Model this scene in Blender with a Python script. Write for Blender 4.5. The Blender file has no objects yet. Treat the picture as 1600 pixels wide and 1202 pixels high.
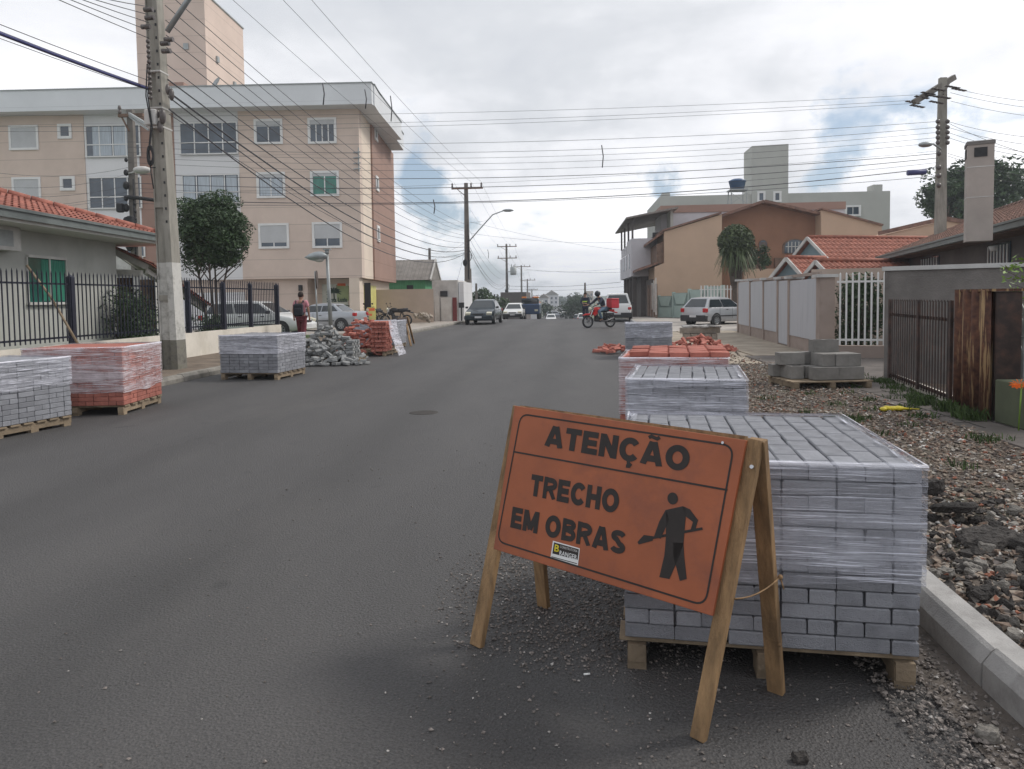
import bpy, math, random
from math import radians as R, sin, cos, pi, sqrt, atan2, hypot
from mathutils import Vector as V, Matrix, Euler, noise as mnoise
rnd = random.Random(7)
S = bpy.context.scene
C = S.collection
# ---------------------------------------------------------------- camera
FPX, EYE = 1155.0, 1.5
YAW, PITCH, ROLL, SHY = R(4.4916), R(3.0), R(-0.8), -74.206
cd = bpy.data.cameras.new('camera'); cam = bpy.data.objects.new('camera', cd); C.objects.link(cam)
cd.sensor_fit = 'HORIZONTAL'; cd.sensor_width = 36.0; cd.lens = 36.0*FPX/1600
cd.shift_y = SHY/1600.0; cd.clip_start = 0.05; cd.clip_end = 6000
CR = Matrix.Rotation(YAW, 3, 'Z') @ Matrix.Rotation(pi/2-PITCH, 3, 'X') @ Matrix.Rotation(ROLL, 3, 'Z')
cam.matrix_world = Matrix.Translation((0, 0, EYE)) @ CR.to_4x4()
S.camera = cam
# ---------------------------------------------------------------- world
SUN_EL, SUN_AZ = R(46), R(66)      # azimuth clockwise from the street direction (+Y)
w = bpy.data.worlds.new("World"); S.world = w; w.use_nodes = True
nt = w.node_tree; nt.nodes.clear()
def N(tree, typ, **kw):
    n = tree.nodes.new(typ)
    for k, v in kw.items():
        if k.startswith('_'): setattr(n, k[1:], v)
        else: n.inputs[k.replace('__', ' ')].default_value = v
    return n
def L(tree, a, b): tree.links.new(a, b)
def mth(tree, op, a, b=None, c=None, clamp=False):
    n = tree.nodes.new('ShaderNodeMath'); n.operation = op; n.use_clamp = clamp
    for i, x in enumerate((a, b, c)):
        if x is None: continue
        if hasattr(x, 'is_output') or hasattr(x, 'links'): tree.links.new(x, n.inputs[i])
        else: n.inputs[i].default_value = x
    return n.outputs[0]
def ramp(tree, fac, stops, interp='LINEAR'):
    n = tree.nodes.new('ShaderNodeValToRGB'); n.color_ramp.interpolation = interp
    el = n.color_ramp.elements
    while len(el) < len(stops): el.new(0.5)
    for e, (p, c) in zip(el, stops):
        e.position = p; e.color = (c, c, c, 1) if not hasattr(c, '__len__') else (c[0], c[1], c[2], 1)
    tree.links.new(fac, n.inputs[0]); return n.outputs[0]
def mixc(tree, fac, a, b, mode='MIX'):
    n = tree.nodes.new('ShaderNodeMix'); n.data_type = 'RGBA'; n.blend_type = mode
    for idx, x in ((0, fac), (6, a), (7, b)):
        if hasattr(x, 'is_output'): tree.links.new(x, n.inputs[idx])
        elif hasattr(x, '__len__'): n.inputs[idx].default_value = (x[0], x[1], x[2], 1)
        else: n.inputs[idx].default_value = x
    return n.outputs[2]
sky = N(nt, 'ShaderNodeTexSky', _sky_type='NISHITA', _sun_disc=False, _sun_elevation=SUN_EL, _sun_rotation=SUN_AZ, _air_density=1.0, _dust_density=1.5, _ozone_density=1.0)
tc = N(nt, 'ShaderNodeTexCoord')
sep = N(nt, 'ShaderNodeSeparateXYZ'); L(nt, tc.outputs['Generated'], sep.inputs[0])
zz = mth(nt, 'ADD', mth(nt, 'MAXIMUM', sep.outputs[2], 0.0), 0.16)
cmb = N(nt, 'ShaderNodeCombineXYZ')
L(nt, mth(nt, 'DIVIDE', sep.outputs[0], zz), cmb.inputs[0]); L(nt, mth(nt, 'DIVIDE', sep.outputs[1], zz), cmb.inputs[1])
n1 = N(nt, 'ShaderNodeTexNoise', Scale=1.5, Detail=9.0, Roughness=0.56, Distortion=0.35); L(nt, cmb.outputs[0], n1.inputs['Vector'])
n2 = N(nt, 'ShaderNodeTexNoise', Scale=0.75, Detail=6.0, Roughness=0.5); n2.noise_dimensions = '4D'; n2.inputs['W'].default_value = 3.3; L(nt, cmb.outputs[0], n2.inputs['Vector'])
n3 = N(nt, 'ShaderNodeTexNoise', Scale=5.0, Detail=5.0, Roughness=0.55); L(nt, tc.outputs['Generated'], n3.inputs['Vector'])
def ray(px, py):
    d = CR @ V(((px-800)/FPX, -(py-SHY-601)/FPX, -1)); return d
nw = N(nt, 'ShaderNodeTexNoise', Scale=4.5, Detail=7.0, Roughness=0.6); L(nt, tc.outputs['Generated'], nw.inputs['Vector'])
wv = N(nt, 'ShaderNodeVectorMath', _operation='MULTIPLY_ADD'); L(nt, nw.outputs['Color'], wv.inputs[0]); wv.inputs[1].default_value = (.36, .36, .30); wv.inputs[2].default_value = (-.18, -.18, -.15)
wa = N(nt, 'ShaderNodeVectorMath', _operation='ADD'); L(nt, wv.outputs[0], wa.inputs[0]); L(nt, tc.outputs['Generated'], wa.inputs[1]); warped = wa.outputs[0]
def blob(px, py, w_deg):
    d = ray(px, py).normalized()
    vm = N(nt, 'ShaderNodeVectorMath', _operation='DOT_PRODUCT'); nrm = N(nt, 'ShaderNodeVectorMath', _operation='NORMALIZE')
    L(nt, warped, nrm.inputs[0]); L(nt, nrm.outputs[0], vm.inputs[0]); vm.inputs[1].default_value = d
    ang = mth(nt, 'ARCCOSINE', vm.outputs['Value'])
    return mth(nt, 'SUBTRACT', 1.0, mth(nt, 'DIVIDE', ang, R(w_deg)), clamp=True)
gap = None
for (px, py, wd, k) in ((1345, 245, 4.0, .40), (1400, 160, 5, .30), (1052, 258, 2.4, .36), (645, 285, 5.0, .55), (648, 350, 4.5, .38), (750, 430, 5, .36), (1470, 90, 7, .22), (1290, 320, 4, .28), (620, 120, 6, .12), (560, 60, 6, .12)):
    b = mth(nt, 'MULTIPLY', blob(px, py, wd), k)
    gap = b if gap is None else mth(nt, 'ADD', gap, b)
gap = mth(nt, 'MULTIPLY', gap, mth(nt, 'ADD', 0.35, mth(nt, 'MULTIPLY', n3.outputs[0], 1.5)))
cov = mth(nt, 'SUBTRACT', mth(nt, 'ADD', n1.outputs[0], 0.16), mth(nt, 'MULTIPLY', gap, 0.85))
cover = ramp(nt, cov, [(0.26, 0.08), (0.54, 1.0)], 'EASE')
dark = mth(nt, 'ADD', mth(nt, 'MULTIPLY', n2.outputs[0], 0.75), mth(nt, 'MULTIPLY', n1.outputs[0], 0.35))
for (px, py, wd, k) in ((1560, 190, 13, .30), (1180, 200, 12, .10), (640, 400, 9, .18), (900, 430, 14, .12), (1000, 330, 12, .12), (700,170,16,-.05), (150,80,18,.06)):
    dark = mth(nt, 'SUBTRACT', dark, mth(nt, 'MULTIPLY', blob(px, py, wd), k))
CB = 8.7
ccol = ramp(nt, dark, [(0.34, (1.24*CB, 1.24*CB, 1.26*CB)), (0.47, (1.0*CB, 1.01*CB, 1.05*CB)), (0.58, (0.76*CB, 0.785*CB, 0.83*CB)), (0.68, (0.64*CB, 0.67*CB, 0.73*CB))])
cm = mixc(nt, 0.45, sky.outputs[0], (3.4, 4.7, 6.2))
fin = mixc(nt, cover, cm, ccol)
bg = N(nt, 'ShaderNodeBackground', Strength=0.115); L(nt, fin, bg.inputs[0])
wo = N(nt, 'ShaderNodeOutputWorld'); L(nt, bg.outputs[0], wo.inputs[0])
# ---------------------------------------------------------------- sun, view
sl = bpy.data.lights.new('sun', 'SUN'); sl.energy = 2.3; sl.angle = R(14); sl.color = (1.0, 0.95, 0.88)
so = bpy.data.objects.new('sun', sl); C.objects.link(so)
sd = V((sin(SUN_AZ)*cos(SUN_EL), cos(SUN_AZ)*cos(SUN_EL), sin(SUN_EL)))
so.rotation_euler = sd.to_track_quat('Z', 'Y').to_euler(); so.location = (0, 0, 50)
S.view_settings.view_transform = 'Standard'; S.view_settings.look = 'None'
S.view_settings.exposure = 0.0; S.view_settings.gamma = 1.0; S.view_settings.use_curve_mapping = False
S.render.engine = 'CYCLES'; S.cycles.transparent_max_bounces = 24
S.cycles.max_bounces = 6
# ---------------------------------------------------------------- helpers
def G(px, py, z=0.0):
    d = ray(px, py); t = (z-EYE)/d.z; return V((0, 0, EYE))+d*t
def P(px, py, Y):
    d = ray(px, py); t = Y/d.y; return V((0, 0, EYE))+d*t
def ss(t): t = max(0, min(1, t)); return t*t*(3-2*t)
def zt(Y): return -2.6*ss((Y-47)/75)+5.5*ss((Y-320)/700)
WM = {}
M = {}
def mat(name, col, rough=0.8, var=0.12, scale=3.0, bump=0.0, bscale=60.0, metal=0.0, spec=0.5, dirt=0.0, dcol=(.08, .07, .06), dscale=.8, rand=0.0, lines=None, stretch=None, emit=None):
    m = bpy.data.materials.new(name); m.use_nodes = True; t = m.node_tree
    b = t.nodes['Principled BSDF']; b.inputs['Roughness'].default_value = rough; b.inputs['Metallic'].default_value = metal
    b.inputs['Specular IOR Level'].default_value = spec
    co = N(t, 'ShaderNodeTexCoord').outputs['Object']
    if stretch:
        mp = N(t, 'ShaderNodeMapping'); mp.inputs['Scale'].default_value = stretch; L(t, co, mp.inputs[0]); src = mp.outputs[0]
    else: src = co
    n = N(t, 'ShaderNodeTexNoise', Scale=scale, Detail=6.0, Roughness=0.6); L(t, src, n.inputs['Vector'])
    lo = [c*(1-var*1.6) for c in col]; hi = [min(1, c*(1+var*1.6)) for c in col]
    c = ramp(t, n.outputs[0], [(0.28, lo), (0.72, hi)])
    if dirt:
        d = N(t, 'ShaderNodeTexNoise', Scale=dscale, Detail=8.0, Roughness=0.68); L(t, src, d.inputs['Vector'])
        f = ramp(t, d.outputs[0], [(0.48, 0), (0.72, dirt)]); c = mixc(t, f, c, dcol)
    if rand:
        oi = N(t, 'ShaderNodeObjectInfo'); hs = N(t, 'ShaderNodeHueSaturation'); L(t, c, hs.inputs['Color'])
        L(t, mth(t, 'ADD', 1-rand, mth(t, 'MULTIPLY', oi.outputs['Random'], 2*rand)), hs.inputs['Value']); c = hs.outputs[0]
    if lines:
        (axis, period, width, k) = lines
        sp = N(t, 'ShaderNodeSeparateXYZ'); L(t, co, sp.inputs[0])
        fr = mth(t, 'FRACT', mth(t, 'DIVIDE', mth(t, 'ADD', sp.outputs[axis], 100.0*period), period))
        lt = mth(t, 'LESS_THAN', fr, width/period); c = mixc(t, lt, c, [x*k for x in col])
    L(t, c, b.inputs['Base Color'])
    if bump:
        n2 = N(t, 'ShaderNodeTexNoise', Scale=bscale, Detail=5.0, Roughness=0.6); L(t, src, n2.inputs['Vector'])
        bp = N(t, 'ShaderNodeBump', Strength=bump, Distance=0.02); L(t, n2.outputs[0], bp.inputs['Height']); L(t, bp.outputs[0], b.inputs['Normal'])
    if emit:
        b.inputs['Emission Color'].default_value = (*emit[0], 1); b.inputs['Emission Strength'].default_value = emit[1]
    M[name] = m; return m

class MB:
    def __init__(s): s.v = []; s.f = []; s.sm = []
    def add(s, vs, fs, smooth=False):
        o = len(s.v); s.v += [V(p) for p in vs]
        for f in fs: s.f.append([i+o for i in f]); s.sm.append(smooth)
        return s
    def box(s, c, d, rot=None, ch=0.0):
        c = V(c); x, y, z = d[0]/2, d[1]/2, d[2]/2
        if ch:
            vs = []; 
            for (zz_, k) in ((-z, ch), (-z+ch, 0), (z-ch, 0), (z, ch)):
                vs += [V((-x+k, -y+k, zz_)), V((x-k, -y+k, zz_)), V((x-k, y-k, zz_)), V((-x+k, y-k, zz_))]
            fs = [(3, 2, 1, 0), (12, 13, 14, 15)]
            for r in range(3):
                for i in range(4): fs.append((r*4+i, r*4+(i+1) % 4, r*4+4+(i+1) % 4, r*4+4+i))
        else:
            vs = [V((a, b, e)) for e in (-z, z) for (a, b) in ((-x, -y), (x, -y), (x, y), (-x, y))]
            fs = [(3, 2, 1, 0), (4, 5, 6, 7), (0, 1, 5, 4), (1, 2, 6, 5), (2, 3, 7, 6), (3, 0, 4, 7)]
        if rot is not None:
            m = rot if isinstance(rot, Matrix) else Matrix.Rotation(rot, 3, 'Z')
            vs = [m @ p for p in vs]
        return s.add([p+c for p in vs], fs)
    def beam(s, a, b, wd, h, up=(0, 0, 1)):
        a, b = V(a), V(b); d = (b-a); l = d.length; d.normalize(); u = V(up)
        x = d.cross(u)
        if x.length < 1e-4: x = d.cross(V((0, 1, 0)))
        x.normalize(); u = x.cross(d).normalized()
        vs = []
        for p in (a, b):
            for (i, j) in ((-1, -1), (1, -1), (1, 1), (-1, 1)): vs.append(p+x*(i*wd/2)+u*(j*h/2))
        return s.add(vs, [(0, 1, 2, 3), (7, 6, 5, 4), (0, 4, 5, 1), (1, 5, 6, 2), (2, 6, 7, 3), (3, 7, 4, 0)])
    def tube(s, pts, r, n=8, caps=True, smooth=True):
        pts = [V(p) for p in pts]; m = len(pts); rs = r if hasattr(r, '__len__') else [r]*m
        vs = []; fs = []; px = None
        for i, p in enumerate(pts):
            d = (pts[min(i+1, m-1)]-pts[max(i-1, 0)]).normalized()
            if px is None: px = d.cross(V((0, 0, 1)) if abs(d.z) < .95 else V((0, 1, 0)))
            x = (px-d*px.dot(d)).normalized(); px = x; y = d.cross(x)
            for k in range(n):
                a = 2*pi*k/n; vs.append(p+x*(cos(a)*rs[i])+y*(sin(a)*rs[i]))
        for i in range(m-1):
            for k in range(n): fs.append((i*n+k, i*n+(k+1) % n, (i+1)*n+(k+1) % n, (i+1)*n+k))
        s.add(vs, fs, smooth)
        if caps:
            o = len(s.v)-m*n
            s.f.append([o+k for k in range(n)][::-1]); s.sm.append(False)
            s.f.append([o+(m-1)*n+k for k in range(n)]); s.sm.append(False)
        return s
    def prism(s, poly, o, ux, uy, ext):
        "poly of 2D points in plane (ux,uy) at o, extruded by vector ext"
        o, ux, uy, ext = V(o), V(ux), V(uy), V(ext); n = len(poly)
        a = [o+ux*p[0]+uy*p[1] for p in poly]; b = [q+ext for q in a]
        fs = [tuple(range(n))[::-1], tuple(range(n, 2*n))]+[(i, (i+1) % n, n+(i+1) % n, n+i) for i in range(n)]
        return s.add(a+b, fs)
    def wheel(s, c, axis, r0, r1, wd, n=24):
        c, ax = V(c), V(axis).normalized(); x = ax.cross(V((0, 0, 1))).normalized(); y = x.cross(ax)
        prof = [(r0, -wd/2), (r1*.9, -wd/2), (r1, -wd*.3), (r1, wd*.3), (r1*.9, wd/2), (r0, wd/2)]
        vs = []; fs = []; m = len(prof)
        for k in range(n):
            a = 2*pi*k/n
            for (r, h) in prof: vs.append(c+x*(cos(a)*r)+y*(sin(a)*r)+ax*h)
        for k in range(n):
            for j in range(m): fs.append((k*m+j, k*m+(j+1) % m, ((k+1) % n)*m+(j+1) % m, ((k+1) % n)*m+j))
        return s.add(vs, fs, True)
    def ball(s, c, r, n=10, m=7, sc=(1, 1, 1), rot=None):
        vs = []; fs = []
        for j in range(m+1):
            t = pi*j/m
            for k in range(n):
                a = 2*pi*k/n; p = V((sin(t)*cos(a)*r*sc[0], sin(t)*sin(a)*r*sc[1], cos(t)*r*sc[2]))
                if rot is not None: p = rot @ p
                vs.append(p+V(c))
        for j in range(m):
            for k in range(n): fs.append((j*n+k, j*n+(k+1) % n, (j+1)*n+(k+1) % n, (j+1)*n+k)[::-1])
        return s.add(vs, fs, True)
    def lathe(s, prof, c, n=20):
        vs = []; fs = []; m = len(prof)
        for k in range(n):
            a = 2*pi*k/n
            for (r, h) in prof: vs.append(V(c)+V((cos(a)*r, sin(a)*r, h)))
        for k in range(n):
            for j in range(m-1): fs.append((k*m+j, ((k+1) % n)*m+j, ((k+1) % n)*m+j+1, k*m+j+1))
        return s.add(vs, fs, True)
    def build(s, name, m, parent=None, origin=None, local=False, kind=None):
        if parent is not None: Wp = WM[parent.name]
        else: Wp = Matrix.Identity(4)
        inv = Wp.inverted(); vs = s.v
        if parent is not None and not local: vs = [inv @ p for p in vs]
        off = V((0, 0, 0))
        if origin is not None:
            off = inv @ V(origin) if not local else V(origin); vs = [p-off for p in vs]
        me = bpy.data.meshes.new(name); me.from_pydata([tuple(p) for p in vs], [], s.f)
        me.polygons.foreach_set('use_smooth', s.sm); me.validate(); me.update()
        if m is not None: me.materials.append(M[m] if isinstance(m, str) else m)
        o = bpy.data.objects.new(name, me); C.objects.link(o); o.location = off
        if parent is not None: o.parent = parent
        WM[o.name] = Wp @ Matrix.Translation(off)
        if kind: o['kind'] = kind
        return o
def tag(o, label=None, cat=None, group=None, kind=None):
    for k, x in (('label', label), ('category', cat), ('group', group), ('kind', kind)):
        if x: o[k] = x
    return o
def thing(name, label, cat, loc=(0, 0, 0), rz=0.0, group=None):
    o = bpy.data.objects.new(name, None); C.objects.link(o); o.empty_display_size = .2
    o.location = loc; o.rotation_euler = (0, 0, rz)
    WM[o.name] = Matrix.Translation(V(loc)) @ Matrix.Rotation(rz, 4, 'Z')
    return tag(o, label, cat, group)
def copy_tree(o, parent=None, kids=None):
    c = o.copy(); C.objects.link(c)
    if parent is not None: c.parent = parent
    for ch in KIDS(o): copy_tree(ch, c)
    return c
def KIDS(o): return [x for x in C.objects if x.parent == o]
def bezel(o, wd, seg=2):
    b = o.modifiers.new('bevel', 'BEVEL'); b.width = wd; b.segments = seg; b.limit_method = 'ANGLE'; return o

# ---------------------------------------------------------------- materials
def asphalt(name, base, k=1.0):
    m = bpy.data.materials.new(name); m.use_nodes = True; t = m.node_tree; b = t.nodes['Principled BSDF']
    co = N(t, 'ShaderNodeTexCoord').outputs['Object']
    a = N(t, 'ShaderNodeTexNoise', Scale=85.0, Detail=5.0, Roughness=.75); L(t, co, a.inputs['Vector'])
    mp = N(t, 'ShaderNodeMapping'); mp.inputs['Scale'].default_value = (1.0, .30, 1); L(t, co, mp.inputs[0])
    c1 = N(t, 'ShaderNodeTexNoise', Scale=1.1, Detail=7.0, Roughness=.62, Distortion=.4); L(t, mp.outputs[0], c1.inputs['Vector'])
    v = N(t, 'ShaderNodeTexVoronoi', Scale=95.0); L(t, co, v.inputs['Vector'])
    c = ramp(t, a.outputs[0], [(0.32, [x*.45 for x in base]), (0.68, [x*1.6 for x in base])])
    c = mixc(t, 1.0, c, ramp(t, c1.outputs[0], [(0.3, .88), (0.7, 1.14)]), 'MULTIPLY')
    sp = N(t, 'ShaderNodeTexNoise', Scale=420.0, Detail=1.0); L(t, co, sp.inputs['Vector'])
    c = mixc(t, ramp(t, sp.outputs[0], [(0.66, 0), (0.74, .5)]), c, (.19, .18, .17))
    # tyre darkened lanes along the street and a few hairline cracks
    sx = N(t, 'ShaderNodeSeparateXYZ'); wob = N(t, 'ShaderNodeTexNoise', Scale=.12, Detail=3.0); L(t, co, wob.inputs['Vector']); L(t, co, sx.inputs[0])
    lane = mth(t, 'ADD', sx.outputs[0], mth(t, 'MULTIPLY', wob.outputs[0], 1.6))
    lane = mth(t, 'MULTIPLY', mth(t, 'SINE', mth(t, 'MULTIPLY', lane, 3.4)), .5); lane = mth(t, 'ADD', lane, .5)
    c = mixc(t, 1.0, c, ramp(t, lane, [(0.0, 1.07), (0.75, .97), (1.0, .84)]), 'MULTIPLY')
    dn_ = N(t, 'ShaderNodeTexNoise', Scale=2.2, Detail=5.0); L(t, co, dn_.inputs['Vector'])
    wv_ = N(t, 'ShaderNodeVectorMath', _operation='MULTIPLY_ADD'); L(t, dn_.outputs['Color'], wv_.inputs[0]); wv_.inputs[1].default_value = (.7, .7, .7); L(t, co, wv_.inputs[2])
    cr = N(t, 'ShaderNodeTexVoronoi', Scale=.42); cr.feature = 'DISTANCE_TO_EDGE'; L(t, wv_.outputs[0], cr.inputs['Vector'])
    crm = N(t, 'ShaderNodeTexNoise', Scale=.35, Detail=2.0); L(t, co, crm.inputs['Vector'])
    crf = mth(t, 'MULTIPLY', ramp(t, cr.outputs['Distance'], [(0.0, .6), (0.004, 0)]), ramp(t, crm.outputs[0], [(0.54, 0), (0.60, 1)]))
    c = mixc(t, crf, c, (.02, .02, .02))
    # light dust streaks and dark oil spots
    d = N(t, 'ShaderNodeTexNoise', Scale=.55, Detail=9.0, Roughness=.7); L(t, mp.outputs[0], d.inputs['Vector'])
    c = mixc(t, ramp(t, d.outputs[0], [(0.52, 0), (0.75, .28)]), c, (.14, .13, .12))
    s2 = N(t, 'ShaderNodeTexNoise', Scale=2.3, Detail=2.0); L(t, co, s2.inputs['Vector'])
    c = mixc(t, ramp(t, s2.outputs[0], [(0.70, 0), (0.76, .45)]), c, (.02, .02, .02))
    L(t, c, b.inputs['Base Color']); b.inputs['Roughness'].default_value = .66; b.inputs['Specular IOR Level'].default_value = .5
    h = mth(t, 'ADD', v.outputs['Distance'], mth(t, 'MULTIPLY', a.outputs[0], 1.0))
    bp = N(t, 'ShaderNodeBump', Strength=0.9, Distance=0.008); L(t, h, bp.inputs['Height']); L(t, bp.outputs[0], b.inputs['Normal'])
    M[name] = m
asphalt('asphalt', (.061, .0585, .0585))
mat('sand', (.13, .11, .095), .95, .4, 9.0, .7, 60, dirt=.7, dcol=(.06, .055, .05), dscale=9)
mat('dirt', (.16, .125, .095), .95, .3, 2.0, .7, 60, dirt=.5, dcol=(.07, .055, .045), dscale=3)
mat('path', (.125, .108, .098), .9, .2, 1.5, .4, 50, dirt=.75, dcol=(.06, .055, .045), dscale=1.6)
mat('tan_walk', (.33, .28, .22), .9, .18, 1.5, .3, 40, dirt=.45, dcol=(.15, .12, .09), dscale=2)
mat('pale_walk', (.36, .33, .30), .9, .18, 1.5, .3, 40, dirt=.5, dcol=(.16, .13, .1), dscale=1)
mat('verge', (.085, .068, .055), .95, .35, 2.0, .6, 50, dirt=.6, dcol=(.06, .07, .03), dscale=2.5)
mat('kerb', (.34, .33, .32), .85, .16, 4.0, .35, 120, dirt=.55, dcol=(.11, .10, .09), dscale=5)
mat('kerb_old', (.24, .225, .20), .9, .2, 4.0, .4, 90, dirt=.6, dcol=(.07, .065, .055), dscale=3)
mat('grass', (.05, .085, .022), .9, .4, 6.0, .5, 50)
mat('far_ground', (.07, .085, .045), .95, .4, .05)
mat('paver_grey', (.275, .282, .31), .9, .13, 12, .6, 200, rand=.20, dirt=.4, dcol=(.16, .16, .17), dscale=14)
mat('paver_loose', (.27, .275, .275), .9, .14, 9, .5, 200, rand=.22)
mat('paver_red', (.42, .15, .115), .9, .13, 9, .5, 200, rand=.16, dirt=.2, dcol=(.3, .16, .12), dscale=12)
mat('block', (.24, .23, .215), .92, .14, 6, .6, 160, rand=.12)
mat('block_tan', (.30, .26, .22), .92, .14, 6, .6, 160, rand=.12)
mat('wood_raw', (.30, .185, .09), .75, .32, 3.0, .5, 40, stretch=(7, 7, .7), dirt=.8, dcol=(.12, .075, .04), dscale=2)
mat('wood_pallet', (.24, .185, .125), .85, .25, 4, .4, 60, dirt=.5, dcol=(.1, .07, .05), dscale=5, rand=.15)
mat('sign_orange', (.35, .098, .038), .5, .10, 3.0, .06, 40, dirt=.85, dcol=(.20, .065, .04), dscale=4.5)
mat('sign_black', (.022, .016, .014), .6, .2, 8)
mat('sign_back', (.09, .07, .06), .8, .2, 5)
mat('white_paint', (.72, .72, .71), .6, .05, 2)
mat('white_dirty', (.55, .54, .52), .8, .10, 2, .1, 40, dirt=.5, dcol=(.22, .2, .18), dscale=1.5)
mat('apt_beige', (.62, .508, .437), .85, .05, .6, .08, 60, dirt=.22, dcol=(.36, .28, .24), dscale=.5, lines=(2, .95, .022, .62))
mat('apt_light', (.70, .60, .50), .85, .05, .6, .08, 60, dirt=.15, dcol=(.45, .37, .30), dscale=.5, lines=(2, .95, .022, .62))
mat('apt_brown', (.32, .205, .165), .85, .06, .6, .08, 60, lines=(2, .95, .022, .62))
mat('apt_white', (.70, .70, .71), .75, .04, .5, .05, 60, lines=(2, .95, .02, .75))
mat('apt_fascia', (.66, .68, .70), .6, .04, .5, lines=(2, 1.1, .02, .8))
mat('tower_beige', (.62, .495, .425), .85, .05, .6, .08, 60, lines=(2, .95, .025, .7))
mat('window_glass', (.055, .075, .10), .08, .3, .7, spec=.8)
mat('window_teal', (.02, .16, .12), .15, .3, 2, spec=.8)
mat('curtain', (.42, .47, .52), .6, .18, 5, stretch=(7, 7, .3))
mat('shutter', (.52, .53, .54), .6, .05, 2, lines=(2, .06, .012, .6))
mat('house_grey', (.44, .445, .42), .9, .06, .8, .12, 60, dirt=.25, dcol=(.15, .15, .14), dscale=.9)
mat('soffit', (.60, .59, .56), .8, .05, 2)
mat('tile_red', (.33, .12, .085), .8, .28, 5, .2, 60, dirt=.45, dcol=(.16, .055, .04), dscale=2)
mat('tile_orange', (.33, .125, .085), .8, .25, 5, .2, 60, dirt=.4, dcol=(.25, .09, .05), dscale=2)
mat('tile_dark', (.21, .12, .09), .85, .3, 4, .2, 60, dirt=.6, dcol=(.07, .05, .045), dscale=1.5)
mat('gutter', (.17, .19, .185), .5, .1, 3, metal=.3)
mat('curtain_green', (.02, .19, .125), .6, .22, 4, stretch=(9, 9, .3))
mat('teal_glass', (.01, .10, .08), .08, .2, 2, spec=.8)
mat('dark', (.02, .02, .022), .6, .2, 3)
mat('dark_metal', (.025, .027, .045), .45, .15, 8, metal=.3)
mat('brown_wood', (.16, .10, .07), .8, .25, 4, .2, 50)
mat('rafter', (.52, .50, .47), .8, .12, 4)
mat('wall_cream', (.66, .62, .55), .85, .07, 2, .2, 40, dirt=.45, dcol=(.36, .32, .24), dscale=1.2)
mat('pole_concrete', (.30, .285, .25), .9, .13, 1.6, .4, 70, dirt=.7, dcol=(.14, .13, .11), dscale=1.4, stretch=(3, 3, .7))
mat('pole_grime', (.20, .19, .165), .95, .35, 6, .5, 60, dirt=.9, dcol=(.07, .075, .045), dscale=6)
mat('pole_white', (.56, .55, .52), .85, .15, 3, .3, 60, dirt=1.0, dcol=(.10, .095, .08), dscale=3)
mat('pole_far', (.17, .155, .14), .9, .12, 1.6)
mat('black_rubber', (.02, .02, .022), .7, .2, 8)
mat('wire', (.06, .06, .07), .6, .1, 3)
mat('wire_blue', (.045, .05, .16), .5, .1, 3)
mat('metal_grey', (.33, .35, .35), .5, .1, 4, metal=.4)
mat('lamp_metal', (.36, .39, .40), .45, .1, 4, metal=.5, dirt=.3)
mat('glass_lamp', (.5, .5, .48), .2, .1, 4)
mat('insulator', (.10, .085, .08), .35, .2, 6)
mat('wall_beige', (.46, .37, .31), .85, .06, .8, .1, 60, dirt=.2, dcol=(.3, .22, .18), dscale=.7)
mat('wall_tan', (.50, .36, .26), .88, .05, .5, .1, 50, dirt=.2, dcol=(.36, .26, .19), dscale=.6)
mat('wall_brown', (.27, .14, .085), .85, .08, .8, .15, 60)
mat('wall_white', (.56, .55, .58), .85, .06, .8, .1, 60, dirt=.3, dcol=(.36, .34, .34), dscale=.6)
mat('chimney_plaster', (.43, .38, .345), .85, .08, 1.5, .2, 60, dirt=.3, dcol=(.28, .24, .21))
mat('wall_greygreen', (.43, .435, .405), .85, .05, .4, .1, 60, dirt=.25, dcol=(.3, .31, .29), dscale=.5)
mat('wall_green', (.10, .33, .16), .8, .12, 2, lines=(0, .14, .015, .5))
mat('wall_blue', (.18, .25, .28), .85, .06, 1)
mat('wall_dark', (.115, .10, .095), .9, .15, 1, .3, 40, dirt=.4, dcol=(.06, .055, .05), dscale=1.3)
mat('wall_render', (.185, .172, .162), .95, .18, 1.6, .6, 40, dirt=.6, dcol=(.07, .065, .062), dscale=1.2)
mat('coping', (.5, .5, .49), .85, .1, 3, .2, 40, dirt=.3)
mat('fence_beige', (.34, .275, .24), .9, .08, 1.5, .2, 60, dirt=.55, dcol=(.17, .13, .11), dscale=1.6)
mat('fence_panel', (.46, .47, .50), .7, .10, 1.5, stretch=(6, 6, .5), dirt=.45, dcol=(.30, .29, .28), dscale=1.5)
mat('pale_green', (.36, .46, .43), .8, .06, 1, dirt=.3, dcol=(.2, .25, .23))
mat('green_grey', (.22, .29, .275), .8, .06, 1)
mat('roof_grey', (.24, .22, .20), .85, .15, 2, dirt=.4, lines=(0, .3, .03, .6))
mat('white_gate', (.62, .60, .56), .7, .06, 1, dirt=.5, dcol=(.3, .24, .2))
mat('door_red', (.17, .03, .03), .6, .1, 2)
mat('gate_brown', (.042, .026, .022), .7, .3, 6, dirt=.4, dcol=(.16, .06, .03), dscale=6)
mat('pale_bars', (.62, .63, .60), .5, .05, 3)
mat('meter_green', (.085, .10, .06), .7, .1, 4)
mat('flower', (.85, .17, .02), .7, .1, 4)
mat('leaf_bright', (.14, .24, .03), .6, .25, 6)
mat('leaf_dark', (.040, .075, .028), .65, .45, 2.5)
mat('leaf_mid', (.045, .08, .028), .65, .45, 1.2)
mat('leaf_palm', (.065, .09, .035), .65, .4, 2)
mat('leaf_far', (.045, .07, .04), .8, .4, .6)
mat('bark', (.10, .08, .065), .95, .25, 4, .6, 40)
mat('skin', (.36, .20, .14), .6, .05, 4)
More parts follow.
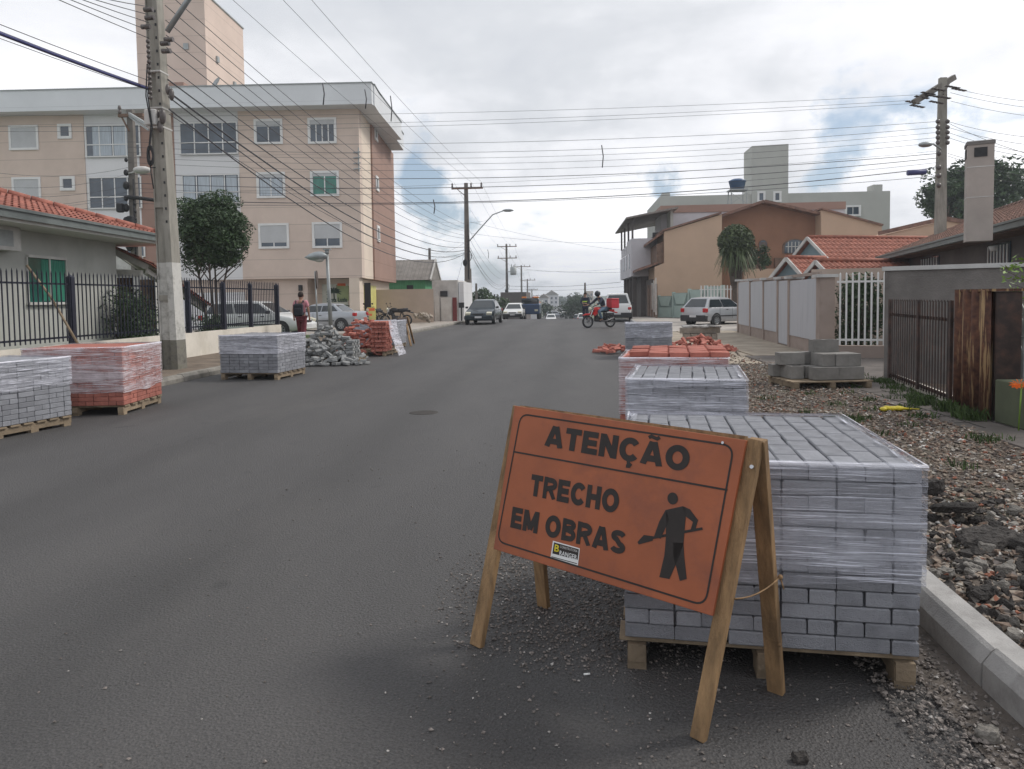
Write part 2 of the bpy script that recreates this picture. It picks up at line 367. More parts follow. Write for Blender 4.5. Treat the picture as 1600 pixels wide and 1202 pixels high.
mat('hair', (.025, .015, .012), .8, .1, 4)
mat('cloth_pink', (.55, .24, .28), .9, .1, 6)
mat('cloth_maroon', (.13, .022, .032), .9, .12, 6)
mat('cloth_black', (.02, .022, .03), .9, .15, 6)
mat('cloth_navy', (.025, .032, .055), .9, .15, 6)
mat('denim', (.09, .14, .20), .9, .2, 8)
mat('hivis', (.45, .65, .08), .7, .05, 4)
mat('orange_vest', (.5, .2, .06), .7, .05, 4)
mat('helmet', (.03, .035, .045), .2, .05, 4)
mat('bike_red', (.55, .02, .02), .25, .05, 4)
mat('box_red', (.52, .035, .05), .5, .08, 4)
mat('chrome', (.55, .55, .57), .25, .05, 4, metal=.9)
mat('engine', (.08, .08, .085), .4, .2, 9, metal=.6)
mat('car_silver', (.42, .44, .47), .28, .03, 1, metal=.45, spec=.6)
mat('car_silver_light', (.47, .48, .50), .28, .03, 1, metal=.35, spec=.6)
mat('car_white', (.70, .71, .71), .25, .02, 1, spec=.6)
mat('car_dark', (.022, .034, .045), .16, .03, 1, metal=.3, spec=.7)
mat('car_blue', (.02, .05, .12), .25, .03, 1, spec=.6)
mat('car_glass', (.018, .024, .028), .05, .1, 1, spec=.9)
mat('car_black', (.022, .022, .024), .5, .05, 1)
mat('rim', (.33, .34, .35), .35, .05, 4, metal=.7)
mat('taillight', (.42, .02, .02), .2, .05, 4)
mat('headlight', (.60, .58, .46), .12, .05, 4)
mat('plate', (.55, .55, .56), .5, .05, 4)
mat('tank_blue', (.035, .09, .19), .4, .1, 2)
mat('poster_green', (.34, .42, .20), .5, .2, 1.2)
mat('poster_pale', (.62, .64, .56), .4, .15, 1.5)
mat('poster_yellow', (.62, .58, .20), .5, .15, 1)
mat('poster_orange', (.72, .16, .05), .6, .1, 1)
mat('poster_dark', (.06, .10, .07), .6, .1, 1)
mat('yellow_bag', (.62, .50, .02), .5, .15, 20, .5, 60)
mat('stone_mix', (.24, .19, .155), .9, .5, 22, rand=0)
mat('gravel_grey', (.16, .14, .13), .9, .4, 22)
mat('chunk', (.042, .037, .034), .95, .3, 8, .8, 70, rand=.3)
mat('chunk_pale', (.21, .195, .175), .95, .25, 8, .7, 70, rand=.3)
mat('shop_glass', (.16, .17, .17), .12, .3, 1, spec=.7)
mat('beacon', (.8, .25, .03), .4, .05, 3)
mat('cigar', (.8, .8, .78), .6)
def film(name, dens, tint=(.74, .76, .86)):
    m = bpy.data.materials.new(name); m.use_nodes = True; t = m.node_tree; b = t.nodes['Principled BSDF']
    b.inputs['Base Color'].default_value = (*tint, 1); b.inputs['Roughness'].default_value = .22; b.inputs['Specular IOR Level'].default_value = .7
    co = N(t, 'ShaderNodeTexCoord').outputs['Object']
    def st(sc, scale, rot=0, det=6.0):
        mp = N(t, 'ShaderNodeMapping'); mp.inputs['Scale'].default_value = sc; mp.inputs['Rotation'].default_value = (0, rot, 0); L(t, co, mp.inputs[0])
        n = N(t, 'ShaderNodeTexNoise', Scale=scale, Detail=det, Roughness=.65, Distortion=.5); L(t, mp.outputs[0], n.inputs['Vector']); return n.outputs[0]
    fine = st((.035, .035, 1.6), 85, R(1.2)); band = st((.15, .15, 1.6), 6, -R(2)); blot = st((1, 1, 1), 7)
    f = mth(t, 'ADD', ramp(t, fine, [(0.45, 0.0), (0.58, .25), (0.66, 1.0)]), mth(t, 'MULTIPLY', ramp(t, band, [(0.42, 0), (0.60, 1)]), .42))
    line = st((.03, .03, 1.2), 95, R(2.2), 2.0)
    f = mth(t, 'ADD', f, ramp(t, line, [(0.60, 0), (0.66, .9)]))
    f = mth(t, 'MULTIPLY', f, ramp(t, blot, [(0.3, .55), (0.7, 1.2)]))
    f = mth(t, 'ADD', mth(t, 'MULTIPLY', f, dens), .06*dens, clamp=True)
    tr = N(t, 'ShaderNodeBsdfTransparent'); mx = N(t, 'ShaderNodeMixShader'); L(t, f, mx.inputs[0]); L(t, tr.outputs[0], mx.inputs[1]); L(t, b.outputs[0], mx.inputs[2])
    bp = N(t, 'ShaderNodeBump', Strength=.8, Distance=.008); L(t, fine, bp.inputs['Height']); L(t, bp.outputs[0], b.inputs['Normal'])
    L(t, mx.outputs[0], t.nodes['Material Output'].inputs[0]); M[name] = m
film('film', .72); film('film_dense', 1.0, (.74, .75, .84)); film('film_pink', 1.25, (.74, .66, .70)); film('film_edge', 1.3, (.78, .78, .86))
def rust():
    m = bpy.data.materials.new('rust'); m.use_nodes = True; t = m.node_tree; b = t.nodes['Principled BSDF']; b.inputs['Roughness'].default_value = .85
    co = N(t, 'ShaderNodeTexCoord').outputs['Object']
    mp = N(t, 'ShaderNodeMapping'); mp.inputs['Scale'].default_value = (15, 15, .9); L(t, co, mp.inputs[0])
    a = N(t, 'ShaderNodeTexNoise', Scale=1.3, Detail=6.0, Roughness=.6); L(t, mp.outputs[0], a.inputs['Vector'])
    c = N(t, 'ShaderNodeTexNoise', Scale=14.0, Detail=5.0); L(t, co, c.inputs['Vector'])
    k = ramp(t, c.outputs[0], [(.3, (.045, .018, .012)), (.6, (.11, .045, .025)), (.8, (.17, .075, .035))])
    k = mixc(t, ramp(t, a.outputs[0], [(.53, 0), (.58, 1)]), k, (.30, .20, .10)); L(t, k, b.inputs['Base Color']); M['rust'] = m
rust()
# ================================================================ ground
def strip(name, xs, z0, y0, y1, m, kind='structure', step=2.0, label=None, skirt=0.0):
    """ground sheet between two edge functions xs=(fa(y), fb(y)) following the crest"""
    mb = MB(); n = max(1, int((y1-y0)/step)); ys = [y0+(y1-y0)*i/n for i in range(n+1)]
    fa, fb = [(f if callable(f) else (lambda y, f=f: f)) for f in xs]
    vs = []; fs = []
    for y in ys:
        z = zt(y)+z0; cols = [(fa(y), z), (fb(y), z)]
        if skirt: cols = [(fa(y), z-skirt)]+cols+[(fb(y), z-skirt)]
        vs += [(x, y, q) for x, q in cols]
    k = 4 if skirt else 2
    for i in range(n):
        for j in range(k-1): fs.append((i*k+j, i*k+j+1, (i+1)*k+j+1, (i+1)*k+j))
    mb.add(vs, fs)
    if skirt: mb.add([vs[j] for j in range(4)], [(0, 1, 2, 3)]); mb.add([vs[n*4+j] for j in range(4)], [(3, 2, 1, 0)])
    o = mb.build(name, m); o['kind'] = kind; return o
def rk(y): return 1.52+.05*max(0, y-3) if y < 48 else 3.77+.0*(y-48)
def lk(y): return -7.35 if y < 20 else -7.35+.03*(y-20) if y < 60 else -6.15
strip('ground', (-900, 900), -.02, -40, 1500, 'far_ground', step=8)
strip('road', (lambda y: lk(y)-.02, lambda y: rk(y)+.02), 0.0, -30, 1400, 'asphalt', step=3)
strip('sidewalk', (-10.0, lambda y: lk(y)-.15), .10, -20, 31, 'dirt', skirt=.14)
strip('sidewalk', (-40, lambda y: lk(y)-.15), .03, 31.0, 56, 'pale_walk', skirt=.14)
strip('lawn', (-40, -10.01), .06, -20, 31, 'grass', skirt=.1)
strip('verge', (lambda y: rk(y)+.15, 4.05), .085, -12, 15.5, 'verge', skirt=.12)
strip('sidewalk', (4.05, 5.4), .10, -12, 13.2, 'path', skirt=.14)
strip('driveway', (4.05, 9.0), .093, 13.2, 17.5, 'path', skirt=.12)
strip('sidewalk', (4.25, 6.4), .10, 17.5, 30, 'tan_walk', skirt=.12)
strip('verge', (lambda y: rk(y)+.15, 4.25), .075, 15.5, 30, 'tan_walk', skirt=.12)
strip('sidewalk', (lambda y: rk(y)+.15, 30), .085, 30, 56, 'pale_walk', skirt=.12)
strip('yard', (5.4, 40), .05, -12, 30, 'dirt', skirt=.12)
# kerbs: individual stones on the near right, lengths along the street elsewhere
def kerb_run(f, side, y0, y1, ln, m, h, wd=.15):
    mb = MB(); y = y0
    while y < y1:
        a, b = y+.006, min(y+ln, y1)-.006; xa, xb = f(a), f(b); za, zb = zt(a), zt(b)
        j = rnd.uniform(-.006, .006); hh = h+rnd.uniform(-.006, .006)
        prof = [(0, -.05), (0, hh-.06), (.035*side, hh-.012), (.05*side, hh), (wd*side, hh), (wd*side, -.05)]
        va = [(xa+j+p[0], a, za+p[1]) for p in prof]; vb = [(xb+j+p[0], b, zb+p[1]) for p in prof]; n = len(prof)
        fs = [(i, (i+1) % n, n+(i+1) % n, n+i) for i in range(n)]+[tuple(range(n))[::-1], tuple(range(n, 2*n))]
        mb.add(va+vb, fs); y += ln
    o = mb.build('kerb', m); o['kind'] = 'structure'; return o
kerb_run(rk, 1, -6, 47, .98, 'kerb', .17)
kerb_run(lk, -1, -10, 110, .98, 'kerb_old', .14)
# sand and gravel washed against the near kerb: a thin wedge sheet
# ================================================================ builders
class Face:
    "vertical wall plane: origin o (xy at u=0), unit direction u, outward normal n"
    def __init__(s, x, y, az_u, flip=False):
        s.o = V((x, y, 0)); s.u = V((cos(az_u), sin(az_u), 0)); s.n = V((sin(az_u), -cos(az_u), 0))*(-1 if flip else 1)
    def pt(s, u, z, d=0.0): return s.o+s.u*u+s.n*d+V((0, 0, z))
    def hit(s, px, py, d=0.0):
        r = ray(px, py); o = s.o+s.n*d-V((0, 0, EYE)); t = o.dot(s.n)/r.dot(s.n); p = V((0, 0, EYE))+r*t
        return (p-s.o).dot(s.u), p.z
    def slab(s, mb, u0, u1, z0, z1, d0, d1):
        a = [s.pt(u, z, d) for d in (d0, d1) for (u, z) in ((u0, z0), (u1, z0), (u1, z1), (u0, z1))]
        return mb.add(a, [(0, 1, 2, 3), (7, 6, 5, 4), (0, 4, 5, 1), (1, 5, 6, 2), (2, 6, 7, 3), (3, 7, 4, 0)])
def window(F, par, u0, u1, z0, z1, fm='white_paint', fw=.12, proud=.06, panes=2, split=None, shutter=0.0, glass='window_glass', curtain=None, name='window', sash='white_paint'):
    f = MB(); fr = F.slab
    fr(f, u0-fw, u1+fw, z1, z1+fw, 0.002, proud); fr(f, u0-fw, u1+fw, z0-fw, z0, .002, proud+.02)
    fr(f, u0-fw, u0, z0, z1, .002, proud); fr(f, u1, u1+fw, z0, z1, .002, proud)
    w_ = f.build(name, fm, par)
    zs = z1-(z1-z0)*shutter
    if shutter:
        s_ = MB(); fr(s_, u0, u1, zs, z1, .004, .03); s_.build('shutter', 'shutter', w_)
    if zs > z0+.02:
        g = MB(); fr(g, u0, u1, z0, zs, .004, .012); g.build('pane', glass, w_)
        if curtain:
            c = MB(); du = (u1-u0)
            for (a, b) in curtain: fr(c, u0+du*a, u0+du*b, z0+.03, zs-.03, .0125, .016)
            c.build('curtain', 'curtain', w_)
        b = MB(); t = .028
        for i in range(panes+1):
            u = u0+(u1-u0)*i/panes; fr(b, u-t, u+t, z0, zs, .013, .036)
        if split: fr(b, u0, u1, z0+(zs-z0)*split-t, z0+(zs-z0)*split+t, .0365, .044)
        b.build('sash', sash, w_)
    return w_
def tiles(mb, o, u, v, per=.22, row=.38, amp=.025, th=.05):
    o, u, v = V(o), V(u), V(v); lu, lv = u.length, v.length; uu, vv = u.normalized(), v.normalized(); n = uu.cross(vv).normalized()
    if n.z < 0: n = -n
    nu = max(2, int(lu/per*6)); rows = max(1, int(round(lv/row))); vs = []; fs = []
    for r in range(rows):
        for (fv, lift) in ((r/rows, .028), ((r+1)/rows+.002, 0.0)):
            for i in range(nu+1):
                a = lu*i/nu; vs.append(o+uu*a+vv*(lv*fv)+n*(th+lift+amp*sin(2*pi*a/per)))
    k = nu+1
    for r in range(rows):
        for i in range(nu): b = r*2*k+i; fs.append((b, b+1, b+k+1, b+k))
        if r:
            for i in range(nu): b = (2*r-1)*k+i; fs.append((b, b+1, b+k+1, b+k))
    mb.add(vs, fs, False)
    q = [o, o+u, o+u+v, o+v]; e = n*(th-.01)
    mb.add(q+[p+e for p in q], [(3, 2, 1, 0), (0, 1, 5, 4), (1, 2, 6, 5), (2, 3, 7, 6), (3, 0, 4, 7)])
def wallbox(par, name, m, F, u0, u1, z0, z1, d0, d1, **k):
    mb = MB(); F.slab(mb, u0, u1, z0, z1, d0, d1); return mb.build(name, m, par, **k)
# ================================================================ apartment building
A = Face(-11.35, 40.0, R(2.8))     # u grows to the right; front runs to negative u
ab = thing('apartment_building', 'beige four storey apartment block with white cornice and stair tower on the left', 'building', A.pt(-13, 0), R(2.8))
SA = R(5.2)
B = Face(-11.35, 40.0, R(2.8)+pi/2+R(2.6))   # side face, u grows away from camera
B.n = V((cos(R(5.4)), sin(R(5.4)), 0))
ztop = 11.9; zb = 2.75
uL = -30.0; sideL = 12.6
def uz(px, py): return A.hit(px, py)
u135 = uz(133, 260)[0]; u218 = uz(218, 260)[0]; u245 = uz(245, 260)[0]+.0; u273 = uz(273, 260)[0]; u375 = uz(374, 260)[0]
def bodybox(name, m, u0, u1, z0, z1, d0, d1): return wallbox(ab, name, m, A, u0, u1, z0, z1, d0, d1)
bodybox('wall', 'apt_beige', uL, u135, zb, ztop, -9, 0)
bodybox('wall', 'apt_white', u135, u218, zb, ztop, -9, -.05)
bodybox('wall', 'apt_brown', u218, u273, zb, ztop, -9, -.02)
bodybox('wall', 'apt_white', u273, u375, zb, ztop, -9, -.05)
bodybox('wall', 'apt_beige', u375, -.004, zb, ztop, -.6, 0)
# side: light strip then brown block standing slightly proud
du1 = 3.6
mb = MB(); B.slab(mb, 0.02, du1, zb, ztop, -.30, 0.0); mb.build('wall', 'apt_light', ab)
mb = MB(); B.slab(mb, du1+.002, sideL, zb-.02, ztop, -8, .10); mb.build('wall', 'apt_brown', ab)
# ground floor, set back
uS = uz(478, 470)[0]; uS2 = uz(500, 470)[0]
bodybox('wall', 'apt_beige', uL, uS, 0, zb, -9, -.35)
bodybox('wall', 'apt_white', uz(385, 470)[0]-14, uz(380, 470)[0], 0.02, zb-.7, -.34, -.28)
gf = Face(*(A.pt(0, 0, -1.7).xy), R(2.8))
wallbox(ab, 'wall', 'apt_light', gf, uS, -.8, 0, zb, -6, 0)
mb = MB(); B.slab(mb, 1.3, sideL-.4, 0, zb-.03, -.8, -.35); mb.build('wall', 'apt_light', ab)
for (u0, u1) in ((uz(546, 470)[0], uz(562, 470)[0]),):
    mb = MB(); A.slab(mb, u0, u1, 0, zb, -.75, -.02); mb.build('pillar', 'apt_beige' if u0 < -.95 else 'apt_light', ab)
# shop window films
def on(Fc, px, py, d=0.0): return Fc.hit(px, py, d)
s0 = on(gf, 503, 436); s1 = on(gf, 545, 500)
w1 = wallbox(ab, 'shop_window', 'poster_pale', gf, s0[0], s1[0], .12, 2.45, .003, .03)
def decal(Fc, par, m, pts, d0, d1, name):
    mb = MB(); uv = [Fc.hit(*p, d0) for p in pts]
    mb.prism(uv, Fc.o+Fc.n*d0, Fc.u, V((0, 0, 1)), Fc.n*(d1-d0)); return mb.build(name, m, par)
decal(gf, ab, 'poster_green', [(525, 445), (545, 447), (545, 470), (527, 471)], .031, .034, 'poster')
decal(gf, ab, 'poster_orange', [(527, 443), (540, 443), (540, 447), (527, 447)], .035, .038, 'poster')
cx, cy = on(gf, 522, 458)
mb = MB()
for k in range(9):
    a = pi*(-.1+1.2*k/8); q = gf.pt(cx, cy, .04); t_ = q+gf.u*(.45*cos(a))+V((0, 0, .32*sin(a)))
    mb.tube([q, q+(t_-q)*.6+V((0, 0, .08)), t_], [.02, .05, .008], 4)
mb.tube([gf.pt(cx, cy, .04), gf.pt(cx+.03, cy-.42, .04)], [.03, .04], 4)
mb.build('palm_emblem', 'poster_dark', ab)
mb = MB(); cx, cy = on(gf, 540, 494)
arc = [gf.pt(cx+.62*cos(a), cy+.62*sin(a), .045) for a in [pi*(.1+.85*i/12) for i in range(13)]]
mb.tube(arc, .03, 5); arc = [gf.pt(cx-.1+.28*cos(a), cy-.05+.28*sin(a), .045) for a in [2*pi*i/12 for i in range(13)]]
mb.tube(arc, .02, 5); mb.build('emblem_arc', 'poster_dark', ab)
def text(name, body, par, m, pos, ux, uy, height, width=None, bold=0.0, depth=.002, align='LEFT'):
    cu = bpy.data.curves.new(name, 'FONT'); cu.body = body; cu.size = 1.0; cu.extrude = 0.01; cu.offset = bold; cu.align_x = 'LEFT'; cu.resolution_u = 3; cu.space_character = 1.05
    to = bpy.data.objects.new('tmp_text', cu); C.objects.link(to)
    dg = bpy.context.evaluated_depsgraph_get(); me = to.evaluated_get(dg).to_mesh()
    vs = [v.co.copy() for v in me.vertices]; fs = [list(p.vertices) for p in me.polygons]
    to.to_mesh_clear() if False else None
    bpy.data.objects.remove(to)
    x0 = min(v.x for v in vs); x1 = max(v.x for v in vs); caps = max(v.y for v in vs if True)
    ux, uy = V(ux).normalized(), V(uy).normalized(); n = ux.cross(uy)
    base = 0.0; cap = 0.729
    sy = height/cap; sx = (width/(x1-x0)) if width else sy
    mb = MB(); mb.add([V(pos)+ux*((v.x-x0)*sx)+uy*(v.y*sy)+n*((v.z+.01)/.02*depth) for v in vs], fs)
    return mb.build(name, m, par)
tx = on(gf, 511, 472)
text('lettering', 'Santa Luzia', ab, 'poster_dark', gf.pt(tx[0], tx[1], .046), gf.u, (0, 0, 1), .25, on(gf, 543, 472)[0]-tx[0], .045, .004)
mb = MB(); B.slab(mb, 2.2, 6.4, .3, 2.4, -.349, -.32); mb.build('shop_window', 'poster_yellow', ab)
mb = MB(); A.slab(mb, uz(562.5, 470)[0]-.1, uz(567, 470)[0]+.1, 0, 2.5, -1.6, -1.5); mb.build('door', 'dark', ab)
for px in (428, 467):
    u_, z_ = uz(px, 450); mb = MB(); A.slab(mb, u_-.1, u_+.1, z_-.16, z_+.16, -.349, -.22); mb.build('wall_lamp', 'dark', ab)
# cornice
cz0, cz1, ov = 11.9, 13.0, .95
mb = MB(); A.slab(mb, uL-1, .95, cz0, cz1, -8, ov); mb.build('cornice', 'apt_fascia', ab)
mb = MB(); B.slab(mb, -.6, sideL-1.2, cz0+.003, cz1-.003, -7.9, .99); mb.build('cornice', 'apt_fascia', ab)
mb = MB(); A.slab(mb, uL-1.05, 1.0, cz1, cz1+.05, -8.03, ov+.05); B.slab(mb, -.65, sideL-1.15, cz1-.0, cz1+.047, -7.93, 1.04); mb.build('cornice_cap', 'metal_grey', ab)
# windows, read off the facade (pixel corners of the glazed opening)
def wpx(x0, y0, x1, y1, **k):
    a = uz(x0, y0); b = uz(x1, y1); return window(A, ab, a[0], b[0], b[1], a[1], **k)
wpx(17, 200, 58, 231, shutter=1.0); wpx(22, 281, 62, 313, shutter=1.0)
wpx(94, 198, 109, 213, panes=1, fw=.14); wpx(98, 280, 114, 294, panes=1, fw=.14)
wpx(134, 198, 219, 243, panes=4, split=.38, fw=.06, curtain=[(.12, .47), (.52, .82)])
wpx(139, 279, 221, 324, panes=4, split=.36, fw=.06, glass='window_glass')
wpx(197, 358, 226, 400, panes=3, split=.4, fw=.06)
wpx(281, 194, 371, 239, panes=4, split=.36, fw=.06)
wpx(285, 275, 374, 316, panes=4, split=.38, fw=.06, curtain=[(.02, .22), (.28, .48), (.52, .73), (.78, .97)])
wpx(289, 370, 376, 405, panes=4, split=.4, fw=.06)
wpx(400, 190, 439, 222, shutter=.25, panes=2); wpx(484, 188, 523, 221, shutter=.22, panes=4)
wpx(404, 273, 443, 306, shutter=.18, panes=2, curtain=[(.05, .48), (.52, .95)]); wpx(488, 271, 527, 303, shutter=.15, panes=2, glass='window_teal')
wpx(407, 353, 449, 385, shutter=.82, panes=2); wpx(491, 351, 532, 384, shutter=.66, panes=2)
for (y0, y1) in ((210, 229), (285, 302), (359, 377)):
    a = B.hit(594.5+(y0-210)*.022, y0, .1); 
    u0 = 4.6; z0 = B.hit(597, y1, .1)[1]; z1 = B.hit(594, y0, .1)[1]
    Bb = Face(B.o.x+B.n.x*.1, B.o.y+B.n.y*.1, 0); Bb.u = B.u; Bb.n = B.n
    window(Bb, ab, 4.7, 5.35, z0, z1, panes=1, fw=.16)
mb = MB()
u_, z_ = uz(561, 250); mb.beam(A.pt(u_, z_-.65, .06), A.pt(u_, z_+.65, .06), .05, .05)
for k in (-.5, -.2, .1, .4): mb.beam(A.pt(u_-.3, z_+k, .05), A.pt(u_+.1, z_+k+.03, .05), .05, .05)
mb.build('rooftop_conduit', 'metal_grey', ab)
# stair tower
T = Face(*A.pt(0, 0, -3.1).xy, R(2.8))
t0 = T.hit(213, 60)[0]; t1 = T.hit(321, 60)[0]
wallbox(ab, 'stair_tower', 'tower_beige', T, t0, t1, 12.5, 19.55, -5.8, 0)
wallbox(ab, 'tower_cap', 'metal_grey', T, t0-.06, t1+.06, 19.55, 19.63, -5.86, .06)
mb = MB(); q = T.pt(t1, 0, 0); tn = T.u
for (k, z) in ((1.5, 16.2), (4.0, 15.4)): mb = MB(); mb.box(q+V((0, 0, z))+T.n*(-k)+tn*.05, (.12, .3, .35), R(2.8)); mb.build('vent', 'metal_grey', ab)
mb = MB()
u_, z_ = T.hit(291, 73); mb.box(T.pt(u_, z_, .03), (.3, .08, .35), R(2.8)); mb.build('vent', 'metal_grey', ab)
# chimney stub and satellite dish on the roof edge
u_, z_ = A.hit(272, 137, -1); mb = MB(); A.slab(mb, u_-.4, u_+.45, 12.9, z_+.35, -2, -1.2); mb.build('roof_box', 'apt_brown', ab)
dp = A.pt(*A.hit(339, 130, -.6), -.6)
dsh = thing('satellite_dish', 'grey round satellite dish on the roof edge of the beige apartment block', 'satellite dish', dp-V((0, 0, .4)))
mb = MB(); rt = Matrix.Rotation(R(62), 3, 'X') @ Matrix.Rotation(0, 3, 'Z'); rt = Matrix.Rotation(R(-35), 3, 'Z') @ rt
prof = [(i/8*.32, (i/8)**2*.08) for i in range(9)]; b2 = MB(); b2.lathe(prof, (0, 0, 0), 20); b2.lathe([(r, z-.01) for r, z in prof], (0, 0, 0), 20)
mb.add([rt @ p + dp for p in b2.v], b2.f, True); mb.build('dish', 'metal_grey', dsh)
mb = MB(); mb.tube([dp, dp-V((0, 0, .4)), dp+V((.4, 0, -.4))], .025, 6); mb.build('bracket', 'metal_grey', dsh)
# ================================================================ near left house
H = Face(-12.1, 19.0, pi/2+R(4.5)); H.n = V((cos(R(4.5)), sin(R(4.5)), 0))   # u away from camera, u=0 at far corner
hs = thing('house', 'grey rendered house with orange tile roof and green window behind the black picket fence', 'house', H.pt(-5, .06), 0)
zev = 3.12
mb = MB(); H.slab(mb, -11, 0, 0, zev+.1, -6, 0); mb.build('wall', 'house_grey', hs)
mb = MB(); H.slab(mb, -12, 1.3, zev-.0, zev+.08, -.0, .9); H.slab(mb, .002, 1.3, zev, zev+.08, -6, -.001); mb.build('soffit', 'soffit', hs)
mb = MB(); H.slab(mb, -12, 1.4, zev+.08, zev+.24, .80, .97); H.slab(mb, -12, 1.4, zev+.21, zev+.27, .97, 1.01); H.slab(mb, -12, 1.4, zev+.06, zev+.10, .97, 1.0); mb.build('gutter', 'gutter', hs)
mb = MB(); e0 = H.pt(1.35, zev+.2, .95); e1 = H.pt(-12, zev+.2, .95)
# hipped slope: triangle-ish; build as tiles clipped by hip line
vv = (-H.n*2.9+V((0, 0, .92)))
uu = (e1-e0)
def hip_tiles(mb, o, u, v, hip, per=.22, row=.36, amp=.028):
    "rows shorten from the o end by hip*fraction"
    lu, lv = u.length, v.length; uu_, vv_ = u.normalized(), v.normalized(); n = uu_.cross(vv_).normalized(); n = n if n.z > 0 else -n
    rows = int(lv/row)
    for r in range(rows):
        a0 = hip*r*row/lu*1.0; st = o+uu_*(hip*r*row)+vv_*(r*row); L_ = lu-hip*r*row
        if L_ < .3: break
        tiles(mb, st, uu_*L_, vv_*(row*1.02), per, row, amp, .03)
hip_tiles(mb, e0, uu, vv, 1.0); mb.build('roof', 'tile_red', hs)
mb = MB()   # ridge caps on hip
hv = (uu.normalized()*1.0+vv.normalized()).normalized()
for k in range(9): a = e0+hv*(.1+.5*k)+V((0, 0, .06)); mb.tube([a, a+hv*.46+V((0, 0, .02))], [.10, .085], 8)
mb.build('ridge_cap', 'tile_red', hs)
hw0 = H.hit(40, 402); hw1 = H.hit(103, 472)
wf = MB(); H.slab(wf, hw0[0], hw1[0], hw0[1], hw0[1]+.06, .002, .07); H.slab(wf, hw0[0]-.05, hw1[0]+.1, hw1[1]-.06, hw1[1], .002, .09)
H.slab(wf, hw0[0]-.03, hw0[0], hw1[1], hw0[1], .002, .05); H.slab(wf, hw1[0], hw1[0]+.03, hw1[1], hw0[1], .002, .05)
wf = wf.build('window', 'white_dirty', hs)
wallbox(wf, 'pane', 'teal_glass', H, hw0[0], hw1[0], hw1[1], hw0[1], .004, .012)
um = hw0[0]+(hw1[0]-hw0[0])*.36
cv = MB()
nn = 26
for i in range(nn):
    a = um+(hw1[0]-um)*i/nn; b = um+(hw1[0]-um)*(i+1)/nn; d = .016+.012*(i % 2); d2 = .016+.012*((i+1) % 2)
    cv.add([H.pt(a, hw1[1]+.03, d), H.pt(b, hw1[1]+.03, d2), H.pt(b, hw0[1]-.02, d2), H.pt(a, hw0[1]-.02, d)], [(0, 1, 2, 3)])
cv.build('curtain', 'curtain_green', wf)
wallbox(wf, 'mullion', 'white_dirty', H, um+.25, um+.29, hw1[1], hw0[1], .03, .05)
ac = thing('air_conditioner', 'white air conditioner box on the grey wall of the left house', 'air conditioner', H.pt(H.hit(5, 375)[0]-.3, H.hit(5, 392)[1], 0), 0)
au, az_ = H.hit(9.5, 357); au1, az1 = H.hit(9.5, 393)
wallbox(ac, 'casing', 'white_dirty', H, au-.8, au, az1, az_, .005, .3); wallbox(ac, 'grille', 'metal_grey', H, au-.7, au-.25, az1+.08, az_-.08, .3, .312)
# carport roof of timber beside the house
pg = thing('carport', 'timber rafter carport roof with tiles leaning against the grey house', 'carport', H.pt(2, .06, -2), 0)
q0 = P(152, 386, 19.4); q1 = P(238, 421, 22.5); 
a0 = P(155, 383, 19.6); a1 = P(232, 418, 19.6); b0 = P(155, 383, 19.6)+V((0, 0, 0)); 
Dn = V((-.2, 3.6, -1.15)); 
mb = MB(); mb.beam(a0, a1, .06, .16); mb.beam(a0+Dn, a1+Dn, .06, .16); mb.beam(a1+V((-.05, 0, -.1)), a1+Dn+V((-.05, 0, -.1)), .08, .14)
for k in range(7): p = a0+(a1-a0)*(k/6); mb.beam(p+V((0, 0, .07)), p+Dn+V((0, 0, .07)), .05, .08)
mb.beam(P(155, 426, 19.5), P(222, 428, 19.5), .12, .20); mb.build('rafter', 'rafter', pg)
mb = MB(); 
sl_ = (a1-a0); tiles(mb, a1+V((.2, -.2, .07)), Dn*1.05, (a0-a1)*1.05, .22, .36, .02, .03); mb.build('roof', 'tile_red', pg)
mb = MB(); cp = P(195, 440, 20.5); mb.box((cp.x, cp.y, 1.15), (.34, .3, 2.2)); mb.build('post', 'brown_wood', pg)
mb = MB(); cp = P(230, 440, 22.5); mb.box((cp.x, cp.y, 1.15), (.3, .3, 2.2)); mb.build('post', 'brown_wood', pg)
mb = MB(); mb.box(P(175, 470, 30)+V((-.5, 0, .2)), (3.6, .2, 3.6)); mb.box(P(215, 470, 24)+V((0, 0, -.1)), (1.4, .15, 2.2)); mb.build('garden_wall', 'white_dirty', tag(thing('wall', '', ''), 'white rendered garden wall behind the carport posts', 'wall'))
# leaning wooden pole inside the fence
mb = MB(); mb.tube([P(42, 415, 13.8), P(80, 465, 13.6), P(122, 538, 13.4)], [.024, .022, .024], 8)
tag(mb.build('wooden_pole', 'wood_pallet', None, P(122, 538, 13.4)), 'pale wooden pole leaning across the green curtained window', 'pole')
